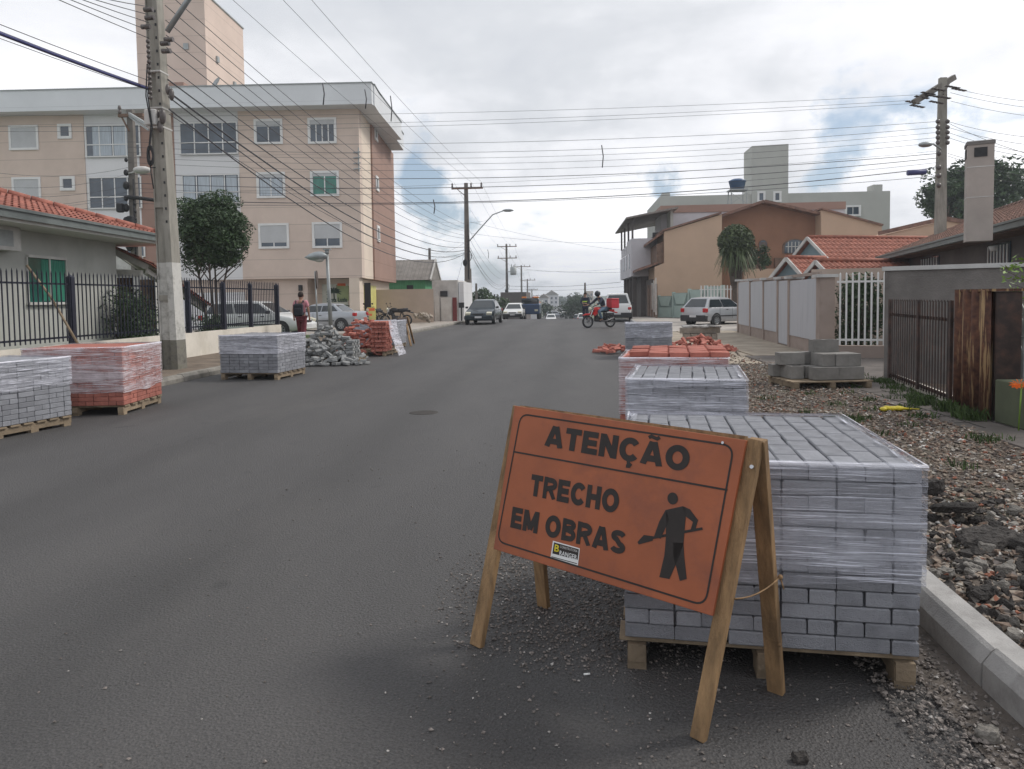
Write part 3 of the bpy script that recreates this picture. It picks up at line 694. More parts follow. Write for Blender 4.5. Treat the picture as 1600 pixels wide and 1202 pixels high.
# ================================================================ left picket fence
fy0, fy1 = 5.0, 24.4; FX = -9.85
lw = MB(); lw.box((FX, (fy0+fy1)/2, .36), (.16, fy1-fy0, .72)); lwo = lw.build('low_wall', 'wall_cream', None, (FX, 15, 0)); lwo['kind'] = None if False else 'structure'
del lwo['kind']; tag(lwo, 'cream painted low block wall under the black picket fence on the left', 'wall')
pf = thing('picket_fence', 'black metal picket fence along the cream low wall on the left', 'fence', (FX, 15, .72))
posts = [6.5, 9.9, 13.95, 18.45, 20.4, 22.2, 24.3]
mb = MB(); mb.box((FX, (fy0+fy1)/2, 1.90), (.03, fy1-fy0, .035)); mb.box((FX, (fy0+fy1)/2, .86), (.03, fy1-fy0, .035)); mb.build('rail', 'dark_metal', pf)
mb = MB(); y = fy0
while y < fy1:
    top = 2.10+rnd.uniform(-.01, .01); mb.box((FX+.03, y, (top+.78)/2), (.018, .018, top-.78)); mb.add([(FX+.021, y-.009, top), (FX+.039, y-.009, top), (FX+.039, y+.009, top), (FX+.021, y+.009, top), (FX+.03, y, top+.06)], [(0, 1, 4), (1, 2, 4), (2, 3, 4), (3, 0, 4)]); y += .125
mb.build('pickets', 'dark_metal', pf)
for y in posts: m_ = MB(); m_.box((FX, y, 1.38), (.11, .11, 1.32)); m_.add([(FX-.055, y-.055, 2.04), (FX+.055, y-.055, 2.04), (FX+.055, y+.055, 2.04), (FX-.055, y+.055, 2.04), (FX-.03, y+.03, 2.10)], [(0, 1, 4), (1, 2, 4), (2, 3, 4), (3, 0, 4)]); m_.build('post', 'dark_metal', pf)
# return of the fence toward the apartment forecourt
# ================================================================ far left: walls and houses
bw = MB(); a = P(604, 500, 46.5); b = P(678, 500, 47.0); 
hb = P(640, 452, 46.7).z
F1 = Face(a.x, a.y, atan2(b.y-a.y, b.x-a.x)); ln = hypot(b.x-a.x, b.y-a.y)
F1.slab(bw, -3, ln, 0, hb, -.2, 0); o = bw.build('boundary_wall', 'wall_beige', None, F1.pt(0, 0)); tag(o, 'plain beige wall between the apartment block and the peeling white building', 'wall')
gh = thing('house', 'green timber house with grey fibre roof behind the beige wall', 'house', (-15, 58, 0))
g0 = P(612, 432, 58); g1 = P(664, 440, 58); zE = P(640, 436, 58).z; zR = P(640, 413, 60).z
mb = MB(); mb.box(((g0.x+g1.x)/2-1, 60, zE/2), (g1.x-g0.x+2, 4, zE)); mb.build('wall', 'wall_green', gh)
cx = (g0.x+g1.x)/2-1; hw = (g1.x-g0.x)/2+1
mb = MB(); mb.prism([(-2.4, zE-.1), (2.4, zE-.1), (0, zR+.35)], (cx-hw-.3, 60, 0), (0, 1, 0), (0, 0, 1), (2*hw+.8, 0, 0)); mb.build('roof', 'roof_grey', gh)
mb = MB(); mb.beam((g1.x+.52, 57.6, zE-.1), (g1.x+.52, 60, zR+.35), .08, .2); mb.beam((g1.x+.52, 62.4, zE-.1), (g1.x+.52, 60, zR+.35), .08, .2); mb.build('barge_board', 'white_dirty', gh)
mb = MB(); mb.box((g1.x-1.2, 57.98, zE-.9), (.5, .06, .8)); mb.build('window', 'dark', gh)
# peeling white building
wb = thing('building', 'low white building with peeling paint, red door and white gates beside the road', 'building', (-9, 50, 0))
W0 = P(676, 500, 49.5); W1 = P(716, 500, 49.5); wz = P(700, 438, 49.5).z
mb = MB(); mb.box(((W0.x+W1.x)/2, 51.8, wz/2), (W1.x-W0.x, 4.6, wz)); mb.build('wall', 'white_dirty', wb)
mb = MB(); mb.box((W1.x+.2, 51.9, wz/2-.06), (.35, 4.4, wz-.12)); mb.build('side_wall', 'apt_white', wb)
mb = MB(); c_ = P(693.5, 459, 49.4); mb.box(c_, (.5, .05, .36)); mb.build('window', 'dark', wb)
for (x0, x1, yt) in ((679, 688, 463), (689, 707, 465)):
    a = P(x0, 500, 49.2); b = P(x1, 500, 49.2); zt_ = P(x0, yt, 49.2).z; mb = MB(); mb.box(((a.x+b.x)/2, 49.2, zt_/2), (b.x-a.x-.06, .08, zt_)); mb.build('gate', 'white_gate', wb)
a = P(707.6, 500, 49.2); b = P(714, 500, 49.2); zt_ = P(710, 465, 49.2).z; mb = MB(); mb.box(((a.x+b.x)/2, 49.2, zt_/2), (b.x-a.x, .09, zt_)); mb.build('door', 'door_red', wb)
mb = MB(); c_ = P(721, 477, 48.9); mb.box(c_, (.35, .2, .35)); mb.tube([c_, (c_.x, c_.y, 0)], .05, 6); tag(mb.build('letter_box', 'dark', None, (c_.x, c_.y, 0)), 'small dark letter box on a post by the white side wall', 'letter box')
# far dark shed, small houses beyond
def simple_house(name, label, px0, px1, py_top, Y, depth, m, roof=None, rh=0.0, cat='building', group=None, wins=0):
    a = P(px0, py_top, Y); b = P(px1, py_top, Y); z0 = zt(Y); h = a.z-z0; cx = (a.x+b.x)/2; wdt = b.x-a.x
    t = thing(name, label, cat, (cx, Y+depth/2, z0), 0, group)
    mb = MB(); mb.box((cx, Y+depth/2, z0+h/2), (wdt, depth, h)); mb.build('wall', m, t)
    if roof:
        mb = MB(); mb.prism([(-wdt/2-.3, 0), (wdt/2+.3, 0), (0, rh)], (cx, Y-.3, z0+h), (1, 0, 0), (0, 0, 1), (0, depth+.6, 0)); mb.build('roof', roof, t)
    for i in range(wins):
        mb = MB(); x = a.x+wdt*(i+.5)/wins; mb.box((x, Y-.02, z0+h*.72), (wdt/wins*.4, .06, h*.18)); mb.box((x, Y-.02, z0+h*.38), (wdt/wins*.4, .06, h*.18)); mb.build('window', 'window_glass', t)
    return t
simple_house('shed', 'long dark shed behind the round green tree far down the street', 782, 822, 457, 105, 12, 'wall_dark')
simple_house('building', 'pale far building left of the road in the dip', 833, 846, 470, 150, 8, 'wall_greygreen', wins=2)
simple_house('house', 'pale far house with grey roof at the end of the road', 842, 857, 466, 260, 10, 'wall_white', 'roof_grey', 1.5, wins=2)
simple_house('house', 'white far two storey house left of the far road end', 852, 872, 461, 330, 12, 'wall_white', 'roof_grey', 2.0, wins=3)
simple_house('house', 'small far house with red roof beside the dip in the street', 826, 840, 474, 130, 8, 'wall_white', 'tile_red', 1.2)
simple_house('tower_block', 'pale pink tower block far away behind the man in the reflective vest', 915, 927, 455, 420, 12, 'wall_beige', wins=2)
simple_house('building', 'low grey building at the far left bend of the road', 838, 850, 478, 200, 10, 'wall_greygreen')
simple_house('house', 'far cream house above the road end to the right', 886, 900, 469, 500, 12, 'wall_cream', 'tile_red', 2)
# ================================================================ right side buildings
# white commercial building with covered terrace
cb = thing('building', 'white corner building with covered roof terrace and dark ground floor at the crest', 'building', (6, 60, 0))
X0, X1, Y0, Y1 = 4.62, 8.0, 56.0, 68.0
z2 = 3.0; zp = P(985, 373, 56).z
mb = MB(); mb.box(((X0+X1)/2, (Y0+Y1)/2, (z2+zp-1.0)/2), (X1-X0, Y1-Y0, zp-1.0-z2)); mb.box(((X0+X1)/2, Y0+.1, zp-.5), (X1-X0, .2, 1.0)); mb.box((X0+.1, Y0+2.2, zp-.5), (.2, 4, 1.0)); mb.build('wall', 'wall_white', cb)
mb = MB()
for y in (60.5, 62.5, 64.5, 66.5): mb.box((X0+.08, y, zp-.55), (.06, 1.7, .7))
mb.build('railing', 'wall_white', cb)
mb = MB(); mb.box((X0+1.2+.6, (Y0+Y1)/2, z2/2+zt(60)/2), (X1-X0-1.2, Y1-Y0, z2-zt(60))); mb.build('ground_floor', 'wall_dark', cb)
for y in (56.3, 59, 62, 65): mb = MB(); mb.box((X0+.25, y, z2/2-.3), (.3, .3, z2+.5)); mb.build('pillar', 'wall_dark', cb)
for y in (57.6, 60.6, 63.6): mb = MB(); mb.box((X0-.01, y, z2+1.2), (.06, .55, 1.1)); mb.build('window', 'window_glass', cb)
mb = MB(); pA = P(967, 361, 67); pB = P(981, 340, 55.4); pC = P(1034, 326, 55.4)
a = V((X0-.4, 68.5, pB.z-.1)); b = V((X0-.4, 55.4, pB.z-.1)); c = V((X0+3.4, 55.4, pC.z)); d = V((X0+3.4, 68.5, pC.z)); t_ = V((0, 0, .12))
mb.add([a, b, c, d, a+t_, b+t_, c+t_, d+t_], [(3, 2, 1, 0), (4, 5, 6, 7), (0, 1, 5, 4), (1, 2, 6, 5), (2, 3, 7, 6), (3, 0, 4, 7)]); mb.build('terrace_roof', 'roof_grey', cb)
for y in (56.2, 60, 64, 67.8): mb = MB(); mb.box((X0+.12, y, (zp+pB.z)/2-.1), (.14, .14, pB.z-zp+.2)); mb.build('terrace_post', 'wall_dark', cb)
mb = MB(); mb.box((X0+3.0, 60, (zp+pC.z)/2), (.2, 8, pC.z-zp)); mb.build('terrace_wall', 'wall_greygreen', cb)
mb = MB(); mb.box((X0+1.9, Y0-.02+.6, zp+.2), (.5, .4, .5)); mb.build('planter', 'dark', cb)
# white upper wall right of the terrace and red band, in front of the grey block
wl = thing('building', 'off white upper storey wall with reddish band behind the tan gabled house', 'building', (12, 58, 0))
a = P(1033, 330, 58); b = P(1320, 320, 58)
mb = MB(); mb.box(((a.x+b.x)/2, 60, P(1033, 332, 58).z/2), (b.x-a.x, 4, P(1033, 332, 58).z)); mb.build('wall', 'wall_white', wl)
mb = MB(); mb.box(((a.x+b.x)/2, 60, P(1100, 326, 58).z), (b.x-a.x+.1, 4.2, .55)); mb.build('band', 'apt_brown', wl)
# big grey building behind
gb = thing('building', 'large pale grey block with square stair tower behind the tan gabled house', 'building', (20, 75, 0))
a = P(1031, 320, 75); b = P(1391, 300, 75); zT = P(1200, 303, 75).z
mb = MB(); mb.prism([(a.x, 0), (b.x, 0), (b.x, zT), (a.x, zT)], (0, 75, 0), (1, 0, 0), (0, 0, 1), (0, 12, 0)); mb.build('wall', 'wall_greygreen', gb)
a = P(1175, 240, 74.8); b = P(1232, 240, 74.8); z1 = P(1200, 226, 74.8).z
mb = MB(); mb.prism([(a.x, zT-2), (b.x, zT-2), (b.x, z1), (a.x, z1-.1)], (0, 74.8, 0), (1, 0, 0), (0, 0, 1), (0, 3.4, 0)); mb.build('stair_tower', 'wall_greygreen', gb)
for (x0, x1, yt) in ((1035, 1047, 302), (1365, 1379, 289)):
    a = P(x0, yt, 75.2); b = P(x1, yt, 75.2); mb = MB(); mb.box(((a.x+b.x)/2, 76, (a.z+zT)/2), (b.x-a.x, 1.6, a.z-zT+.05)); mb.build('chimney', 'wall_greygreen', gb)
GF = Face(0, 74.79, 0)
for (x0, y0, x1, y1, n) in ((1186, 302, 1193, 313, 1), (1211, 302, 1218, 313, 1), (1323, 324, 1342, 335, 2)):
    p = GF.hit(x0, y0); q = GF.hit(x1, y1); window(GF, gb, p[0], q[0], q[1], p[1], panes=n, fw=.18)
# water tank on stand
tk = P(1152, 292, 66); tb = P(1152, 318, 66).z
wt = thing('water_tank', 'blue water tank on a steel stand above the roofs', 'water tank', (tk.x, tk.y, tb))
mb = MB(); mb.lathe([(0, -.6), (.55, -.6), (.72, .12), (.76, .14), (.74, .2), (.4, .36), (0, .4)], (tk.x, tk.y, tk.z+.3), 24); mb.build('tank', 'tank_blue', wt)
mb = MB(); zb_ = tk.z-.32; mb.box((tk.x, tk.y, zb_), (1.5, 1.5, .1))
for i in (-1, 1):
    for j in (-1, 1): mb.beam((tk.x+i*.62, tk.y+j*.62, zb_), (tk.x+i*.7, tk.y+j*.7, tb-1.2), .07, .07)
mb.beam((tk.x-.65, tk.y-.65, zb_-.3), (tk.x+.65, tk.y-.65, zb_-1.2), .04, .04); mb.beam((tk.x+.65, tk.y-.65, zb_-.3), (tk.x-.65, tk.y-.65, zb_-1.2), .04, .04)
mb.build('stand', 'metal_grey', wt)
# tan gabled house
YB = 52.0
th_ = thing('house', 'tan and brown gabled house with arched windows on the right of the street', 'house', (12, YB, 0))
def pol(pts, Y, ext, name, m, par=th_):
    q = [(P(x, y, Y).x, P(x, y, Y).z) for x, y in pts]; mb = MB(); mb.prism(q, (0, Y, 0), (1, 0, 0), (0, 0, 1), (0, ext, 0)); return mb.build(name, m, par)
pol([(1023, 505), (1128, 505), (1128, 335), (1038, 362), (1038, 411), (1023, 417)], YB, 7, 'wall', 'wall_tan')
pol([(1128.2, 505), (1283, 505), (1283, 333), (1262, 333), (1200, 317), (1190, 317), (1128.2, 338)], YB+1.2, 6, 'wall', 'wall_brown')
pol([(1283.2, 505), (1378, 505), (1378, 353), (1288, 329), (1283.2, 329)], YB, 7, 'wall', 'wall_tan')
def roofband(pts, Y, ext, th, name='roof', m='tile_dark', par=th_):
    for (p, q) in zip(pts[:-1], pts[1:]):
        a = P(*p, Y); b = P(*q, Y); mb = MB(); n = V((-(b.z-a.z), 0, b.x-a.x)).normalized()*th
        mb.add([a, b, b+n, a+n]+[k+V((0, ext, 0)) for k in (a, b, b+n, a+n)], [(0, 1, 2, 3), (7, 6, 5, 4), (0, 4, 5, 1), (1, 5, 6, 2), (2, 6, 7, 3), (3, 7, 4, 0)]); mb.build(name, m, par)
roofband([(1122, 341), (1195, 316), (1283, 336)], YB+.2, 5.5, .18)
roofband([(1128, 333.5), (1036, 361.5)], YB-.15, 7.2, -.12); roofband([(1283, 327), (1380, 353)], YB-.15, 7.2, .12)
# brown awning roofs on the street side
mb = MB(); a = P(1014, 381, YB+.3); b = P(1042, 361, YB+.3)
mb.add([a, b, b+V((0, 6, 0)), a+V((0, 6, 0))]+[k+V((0, 0, .18)) for k in (a, b, b+V((0, 6, 0)), a+V((0, 6, 0)))], [(3, 2, 1, 0), (4, 5, 6, 7), (0, 1, 5, 4), (1, 2, 6, 5), (2, 3, 7, 6), (3, 0, 4, 7)])
a = P(1003, 424, YB+.2); b = P(1028, 413, YB+.2); a.x -= .3
mb.add([a, b, b+V((0, 7.7, 0)), a+V((0, 7.7, 0))]+[k+V((0, 0, .18)) for k in (a, b, b+V((0, 7.7, 0)), a+V((0, 7.7, 0)))], [(3, 2, 1, 0), (4, 5, 6, 7), (0, 1, 5, 4), (1, 2, 6, 5), (2, 3, 7, 6), (3, 0, 4, 7)]); mb.build('awning_roof', 'tile_dark', th_)
pol([(1026, 382), (1037.5, 377), (1037.5, 412), (1026, 412)], YB+.25, 5, 'balcony_wall', 'brown_wood')
mb = MB(); q = P(1022, 505, YB+.4)
mb.box((q.x-.05, YB+4, 1.35), (.3, 7, 2.7)); mb.build('street_wall', 'wall_dark', th_)
mb = MB()
for y in (49, 50.6, 52.2, 53.8): mb.box((q.x-.24, y, 1.2), (.06, .9, 2.2))
mb.build('garage_door', 'brown_wood', th_)
mb = MB()
for i, y in enumerate((48.6, 49.7, 50.8)): mb.box((q.x-.3, y, 1.5), (.06, .12, 2.4-.3*i))
mb.build('pale_strip', 'white_dirty', th_)
BF = Face(0, YB+1.19, 0)
def arch(px, py0, py1, wpx_, name='window', par=th_):
    p = BF.hit(px, py1); t = BF.hit(px, py0); wd = wpx_*YB/1155/2; r = min(wd, (t[1]-p[1])*.5)
    pts = [(p[0]-wd, p[1]), (p[0]+wd, p[1])]+[(p[0]+wd*cos(a), t[1]-r+r*sin(a)) for a in [pi*i/10 for i in range(11)]]
    f = MB(); f.prism([((x-p[0])*1.18+p[0], (z-p[1])*1.08+p[1]) for x, z in pts], (0, BF.o.y-.05, 0), (1, 0, 0), (0, 0, 1), (0, .05, 0)); f = f.build(name, 'brown_wood', par)
    g = MB(); g.prism(pts, (0, BF.o.y-.07, 0), (1, 0, 0), (0, 0, 1), (0, .018, 0)); g.build('pane', 'window_glass', f)
    b = MB()
    for k in range(-2, 3): b.box((p[0]+wd*k/3, BF.o.y-.09, (p[1]+t[1])/2-.05), (.04, .03, (t[1]-p[1])*.8))
    b.box((p[0], BF.o.y-.09, (p[1]+t[1])/2), (wd*1.8, .03, .04)); b.build('bars', 'pale_bars' if wd > .5 else 'brown_wood', f)
arch(1192, 376, 391, 11); arch(1242, 375, 396, 32)
pol([(1165, 403), (1197, 403), (1197, 419), (1165, 419)], YB+.9, .25, 'balcony', 'brown_wood')
pol([(1211, 403), (1226, 403), (1226, 417), (1211, 417)], YB+.9, .25, 'balcony', 'brown_wood')
pol([(1163, 420), (1240, 420), (1240, 505), (1163, 505)], YB+.6, .5, 'lower_wall', 'wall_tan')
# ---------------- zigzag wall
zg = thing('boundary_wall', 'pale green wall with white zigzag panels beside the silver hatchback', 'wall', (7, 49, .08))
A0 = V((5.95, 50.5, 0)); A1 = V((9.35, 46.2, 0)); az = atan2((A1-A0).y, (A1-A0).x); ZF = Face(A0.x, A0.y, az); ZL = (A1-A0).length
mb = MB(); ztops = [P(1027+i*20, t, 50.5-i*1.1).z for i, t in enumerate((463, 458, 453, 448))]
npan = 4
for i in range(npan): ZF.slab(mb, ZL*i/npan, ZL*(i+1)/npan, 0, ztops[i], -.12, 0)
mb.build('wall', 'green_grey', zg)
mb = MB()
for i in range(npan):
    u0, u1 = ZL*i/npan+.08, ZL*(i+1)/npan-.1; zt0 = ztops[i]
    mb.prism([(u0, zt0-.03), (u1, zt0-.03), (u1-.25, .85+.12*i), (u0+.25, .85+.12*i)], ZF.o+ZF.n*.002, ZF.u, (0, 0, 1), ZF.n*.07)
    ZF.slab(mb, u0+.02, u1-.02, .1, .75+.12*i, .002, .04)
mb.build('panel', 'pale_green', zg)
for i in range(npan+1):
    mb = MB(); ZF.slab(mb, ZL*i/npan-.07, ZL*i/npan+.07, 0, ztops[min(i, 3)]+.06, -.15, .05); mb.build('pillar', 'pale_green', zg)
# white picket fence behind hatchback
def pickets(name, label, F, L_, z0, z1, per, m, w_=.04, rails=(.2, .85), cat='fence', tip=0.0, posts=None):
    t = thing(name, label, cat, F.pt(L_/2, z0), 0); mb = MB(); u = per/2
    while u < L_:
        F.slab(mb, u-w_/2, u+w_/2, z0, z1, 0, min(.03, w_*.8))
        if tip:
            b_ = [F.pt(u-w_/2, z1, 0), F.pt(u+w_/2, z1, 0), F.pt(u+w_/2, z1, .03), F.pt(u-w_/2, z1, .03), F.pt(u, z1+tip, .015)]; mb.add(b_, [(0, 1, 4), (1, 2, 4), (2, 3, 4), (3, 0, 4)])
        u += per
    mb.build('pickets', m, t); mb = MB()
    for r in rails: z = z0+(z1-z0)*r; F.slab(mb, 0, L_, z-.02, z+.025, -.025, -.002)
    mb.build('rail', m, t)
    if posts:
        for p in posts: mb = MB(); F.slab(mb, p-.035, p+.035, z0, z1+.02, -.01, .03); mb.build('post', m, t)
    return t
a = P(1093, 480, 44.5); b = P(1152, 480, 44.5); F2 = Face(a.x, 44.5, 0)
pickets('picket_fence', 'white picket fence behind the silver hatchback', F2, b.x-a.x, .5, P(1120, 446, 44.5).z, .19, 'white_paint', .07)
mb = MB(); F2.slab(mb, -.2, b.x-a.x+6, 0, .6, -.1, .02); tag(mb.build('low_wall', 'wall_tan', None, F2.pt(1, 0)), 'tan low wall carrying the white picket fence behind the hatchback', 'wall')
# ---------------- small red roofed houses
def gable(par, apex_px, Y, half_w, drop, length, azd, m_wall, m_roof, m_trim='white_dirty'):
    ap = P(*apex_px, Y); fw = V((sin(R(azd)), cos(R(azd)), 0)); sd_ = V((cos(R(azd)), -sin(R(azd)), 0))
    zr = ap.z; ze = zr-drop; o = V((ap.x, ap.y, 0))
    mb = MB(); mb.prism([(-half_w*.9, 0), (half_w*.9, 0), (half_w*.9, ze+.06), (0, zr-.08), (-half_w*.9, ze+.06)], o+fw*.25, sd_, (0, 0, 1), fw*(length-.5)); mb.build('wall', m_wall, par)
    mb = MB()
    for s_ in (1, -1):
        e = o+sd_*(s_*half_w)+V((0, 0, ze)); tiles(mb, e, fw*length, (o+V((0, 0, zr))-e), .24, .34, .03, .02)
    mb.tube([o+V((0, 0, zr+.06)), o+fw*length+V((0, 0, zr+.06))], .09, 6); mb.build('roof', m_roof, par)
    mb = MB()
    for s_ in (1, -1): e = o+sd_*(s_*half_w*1.02)+V((0, 0, ze-.02)); mb.beam(e-fw*.03, o+V((0, 0, zr))-fw*.03, .06, .14)
    mb.build('barge_board', m_trim, par)
rh_ = thing('house', 'small blue grey house with bright orange tile gables behind the panelled fence', 'house', P(1300, 440, 33)*1.0, 0)
gable(rh_, (1262, 372), 36, 1.6, 1.15, 9, 72, 'wall_blue', 'tile_orange')
gable(rh_, (1229, 404), 31, .95, .85, 2.2, 60, 'wall_blue', 'tile_orange')
gable(rh_, (1275, 409), 28.5, .9, .72, 5.5, 66, 'wall_blue', 'tile_orange')
# distant roof behind (blue-grey)
th2 = thing('house', 'far tan house with dark roof behind the right utility pole', 'house', (22, 44, 0))
a = P(1385, 366, 42); b = P(1475, 345, 42); mb = MB(); mb.prism([(a.x, 0), (b.x+8, 0), (b.x+8, b.z-.2), (b.x, b.z), (a.x, a.z)], (0, 42, 0), (1, 0, 0), (0, 0, 1), (0, 6, 0)); mb.build('wall', 'wall_tan', th2)
mb = MB(); mb.beam(a+V((-.4, 0, .05)), b+V((0, 0, .12)), .2, .22); mb.beam(b+V((0, 0, .12)), b+V((8, 0, -1.5)), .2, .22); mb.build('roof', 'tile_dark', th2)
# ---------------- dark house with chimney
E0 = V((9.0, 14.3, 0)); ea = R(12.4); EF = Face(E0.x, E0.y, pi/2-ea); EF.n = V((-cos(ea), sin(ea), 0))
zE = 2.86
dh = thing('house', 'dark rendered house with brown tiled roof and tall chimney behind the grey wall', 'house', (11, 20, 0))
mb = MB(); EF.slab(mb, -4, 18, 0, zE+.15, -8, -.75); mb.build('wall', 'wall_dark', dh)
mb = MB(); EF.slab(mb, -5, 18.8, zE, zE+.16, -.1, .03); EF.slab(mb, -5, 18.8, zE+.13, zE+.18, .03, .07); mb.build('gutter', 'gutter', dh)
mb = MB(); EF.slab(mb, -5, 18.8, zE-.03, zE+.02, -.75, -.1); mb.build('soffit', 'brown_wood', dh)
mb = MB(); vv = (-EF.n*3.9+V((0, 0, 1.6))); tiles(mb, EF.pt(-5, zE+.12, .0), EF.u*23.8, vv, .24, .36, .032, .02); mb.build('roof', 'tile_dark', dh)
mb = MB(); rg = EF.pt(-5, zE+.16, 0)+vv
for k in range(55): a = rg+EF.u*(k*.43); mb.tube([a, a+EF.u*.4], [.1, .085], 6, caps=False)
mb.build('ridge_cap', 'tile_dark', dh)
ch = P(1514, 352, 16.8); chw = (1548-1517)*17.0/1155*1.35
ct = P(1538, 224, 16.8).z
a = P(1515, 340, 16.8); b = P(1566, 340, 16.8); chc = V(((a.x+b.x)/2, 17.1, 0))
mb = MB(); cwd = (b.x-a.x)*.80; rot = R(-22)
mb.box((chc.x, chc.y, (ct+2.6)/2), (cwd*.93, cwd*.93, ct-2.6), rot); c1 = mb.build('chimney', 'chimney_plaster', dh)
mb = MB()
for z in (3.55, 4.2, 4.75): mb.box((chc.x, chc.y, z), (cwd*.93+.012, cwd*.93+.012, .02), rot)
mb.build('joint', 'white_dirty', c1)
mb = MB(); mb.box((chc.x, chc.y, ct+.03), (cwd*.92+.04, cwd*.92+.04, .07), rot); mb.build('cap', 'wall_render', c1)
mb = MB()
rm = Matrix.Rotation(rot, 3, 'Z')
for (dx, dy, sx, sy) in ((0, -1, .45, .02), (-1, 0, .02, .45)): p = rm @ V((dx*cwd*.468, dy*cwd*.468, 0)); mb.box((chc.x+p.x, chc.y+p.y, ct-.17), (sx*cwd if dx == 0 else .03, sy*cwd if dy == 0 else .03, .2), rot)
mb.build('smoke_opening', 'dark', c1)
# windows with light grilles
DW = Face(*EF.pt(0, 0, -.74).xy, pi/2-ea); DW.n = EF.n
for (x0, y0, x1, y1) in ((1440, 404, 1468, 418), (1545, 384, 1580, 414)):
    a = DW.hit(x0, y0); b = DW.hit(x1, y0); z0 = DW.hit(x0, y1)[1]; z1 = min(DW.hit(x0, y0)[1], zE-.1)
    mb = MB(); DW.slab(mb, min(a[0], b[0]), max(a[0], b[0]), z0-.3, z1, .002, .03); w_ = mb.build('window', 'window_glass', dh); mb = MB()
    n = 7
    for i in range(n): u = min(a[0], b[0])+abs(b[0]-a[0])*(i+.5)/n; DW.slab(mb, u-.02, u+.02, z0-.3, z1-.05, .04, .06)
    mb.build('grille', 'pale_bars', w_)
mb = MB(); q = DW.pt(DW.hit(1560, 370)[0], zE-.28, .1)
mb.lathe([(0, 0), (.08, .02), (.12, .14), (0, .14)], (q.x, q.y, q.z-.05), 14); mb.build('outdoor_lamp', 'white_paint', dh)
# ---------------- grey render wall (property divider) with coping
GA = V((5.14, 12.55, 0)); GB_ = V((8.4, 10.6, 0)); gaz = atan2((GB_-GA).y, (GB_-GA).x); WF = Face(GA.x, GA.y, gaz); wl_ = (GB_-GA).length
gw = thing('garden_wall', 'dark grey rendered wall with white coping behind the brown picket gate', 'wall', WF.pt(1, .05), 0)
mb = MB(); WF.slab(mb, 0, wl_, 0, 1.86, -.16, 0); mb.build('wall', 'wall_render', gw)
mb = MB(); WF.slab(mb, -.004, -.001, 0, 1.86, -.16, 0); mb.build('wall_end', 'fence_beige', gw)
mb = MB(); WF.slab(mb, -.04, wl_+.05, 1.862, 1.93, -.2, .04); mb.build('coping', 'coping', gw)
# ---------------- brown picket gate along the pavement
g0 = V((5.06, 12.15, 0)); g1 = V((4.62, 9.32, 0)); ga = atan2((g1-g0).y, (g1-g0).x); GFc = Face(g0.x, g0.y, ga); gl = (g1-g0).length
GFc.n = V((-abs(sin(ga)), cos(ga)*0-.1, 0)).normalized()
pickets('gate', 'brown rusty picket gate in front of the dark grey wall', GFc, gl, .16, 1.38, .115, 'gate_brown', .018, (.04, .82), 'gate', .03, [.03, gl*.53, gl-.05])
mb = MB(); GFc.slab(mb, .0, gl, .05, .20, -.14, -.06); tag(mb.build('doorstep', 'wall_cream', None, GFc.pt(1, .1)), 'pale mossy step under the brown picket gate', 'step')
# ---------------- rusty corrugated box
rc = thing('meter_cabinet', 'tall rusty corrugated sheet cabinet beside the brown picket gate', 'cabinet', (4.7, 8.7, .1))
ra = V((4.53, 9.10, 0)); rb = V((4.52, 8.36, 0)); rz_ = atan2((rb-ra).y, (rb-ra).x); RF = Face(ra.x, ra.y, rz_); rl = (rb-ra).length; RF.n = V((sin(rz_), -cos(rz_), 0))
if RF.n.x > 0: RF.n = -RF.n
mb = MB(); nn = 60; vs = []; fs = []
for i in range(nn+1):
    u = rl*i/nn; d = .028*sin(2*pi*u/.19)
    vs += [RF.pt(u, .08, d), RF.pt(u, 1.52, d), RF.pt(u, 1.52, d-.02), RF.pt(u, .08, d-.02)]
for i in range(nn):
    for j in range(4): fs.append((i*4+j, i*4+(j+1) % 4, i*4+4+(j+1) % 4, i*4+4+j))
mb.add(vs, fs, True); mb.build('corrugated_sheet', 'rust', rc)
mb = MB(); RF.slab(mb, .01, rl, .08, 1.50, -.33, -.06); mb.build('casing', 'gate_brown', rc)
mb = MB(); RF.slab(mb, -.02, rl+.03, 1.502, 1.53, -.38, .0); mb.build('lid', 'rust', rc)
mb = MB(); q = RF.pt(rl+.006, .8, -.24); mb.add([RF.pt(rl+.005, .1, -.07), RF.pt(rl+.005, .1, -.32), RF.pt(rl+.005, 1.49, -.32), RF.pt(rl+.005, 1.49, -.07)], [(0, 1, 2, 3)]); mb.build('door', 'gate_brown', rc)
# ---------------- ornate gate and green meter box at the right edge
og = thing('ornate_gate', 'pale wrought iron gate with rings at the right edge behind the green meter box', 'gate', (5.1, 8.3, .1))
oa = V((4.88, 8.72, 0)); ob = V((4.88, 6.5, 0)); oz = atan2((ob-oa).y, (ob-oa).x); OF = Face(oa.x, oa.y, oz); ol = (ob-oa).length
OF.n = V((sin(oz), -cos(oz), 0)); OF.n = OF.n if OF.n.x < 0 else -OF.n
mb = MB(); u = .04; k = 0
while u < ol:
    mb.beam(OF.pt(u, .2), OF.pt(u, 1.30), .018, .018); 
    if u+.16 < ol:
        c = OF.pt(u+.08, 1.12); mb.tube([c+OF.u*(.07*cos(a))+V((0, 0, .09*sin(a))) for a in [2*pi*i/12 for i in range(13)]], .008, 5, caps=False)
        mb.tube([OF.pt(u+.03, .2), OF.pt(u+.03, .85), OF.pt(u+.08, .95), OF.pt(u+.13, .85), OF.pt(u+.13, .2)], .008, 5)
    c = OF.pt(u, 1.34); mb.tube([OF.pt(u-.05, 1.36), OF.pt(u, 1.28), OF.pt(u+.05, 1.36)], .007, 5); mb.tube([OF.pt(u, 1.28), OF.pt(u, 1.42)], [.012, .002], 5)
    u += .16
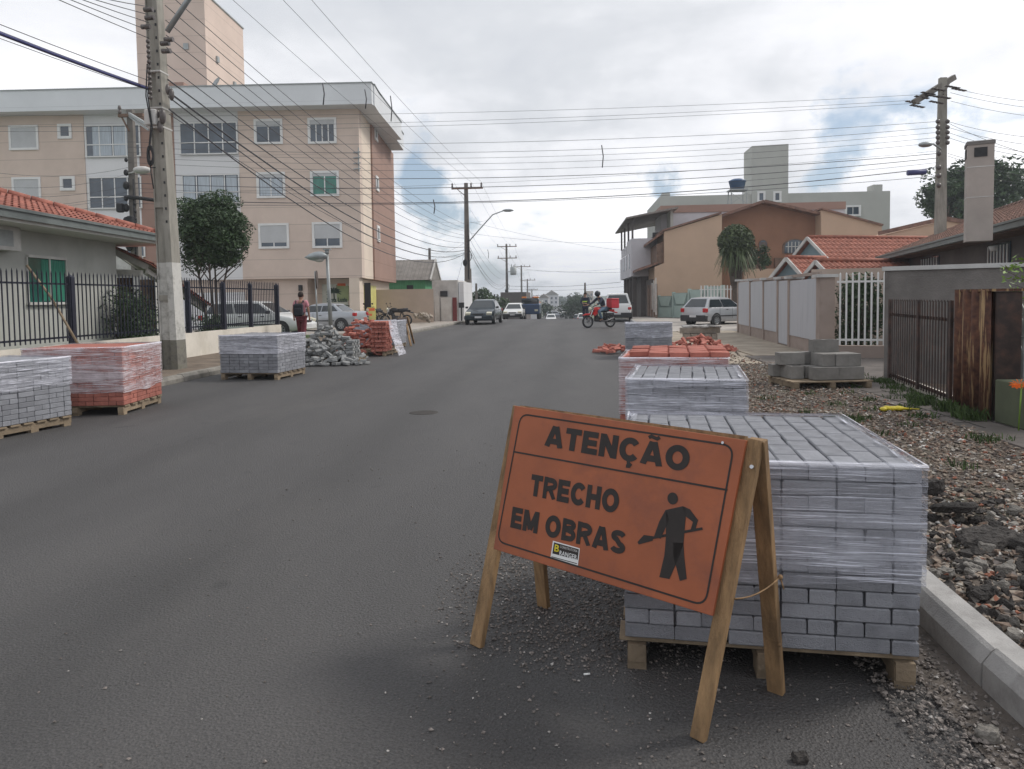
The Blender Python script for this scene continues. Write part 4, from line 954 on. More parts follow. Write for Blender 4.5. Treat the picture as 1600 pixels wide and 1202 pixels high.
for z in (1.25, 1.0, .55): mb.beam(OF.pt(0, z), OF.pt(ol, z), .02, .02)
mb.build('bars', 'metal_grey', og)
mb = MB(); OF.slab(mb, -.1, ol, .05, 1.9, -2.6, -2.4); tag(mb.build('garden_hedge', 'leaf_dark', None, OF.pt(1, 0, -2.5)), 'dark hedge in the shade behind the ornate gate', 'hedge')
mbx = thing('meter_box', 'green concrete meter box below the orange flower at the right edge', 'meter box', (4.85, 8.35, .1))
mb = MB(); mb.box((4.70, 8.02, .33), (.30, .52, .46), None, .01); mb.build('casing', 'meter_green', mbx)
mb = MB(); mb.box((4.64, 7.755, .36), (.12, .012, .16)); mb.build('door', 'dark', mbx)
# ---------------- panelled fence: beige wall with white panels
Fa = V((6.32, 28.2, 0)); Fb = V((5.66, 16.9, 0)); fz = atan2((Fb-Fa).y, (Fb-Fa).x); PFc = Face(Fa.x, Fa.y, fz); pl = (Fb-Fa).length
PFc.n = V((sin(fz), -cos(fz), 0)); PFc.n = PFc.n if PFc.n.x < 0 else -PFc.n
pn = thing('panelled_fence', 'beige block fence with white opaque panels and capped pillars', 'fence', PFc.pt(pl/2, .1))
def utop(px): return PFc.hit(px, 480)[0]
hp = P(1156, 437, 27.5).z
hN = P(1283, 430, 16.9).z
us = [utop(x) for x in (1154, 1173, 1194, 1216.5, 1234, 1281)]
ftop = lambda u: hp+(hN-hp)*u/pl
mb = MB(); 
for i in range(5):
    zz_ = .42 if i != 3 else .12
    PFc.slab(mb, us[i], us[i+1], 0, zz_, -.14, 0)
mb.build('base_wall', 'fence_beige', pn)
for i in range(5):
    mb = MB(); PFc.slab(mb, us[i]+.07, us[i+1]-.07, .42 if i != 3 else .14, ftop(us[i])-.10, -.10, .02); mb.build('panel', 'fence_panel', pn)
for i, u in enumerate(us):
    mb = MB(); w_ = .085 if i < 5 else .16; PFc.slab(mb, u-w_, u+w_, 0, ftop(u)-.05, -.28, .045); pp = mb.build('pillar', 'fence_beige', pn)
    mb = MB(); PFc.slab(mb, u-w_-.06, u+w_+.06, ftop(u)-.05, ftop(u)+.02, -.34, .12); mb.build('cap', 'coping', pp)
mb = MB(); PFc.slab(mb, us[0], us[-1], ftop(0)-.12, ftop(0)-.05, -.13, -.03); mb.build('top_rail', 'fence_beige', pn)
# ---------------- low wall + white bar fence facing the camera
la = V((5.85, 16.75, 0)); lb = V((7.6, 16.35, 0)); lz = atan2((lb-la).y, (lb-la).x); LF = Face(la.x, la.y, lz); ll = (lb-la).length
mb = MB(); zt2 = P(1330, 541, 16.6).z; LF.slab(mb, -.1, ll, 0, zt2, -.2, 0); tag(mb.build('low_wall', 'fence_beige', None, LF.pt(.8, 0)), 'low beige wall under the white bar fence by the driveway', 'wall')
ztp = P(1330, 428, 16.6).z
pickets('bar_fence', 'white vertical bar fence on the low beige wall', LF, 1.36, zt2+.02, ztp, .125, 'white_paint', .036, (.07, .89), 'fence', .04)
mb = MB(); LF.slab(mb, -.1, ll, 0, .1, -3, -2.9); LF.slab(mb, -.1, ll+1, .0, 2.2, -5.2, -5.0); tag(mb.build('house_wall', 'wall_beige', None, LF.pt(.8, 0, -5)), 'beige wall seen through the white bar fence', 'wall')
# ================================================================ utility poles
def catenary(a, b, sag, n=14):
    a, b = V(a), V(b); return [a+(b-a)*(i/n)-V((0, 0, sag*4*(i/n)*(1-i/n))) for i in range(n+1)]
def cable(a, b, sag, r, label, group, m='wire', n=14):
    mb = MB(); mb.tube(catenary(a, b, sag, n), r*.70, 5, caps=False); return tag(mb.build('overhead_cable', m, None, (V(a)+V(b))/2), label, 'cable', group)
def pole_body(mb, x, y, z0, h, wb, wt_, n=4, az=0.0):
    r = Matrix.Rotation(az, 3, 'Z'); vs = []
    for (z, w_) in ((z0, wb), (z0+h, wt_)):
        for (i, j) in ((-1, -1), (1, -1), (1, 1), (-1, 1)): p = r @ V((i*w_/2, j*w_*.38, 0)); vs.append((x+p.x, y+p.y, z))
    mb.add(vs, [(3, 2, 1, 0), (4, 5, 6, 7), (0, 1, 5, 4), (1, 2, 6, 5), (2, 3, 7, 6), (3, 0, 4, 7)])
# main near pole
mx, my, mh = -8.43, 15.1, 10.4
mp = thing('utility_pole', 'large concrete utility pole with whitewashed foot standing by the left kerb', 'utility pole', (mx, my, .1))
def mw(z): return .40-.0165*z
def seg(mb, z0, z1, x0f, x1f, y0, y1):
    vs = []
    for z in (z0, z1):
        w_ = mw(z); k = (w_/.60)*1.15
        for (fx, yy) in ((x0f, y0), (x1f, y0), (x1f, y1), (x0f, y1)): vs.append((mx+fx*w_-.018*z, my+yy*k, z))
    mb.add(vs, [(3, 2, 1, 0), (4, 5, 6, 7), (0, 1, 5, 4), (1, 2, 6, 5), (2, 3, 7, 6), (3, 0, 4, 7)])
def polepart(name, m, z0, z1):
    mb = MB(); seg(mb, z0, z1, -.46, .14, -.12, .2)      # recessed web
    seg(mb, z0, z1, -.5, -.42, -.17, .23); seg(mb, z0, z1, .14, .5, -.24, .26)
    return mb.build(name, m, mp)
polepart('shaft', 'pole_concrete', 2.35, mh); polepart('whitewashed_foot', 'pole_white', 0.72, 2.35); polepart('stained_base', 'pole_grime', .05, .72)
mb = MB()
for z in (1.55, 3.5, 5.3): seg(mb, z, z+.12, -.43, .14, -.19, -.1)
mb.build('rung', 'pole_concrete', mp)
mb = MB()
for k in range(26): z = 3.2+k*.27; mb.box((mx+.33*mw(z)-.018*z, my-.24*mw(z)/.6*1.15-.004, z), (.035, .012, .05))
mb.build('bolt_hole', 'dark', mp)
mb = MB()
for z in (5.15, 5.55, 6.3): w_ = mw(z); mb.box((mx-.018*z, my, z), (w_*1.05, .6*w_/.6+.04, .03))
mb.build('strap', 'white_dirty', mp)
mb = MB(); q = P(237, 184, 14.7); mb.box(q, (.24, .14, .32), None, .02); mb.build('junction_box', 'white_dirty', mp)
mb = MB()
for (px, py, r) in ((254, 182, .1), (250, 198, .08), (246, 178, .06), (262, 140, .07), (268, 148, .08)): q = P(px, py, 14.72); mb.ball(q, r, 8, 6, (.7, .7, 1.6))
for k in range(12): q = P(231+.4*k, 65+k*8, 14.6); mb.ball(q, .045, 6, 4)
for (px, py) in ((232, 15), (234, 28), (258, 68), (260, 80), (228, 42), (264, 62)): q = P(px, py, 14.65); mb.tube([q-V((.09, 0, 0)), q+V((.09, 0, 0))], .05, 8); 
mb.build('insulator', 'insulator', mp)
mb = MB()
pts = [P(x, y, 14.6) for x, y in ((234, 100), (231, 150), (238, 200), (233, 235), (236, 270), (240, 295))]; mb.tube(pts, .014, 6)
pts = [P(x, y, 14.6) for x, y in ((230, 100), (228, 150), (236, 195), (232, 240), (235, 262), (243, 262))]; mb.tube(pts, .014, 6)
for k in range(3): c = P(235, 240+k*3, 14.55); mb.tube([c+V((.06*cos(a), 0, .16*sin(a))) for a in [2*pi*i/12 for i in range(13)]], .02, 5, caps=False)
mb.build('cable_coil', 'black_rubber', mp)
mb = MB(); q0_ = P(261, 50, 15.0); mb.tube([q0_, q0_+V((.55, 0, .72)), q0_+V((1.3, 0, 1.5)), q0_+V((2.6, 0, 2.0))], .055, 8); e = q0_+V((2.8, 0, 2.0)); mb.ball(e, .22, 10, 6, (1.4, .8, .4)); mb.build('lamp_arm', 'lamp_metal', mp)
mb = MB(); mb.box((mx, my, 9.9), (2.4, .12, .12))
for x in (-1.1, .3, 1.1): mb.tube([(mx+x, my, 9.95), (mx+x, my, 10.25)], .06, 8)
mb.build('crossarm', 'wood_raw', mp)
# generic small pole
def pole(label, x, y, h, r=.17, arms=(), lamp=None, m='pole_far', dress=True, white=0):
    z0 = zt(y); t = thing('utility_pole', label, 'utility pole', (x, y, z0))
    mb = MB(); pole_body(mb, x, y, z0+white, h-white, r*2.2, r*1.3); mb.build('shaft', m, t)
    if white: mb = MB(); pole_body(mb, x, y, z0, white, r*2.3, r*2.2); mb.build('whitewashed_foot', 'pole_white', t)
    for (za, L_, ins) in arms:
        mb = MB(); mb.box((x+.1, y-.15, z0+za), (L_, .10, .12)); mb.beam((x, y-.15, z0+za-.6), (x-L_*.3, y-.15, z0+za), .05, .05); mb.build('crossarm', 'brown_wood', t)
        for f in ins: mb = MB(); mb.lathe([(.03, 0), (.07, .05), (.07, .12), (.04, .16), (.07, .2), (.05, .32), (0, .34)], (x+.1+f*L_/2, y-.15, z0+za+.06), 8); mb.build('insulator', 'insulator', t)
    if lamp:
        (zl, dx, dz) = lamp; mb = MB(); mb.tube([(x, y, z0+zl), (x+dx*.35, y, z0+zl+dz*.45), (x+dx*.7, y, z0+zl+dz*.88), (x+dx, y, z0+zl+dz)], .045, 6); mb.build('lamp_arm', 'lamp_metal', t)
        mb = MB(); mb.ball((x+dx+.3, y, z0+zl+dz), .28, 10, 6, (1.5, .8, .4)); mb.build('lamp_head', 'lamp_metal', t)
    if dress:
        mb = MB()
        for k in range(5): mb.ball((x+.14, y-.2, z0+h*.50+k*.28), .07, 6, 5)
        mb.ball((x-.15, y-.2, z0+h*.42), .16, 8, 6, (1, .8, 1.6)); mb.tube([(x+.2+.14*cos(a), y-.2, z0+h*.47+.35*sin(a)) for a in [2*pi*i/12 for i in range(13)]], .03, 5, caps=False); mb.tube([(x+.1, y-.22, z0+h*.3), (x+.14, y-.22, z0+h*.7)], .04, 6)
        mb.build('cable_fittings', 'black_rubber', t)
    return t
pole('second grey utility pole with curved street lamp arm behind the beige wall', -7.45, 54, 10.0, .20, ((9.6, 2.3, (-.95, .25, .9)),), (5.6, 2.75, 2.35), white=2.0)
pole('third utility pole with two crossarms and a transformer', -9.2, 109, 11.9, .2, ((11.5, 2.9, (-.95, .3, .9)), (9.8, 2.9, (-.9, .3, .9))), None)
tr_ = thing('transformer', 'grey barrel transformer mounted beside the third pole', 'transformer', (-8.4, 108.6, zt(109)+7.2)); mb = MB(); mb.lathe([(0, 0), (.42, .02), (.45, .2), (.45, 1.1), (.3, 1.2), (0, 1.22)], (-8.2, 108.6, zt(109)+7.3), 14)
for k in (-.25, .25): mb.tube([(-8.2+k, 108.6, zt(109)+8.5), (-8.2+k, 108.6, zt(109)+8.9)], .06, 6)
mb.build('tank', 'metal_grey', tr_); mb = MB(); mb.beam((-9.2, 108.7, zt(109)+7.8), (-8.5, 108.7, zt(109)+7.8), .1, .1); mb.build('bracket', 'metal_grey', tr_)
for (px, py, Y, lb) in ((814.5, 417, 150, 'fourth utility pole with one crossarm, dark trunk'), (824, 438, 175, 'fifth utility pole with low crossarm'), (831, 453, 230, 'sixth thin utility pole far down the street'), (839, 462, 290, 'tiny last utility pole at the far road end')):
    q = P(px, py, Y); pole(lb, q.x, Y, q.z-zt(Y)+.3, .2, ((q.z-zt(Y), 3.6, (-.9, .3, .9)),), dress=False)
q = P(671, 388, 62); pole('slender dark pole behind the peeling white building', q.x, 62, q.z-zt(62), .14, dress=False)
q = P(735, 420, 58); pole('thin grey service pole beside the lamp post with white foot', q.x, 58, q.z-zt(58), .10, dress=False)
q = P(744, 443, 75); pole('short dark pole above the round green tree', q.x, 75, q.z-zt(75), .14, dress=False)
q = P(914, 442, 75); pole('thin dark pole behind the man in the reflective vest', q.x, 75, q.z-zt(75), .13, dress=False)
# second left pole behind house
q = P(200, 172, 28); sx_, sy_, sz_ = q.x, 28.0, q.z
sp_ = pole('dark slender utility pole rising behind the roof of the grey house', sx_+.1, sy_, sz_, .17, ((sz_-.25, 1.0, (-.9,)),), m='pole_far')
mb = MB()
for (py, r) in ((270, .17), (290, .22), (310, .16), (325, .22), (345, .2), (250, .12)): q = P(197, py, 27.75); mb.ball(q, r*.62, 8, 6, (.9, .9, 1.2))
for (py) in (325, 345): q = P(188 if py == 325 else 204, py, 27.6); mb.box(q, (.22, .2, .36), None, .04)
pts = [P(x, y, 27.7) for x, y in ((200, 308), (212, 309), (243, 313))]; mb.tube(pts, .08, 6)
mb.build('splice_box', 'black_rubber', sp_)
mb = MB(); a = P(202, 178, 27.8); b = P(232, 196, 26.0); mb.beam(a, b, .08, .1); mb.beam(a+V((0, 0, -.1)), P(232, 203, 26), .06, .06); mb.build('bracket', 'metal_grey', sp_)
mb = MB(); q = P(222, 266, 27.5); mb.ball(q, .3, 10, 6, (1.2, .8, .5)); mb.tube([P(198, 272, 27.8), q], .03, 6); mb.build('lamp_head', 'white_dirty', sp_)
# right pole
q = P(1473, 122, 30); rx_, ry_, rz2 = q.x, 30.0, q.z
rp = pole('tall utility pole with slanting wooden crossarm above the brown tiled roofs on the right', rx_, ry_, rz2, .19, dress=False, m='pole_concrete')
mb = MB(); a = P(1428, 160, 29.4); b = P(1491, 121, 30.3); mb.beam(a, b, .16, .2); mb.beam(P(1474, 148, 29.8), P(1484, 128, 30), .05, .05); mb.build('crossarm', 'pole_far', rp)
mb = MB()
for (px, py) in ((1418, 160), (1450, 150), (1458, 140), (1490, 140), (1455, 160), (1442, 146), (1432, 152), (1425, 166), (1466, 152), (1480, 136)):
    q = P(px, py, 29.5)
    for k in range(4): mb.lathe([(.02, 0), (.1, .03), (.02, .07)], (q.x+.13*k, q.y, q.z-.03*k), 8)
mb.build('insulator', 'insulator', rp)
mb = MB()
for py in (190, 199, 207, 215, 223): 
    for px in (1465.5, 1480.5): q = P(px, py, 29.7); mb.ball(q, .09, 6, 5)
for py in (240, 262, 275, 290): q = P(1467, py, 29.7); mb.ball(q, .1, 6, 5)
mb.build('spool_insulator', 'insulator', rp)
mb = MB(); a = P(1470, 233, 29.8); b = P(1446, 226, 28.6); mb.tube([a, (a+b)/2+V((0, 0, .1)), b], .035, 6); mb.ball(b, .2, 10, 6, (1.3, .9, .5)); mb.build('lamp_arm', 'lamp_metal', rp)
q = P(1432, 270, 28.5); mb = MB(); mb.tube([q-V((.32, 0, .0)), q+V((.32, 0, .02))], .1, 8); tag(mb.build('cable_splice', 'wire_blue', None, q), 'dark blue splice sleeve hanging on the cable left of the right pole', 'cable splice')
# short lamp post and signpost on the left pavement
lp = thing('street_lamp', 'short grey street lamp with leaf shaped head beside the silver sedan', 'street lamp', (-8.95, 27.5, .1))
b0 = P(517, 500, 27.5); tp = P(511, 397, 27.5)
mb = MB(); mb.tube([(b0.x, 27.5, .1), (tp.x, 27.5, tp.z)], [.085, .06], 10); mb.tube([(tp.x, 27.5, tp.z), (tp.x, 27.5, tp.z+.16)], .08, 10); mb.box((tp.x, 27.5, tp.z+.17), (.26, .2, .05)); mb.build('post', 'metal_grey', lp)
hc = P(496, 402, 27.4); mb = MB(); pts = [(-.52, 0), (-.3, .07), (-.05, .13), (.22, .12), (.38, .02), (.2, -.09), (-.05, -.13), (-.3, -.06)]
prof_r = [.01, .12, .17, .19, .17, .12, .03]; prof_x = [-.5, -.3, -.12, .05, .2, .3, .37]
mb.tube([(hc.x+a, hc.y, hc.z+.0+.01*i) for i, a in enumerate(prof_x)], prof_r, 12); mb.build('lamp_head', 'lamp_metal', lp)
mb = MB(); mb.ball((hc.x+.06, hc.y, hc.z-.07), .17, 12, 7, (1.25, .8, .75)); mb.build('lens', 'glass_lamp', lp)
sg = thing('signpost', 'thin signpost with round sign seen edge on, left of the street lamp', 'signpost', (-9.3, 27, .1))
b0 = P(497, 520, 26.5); mb = MB(); mb.tube([(b0.x, 26.5, .1), (b0.x-.05, 26.5, P(495, 424, 26.5).z)], .03, 8); mb.build('post', 'metal_grey', sg)
mb = MB(); c = P(495, 437, 26.45); mb.tube([c+V((-.02, -.01, 0)), c+V((.02, .0, 0))], .33, 20); 
for i, v_ in enumerate(mb.v): pass
mb.build('sign_plate', 'sign_back', sg)
# ================================================================ overhead cables
def PY(px, py, Y): return P(px, py, Y)
MPOLE = lambda z, dx=0.0: V((mx+dx, my-.2, z))
MID = lambda z, dx=0.0: V((-7.3+dx, 53.8, z))
gt = 'cables running from the near left pole to the lamp pole down the street'
for i, (z, zm, sg_, r) in enumerate(((7.9, 6.9, .6, .012), (7.6, 6.6, .7, .012), (7.3, 6.4, .8, .012), (7.0, 6.1, .8, .012), (6.75, 5.9, .9, .014), (6.4, 5.6, 1.0, .014), (6.1, 5.3, 1.1, .022), (5.85, 5.1, 1.25, .03), (5.75, 4.95, 1.5, .02), (5.5, 4.9, 1.75, .024), (5.4, 4.75, 1.2, .012))):
    cable(MPOLE(z, .22), MID(zm, -.15), sg_, r, 'black cable sagging from the near left pole to the lamp pole past the beige facade', gt)
for (dx, z) in ((-1.1, 10.2), (.3, 10.2), (1.1, 10.2)):
    cable(V((mx+dx, my, z)), V((-7.35+dx*.95, 53.8, 9.98)), .35, .010, 'high thin power line from the near pole crossarm to the lamp pole crossarm', 'high power lines along the left side')
    cable(V((mx+dx, my, z)), V((mx+dx*1.0, -25, z)), .3, .010, 'high thin power line coming from overhead to the near pole crossarm', 'high power lines overhead')
gt = 'cables coming from the left edge to the near left pole'
for (py0, z, r, m_) in ((50, 5.95, .028, 'wire'), (38, 6.1, .010, 'wire'), (60, 5.9, .008, 'wire'), (52, 5.93, .045, 'wire_blue')):
    q = P(0, py0, 10.8); e = MPOLE(z, -.2); d = (q-e); far = e+d*5; 
    cable(e, e+d*1.0+d*4+V((0, 0, 1.1)), .35, r, '%s cable running from the left edge to the near left pole' % ('thick dark blue' if m_ == 'wire_blue' else 'black'), gt+(' blue' if m_ == 'wire_blue' else ''), m_)
for k in range(5):
    e = MPOLE(6.95+.16*k, -.15); q = P(85+18*k, -12, 11.5); d = q-e; cable(e, e+d*4, .12, .011, 'black cable from the upper left edge to the near left pole', 'cables at the upper left', n=8)
gt = 'cables crossing the street between the dark slender pole and the right pole'
RP = lambda py, px=1466: P(px, py, 29.8)
SPp = lambda py: P(200, py, 27.9)
for i, (pl_, pr, pm, r) in enumerate(((212, 190, 223, .011), (220, 199, 238, .011), (228, 207, 247, .009), (236, 215, 256, .009), (244, 223, 266, .009), (262, 240, 278, .017), (276, 247, 292, .017), (284, 254, 302, .009), (300, 262, 314, .022), (308, 275, 316, .013), (292, 236, 284, .007))):
    a = SPp(pl_+10); b = RP(pr); mid = P(760, pm, 28.8); sag = ((a.z+b.z)/2-mid.z)
    cable(a, b, max(.1, sag), r, 'black cable crossing high over the street from the dark slender pole to the right pole', gt, n=20)
for (pl_, pr) in ((178, 150), (197, 158), (205, 163)):
    a = P(-120, pl_+0, 27.9); b = P(1440, pr-2, 29.5); cable(a, b, .35, .009, 'thin power line crossing the sky above the street to the slanting crossarm', 'three power lines to the slanting crossarm', n=20)
for (p0, p1) in ((137, 152), (145, 163), (158, 176)):
    cable(P(1485, p0, 30), P(1700, p1+12, 27.5), .15, .010, 'thin power line leaving the slanting crossarm toward the right edge', 'power lines leaving to the right', n=8)
for (p0, p1) in ((190, 208), (199, 222), (207, 238), (215, 243), (240, 262), (244, 275), (262, 282)):
    cable(P(1481, p0, 29.8), P(1700, p1+10, 26.5), .2, .010, 'cable leaving the right pole toward the right edge above the chimney', 'cables leaving to the right', n=8)
cable(P(1481, 192, 29.8), P(1640, 250, 20), .1, .010, 'service cable slanting from the right pole down to the right', 'service drop right', n=8)
for (pl_, p0) in ((262, 262), (272, 287), (290, 300), (306, 312), (300, 318), (312, 330)):
    cable(SPp(pl_), P(-60, p0, 20+rnd.random()*5), .3, .009, 'cable from the dark slender pole toward the left edge over the tiled roof', 'cables over the orange roof', n=8)
# down-street spans
for (z0_, z1_, r, sg_) in ((9.95, 9.1, .010, .5), (6.6, 4.7, .012, .9), (6.0, 4.3, .014, 1.2), (5.4, 3.9, .022, 1.6), (5.2, 3.7, .022, 1.9), (4.9, 3.6, .014, 1.4)):
    for dx in ((-1, .3, 1) if z0_ > 9 else (0,)):
        cable(MID(z0_, dx), V((-9.1+dx*1.3, 108.7, z1_+.2)), sg_, r, 'cable sagging from the lamp pole to the third pole', 'cables between lamp pole and third pole')
for i, (Yb, px, py) in enumerate(((150, 814.5, 417), (175, 824, 438), (230, 831, 453))):
    pa = V((-9.1, 108.7, 8.9)) if i == 0 else pb
    pb = P(px, py, Yb)
    for dx in (-1.2, 0, 1.2): cable(pa+V((dx, 0, 0)), pb+V((dx, 0, .2)), 1.0, .014, 'distant cable between the far utility poles', 'distant cables')
gt = 'cables crossing the road far beyond the crest'
for (pa, pb_, r) in (((735, 347), (1010, 395), .012), ((736, 365), (985, 378), .012), ((815, 420), (985, 425), .02), ((795, 447), (970, 441), .03), ((795, 452), (975, 448), .02), ((815, 422), (968, 420), .015), ((650, 340), (760, 345), .010)):
    cable(P(*pa, 54 if pa[0] < 790 else 109), P(*pb_, 62 if pa[0] < 790 else 90), .3, r, 'thin cable crossing over the road near the crest', gt, n=8)
cable(P(725, 395, 54), P(700, 470, 50), .5, .012, 'service cable drooping from the lamp pole to the peeling white building', 'service drop to the white building', n=8)
cable(P(671, 395, 62), P(725, 380, 54), .3, .010, 'service cable between slender dark pole and the lamp pole', 'service span', n=8)
# dangling short wires
for (px, py, dy, Y) in ((940, 227, 35, 28.8), (677, 312, 22, 28.5), (762, 390, 14, 60), (504, 130, 34, 25), (570, 140, 30, 28), (610, 150, 40, 30)):
    a = P(px, py, Y); b = P(px+1, py+dy, Y); mb = MB(); mb.tube([a, (a+b)/2+V((.05, 0, 0)), b], .022, 5); tag(mb.build('dangling_wire', 'wire', None, a), 'short loose wire end dangling from an overhead cable', 'wire', 'loose wire ends')
# ================================================================ trees
def leaves(mb, c, r, n, size, rn, flat=1.0, bend=0.0):
    for _ in range(n):
        while True:
            p = V((rn.uniform(-1, 1), rn.uniform(-1, 1), rn.uniform(-1, 1)))
            if p.length < 1: break
        k = p.length; p = p*(k**-.35) if k > .05 else p
        q = V(c)+V((p.x*r[0], p.y*r[1], p.z*r[2]))
        d = V((rn.gauss(0, 1), rn.gauss(0, 1), rn.gauss(0, .7))).normalized(); e = d.cross(V((rn.gauss(0, 1), rn.gauss(0, 1), rn.gauss(0, 1)))).normalized()
        s_ = size*rn.uniform(.6, 1.35)
        o = len(mb.v); mb.v += [q-d*s_, q+e*s_*.42, q+d*s_, q-e*s_*.42]; mb.f.append([o, o+1, o+2, o+3]); mb.sm.append(False)
def tree(name, label, x, y, z0, h, cr, cz, rz3, m, nclump, nleaf, lsize, seed, trunks=1, tr=.1, group=None, even=0):
    rn = random.Random(seed); t = thing(name, label, 'tree', (x, y, z0), 0, group)
    mb = MB()
    for i in range(nclump):
        while True:
            p = V((rn.uniform(-1, 1), rn.uniform(-1, 1), rn.uniform(-1, 1)))
            if .25 < p.length < 1: break
        if p.z < -.2: p *= .92
        kk = 1+(.22 if not even else .34)*mnoise.noise(p*1.7+V((seed, 0, 0)))
        c = V((x, y, cz))+V((p.x*cr*.80*kk, p.y*cr*.8*kk, p.z*rz3*.80*kk)); rr = cr*rn.uniform(.20, .34)
        leaves(mb, c, (rr, rr, rr*.75), nleaf, lsize, rn)
    mb.build('crown', m, t)
    mb = MB()
    for k in range(trunks):
        a = 2*pi*k/max(1, trunks)+rn.random(); sp2 = cr*.35*(1 if trunks > 1 else .1)
        b = V((x+.08*cos(a)*(trunks > 1), y+.08*sin(a)*(trunks > 1), z0)); m_ = b+V((cos(a)*sp2*.6+rn.uniform(-.06, .06), sin(a)*sp2*.6, (cz-z0)*.55)); e = V((x+cos(a)*sp2*1.5, y+sin(a)*sp2*1.5, cz+.1*rz3))
        mb.tube([b, (b+m_)/2+V((rn.uniform(-.05, .05), 0, 0)), m_, e], [tr, tr*.85, tr*.65, tr*.25], 8)
        for j in range(5):
            aa = rn.uniform(0, 2*pi); s0_ = m_.lerp(e, rn.uniform(0, .7)); mb.tube([s0_, s0_+V((cos(aa)*cr*.3, sin(aa)*cr*.3, rz3*.25)), s0_+V((cos(aa)*cr*.55, sin(aa)*cr*.55, rz3*.5))], [tr*.4, tr*.3, tr*.1], 6)
    mb.build('trunk', 'bark', t); return t
q = P(331, 365, 23.0)
tree('tree', 'round clipped dark green tree with several thin trunks behind the black picket fence', q.x, 23.0, .1, 4.9, 1.32, q.z+.02, 1.50, 'leaf_dark', 190, 170, .05, 3, trunks=4, tr=.05, even=1)
q = P(1530, 300, 62)
tree('tree', 'large dark tree behind the chimney on the right', q.x, 62, 0, 9, 4.6, q.z+.0, 2.5, 'leaf_dark', 75, 150, .19, 5, tr=.3)
q = P(1478, 312, 60); tree('tree', 'dark tree behind the right utility pole', q.x, 60, 0, 8, 2.0, q.z, 2.4, 'leaf_dark', 30, 130, .17, 8, tr=.25)
q = P(758, 468, 80); tree('tree', 'round green tree behind the parked dark car', q.x, 80, zt(80), 5, 2.9, q.z-.6, 2.2, 'leaf_mid', 45, 110, .17, 9, tr=.2)
for i, (px, py, Y, cr_, rz_3) in enumerate(((897, 470, 150, 1.9, 1.8), (893, 486, 140, 3.2, 2.2), (903, 484, 135, 3.0, 2.5), (912, 478, 160, 2.5, 2.5), (843, 485, 150, 3.2, 1.8), (852, 488, 170, 3.5, 1.6), (872, 473, 420, 8, 3), (861, 472, 400, 8, 3), (905, 470, 300, 6, 3.2))):
    q = P(px, py, Y); lb = ['tall far tree crown left of the man in the vest', 'dense far hedge tree above the parked cars right of the far road', 'far dark tree left of the motorcyclist', 'far tree behind the man in the vest', 'far bushy tree left of the dip', 'low far shrubby tree beside the far road', 'hazy far tree at the very end of the road', 'second hazy tree at the road end, left', 'far tree behind the pink tower block'][i]
    tree('tree', lb, q.x, Y, zt(Y), 5, cr_, q.z, rz_3, 'leaf_far', 22, 60, cr_*.07, 20+i, tr=.2)
# shaggy palm-like tree
q = P(1150, 383, 42); pt_ = thing('palm_tree', 'shaggy palm like tree with hanging fronds in front of the tan gabled house', 'tree', (q.x, 42, .08)); mb = MB(); rn = random.Random(4)
for i in range(340):
    a = rn.uniform(0, 2*pi); up = rn.uniform(-.3, 1.0); L_ = rn.uniform(.8, 1.3); b = V((q.x+rn.uniform(-.2, .2), 42+rn.uniform(-.2, .2), q.z+rn.uniform(-.1, .4)))
    d = V((cos(a)*(1-.5*max(0, up)), sin(a)*(1-.5*max(0, up)), up*.95)); pts = []
    for j in range(6):
        f = j/5; pts.append(b+d*(L_*f)+V((0, 0, -1.5*f*f*(1-up*.35))))
    for j in range(5):
        w_ = .055*(1-j/6); s_ = V((-sin(a), cos(a), 0))*w_; o = len(mb.v); mb.v += [pts[j]-s_, pts[j]+s_, pts[j+1]+s_*.8, pts[j+1]-s_*.8]; mb.f.append([o, o+1, o+2, o+3]); mb.sm.append(False)
leaves(mb, (q.x, 42, q.z+.1), (1.0, 1.0, 1.05), 5200, .085, rn)
mb.build('crown', 'leaf_palm', pt_); mb = MB(); mb.tube([(q.x+.05, 42, 0), (q.x, 42, 1.6), (q.x, 42, q.z)], [.22, .2, .24], 9); rn2 = random.Random(9)
for k in range(160):
    a = rn2.uniform(0, 2*pi); z = rn2.uniform(q.z-1.9, q.z-.4); rr = .30+.12*(z-q.z+1.9); mb.tube([(q.x+cos(a)*rr, 42+sin(a)*rr, z), (q.x+cos(a)*rr*.85, 42+sin(a)*rr*.85, z-.5)], [.03, .012], 4)
mb.build('trunk', 'bark', pt_)
# shrubs
def shrub(name, label, x, y, z0, rx_, ry2, h, m, n, ls, seed, cat='plant', group=None):
    rn = random.Random(seed); mb = MB()
    for k in range(14): a = rn.uniform(0, 2*pi); mb.tube([(x, y, z0), (x+cos(a)*rx_*.5, y+sin(a)*ry2*.5, z0+h*.5), (x+cos(a)*rx_*.8, y+sin(a)*ry2*.8, z0+h*rn.uniform(.6, 1))], [.018, .012, .004], 4)
    st = mb.build('stem', 'bark', tg := thing(name, label, cat, (x, y, z0), 0, group)); mb = MB()
    for i in range(n//40):
        p = V((rn.uniform(-.8, .8)*rx_, rn.uniform(-.8, .8)*ry2, rn.uniform(.15, .95)*h)); f = 1-.5*abs(p.z/h-.45)
        leaves(mb, (x+p.x*f, y+p.y*f, z0+p.z), (rx_*.3, ry2*.3, h*.16), 40, ls, rn)
    mb.build('foliage', m, tg); return tg
q = P(195, 500, 18.6); shrub('bush', 'dark leafy bush behind the picket fence beside the carport post', q.x, 18.6, .1, .75, .7, 1.75, 'leaf_dark', 3200, .05, 1)
q = P(222, 500, 20.6); shrub('bush', 'dark bush between the fence post and the big concrete pole', q.x, 20.6, .1, .5, .6, 1.5, 'leaf_dark', 1600, .05, 2)
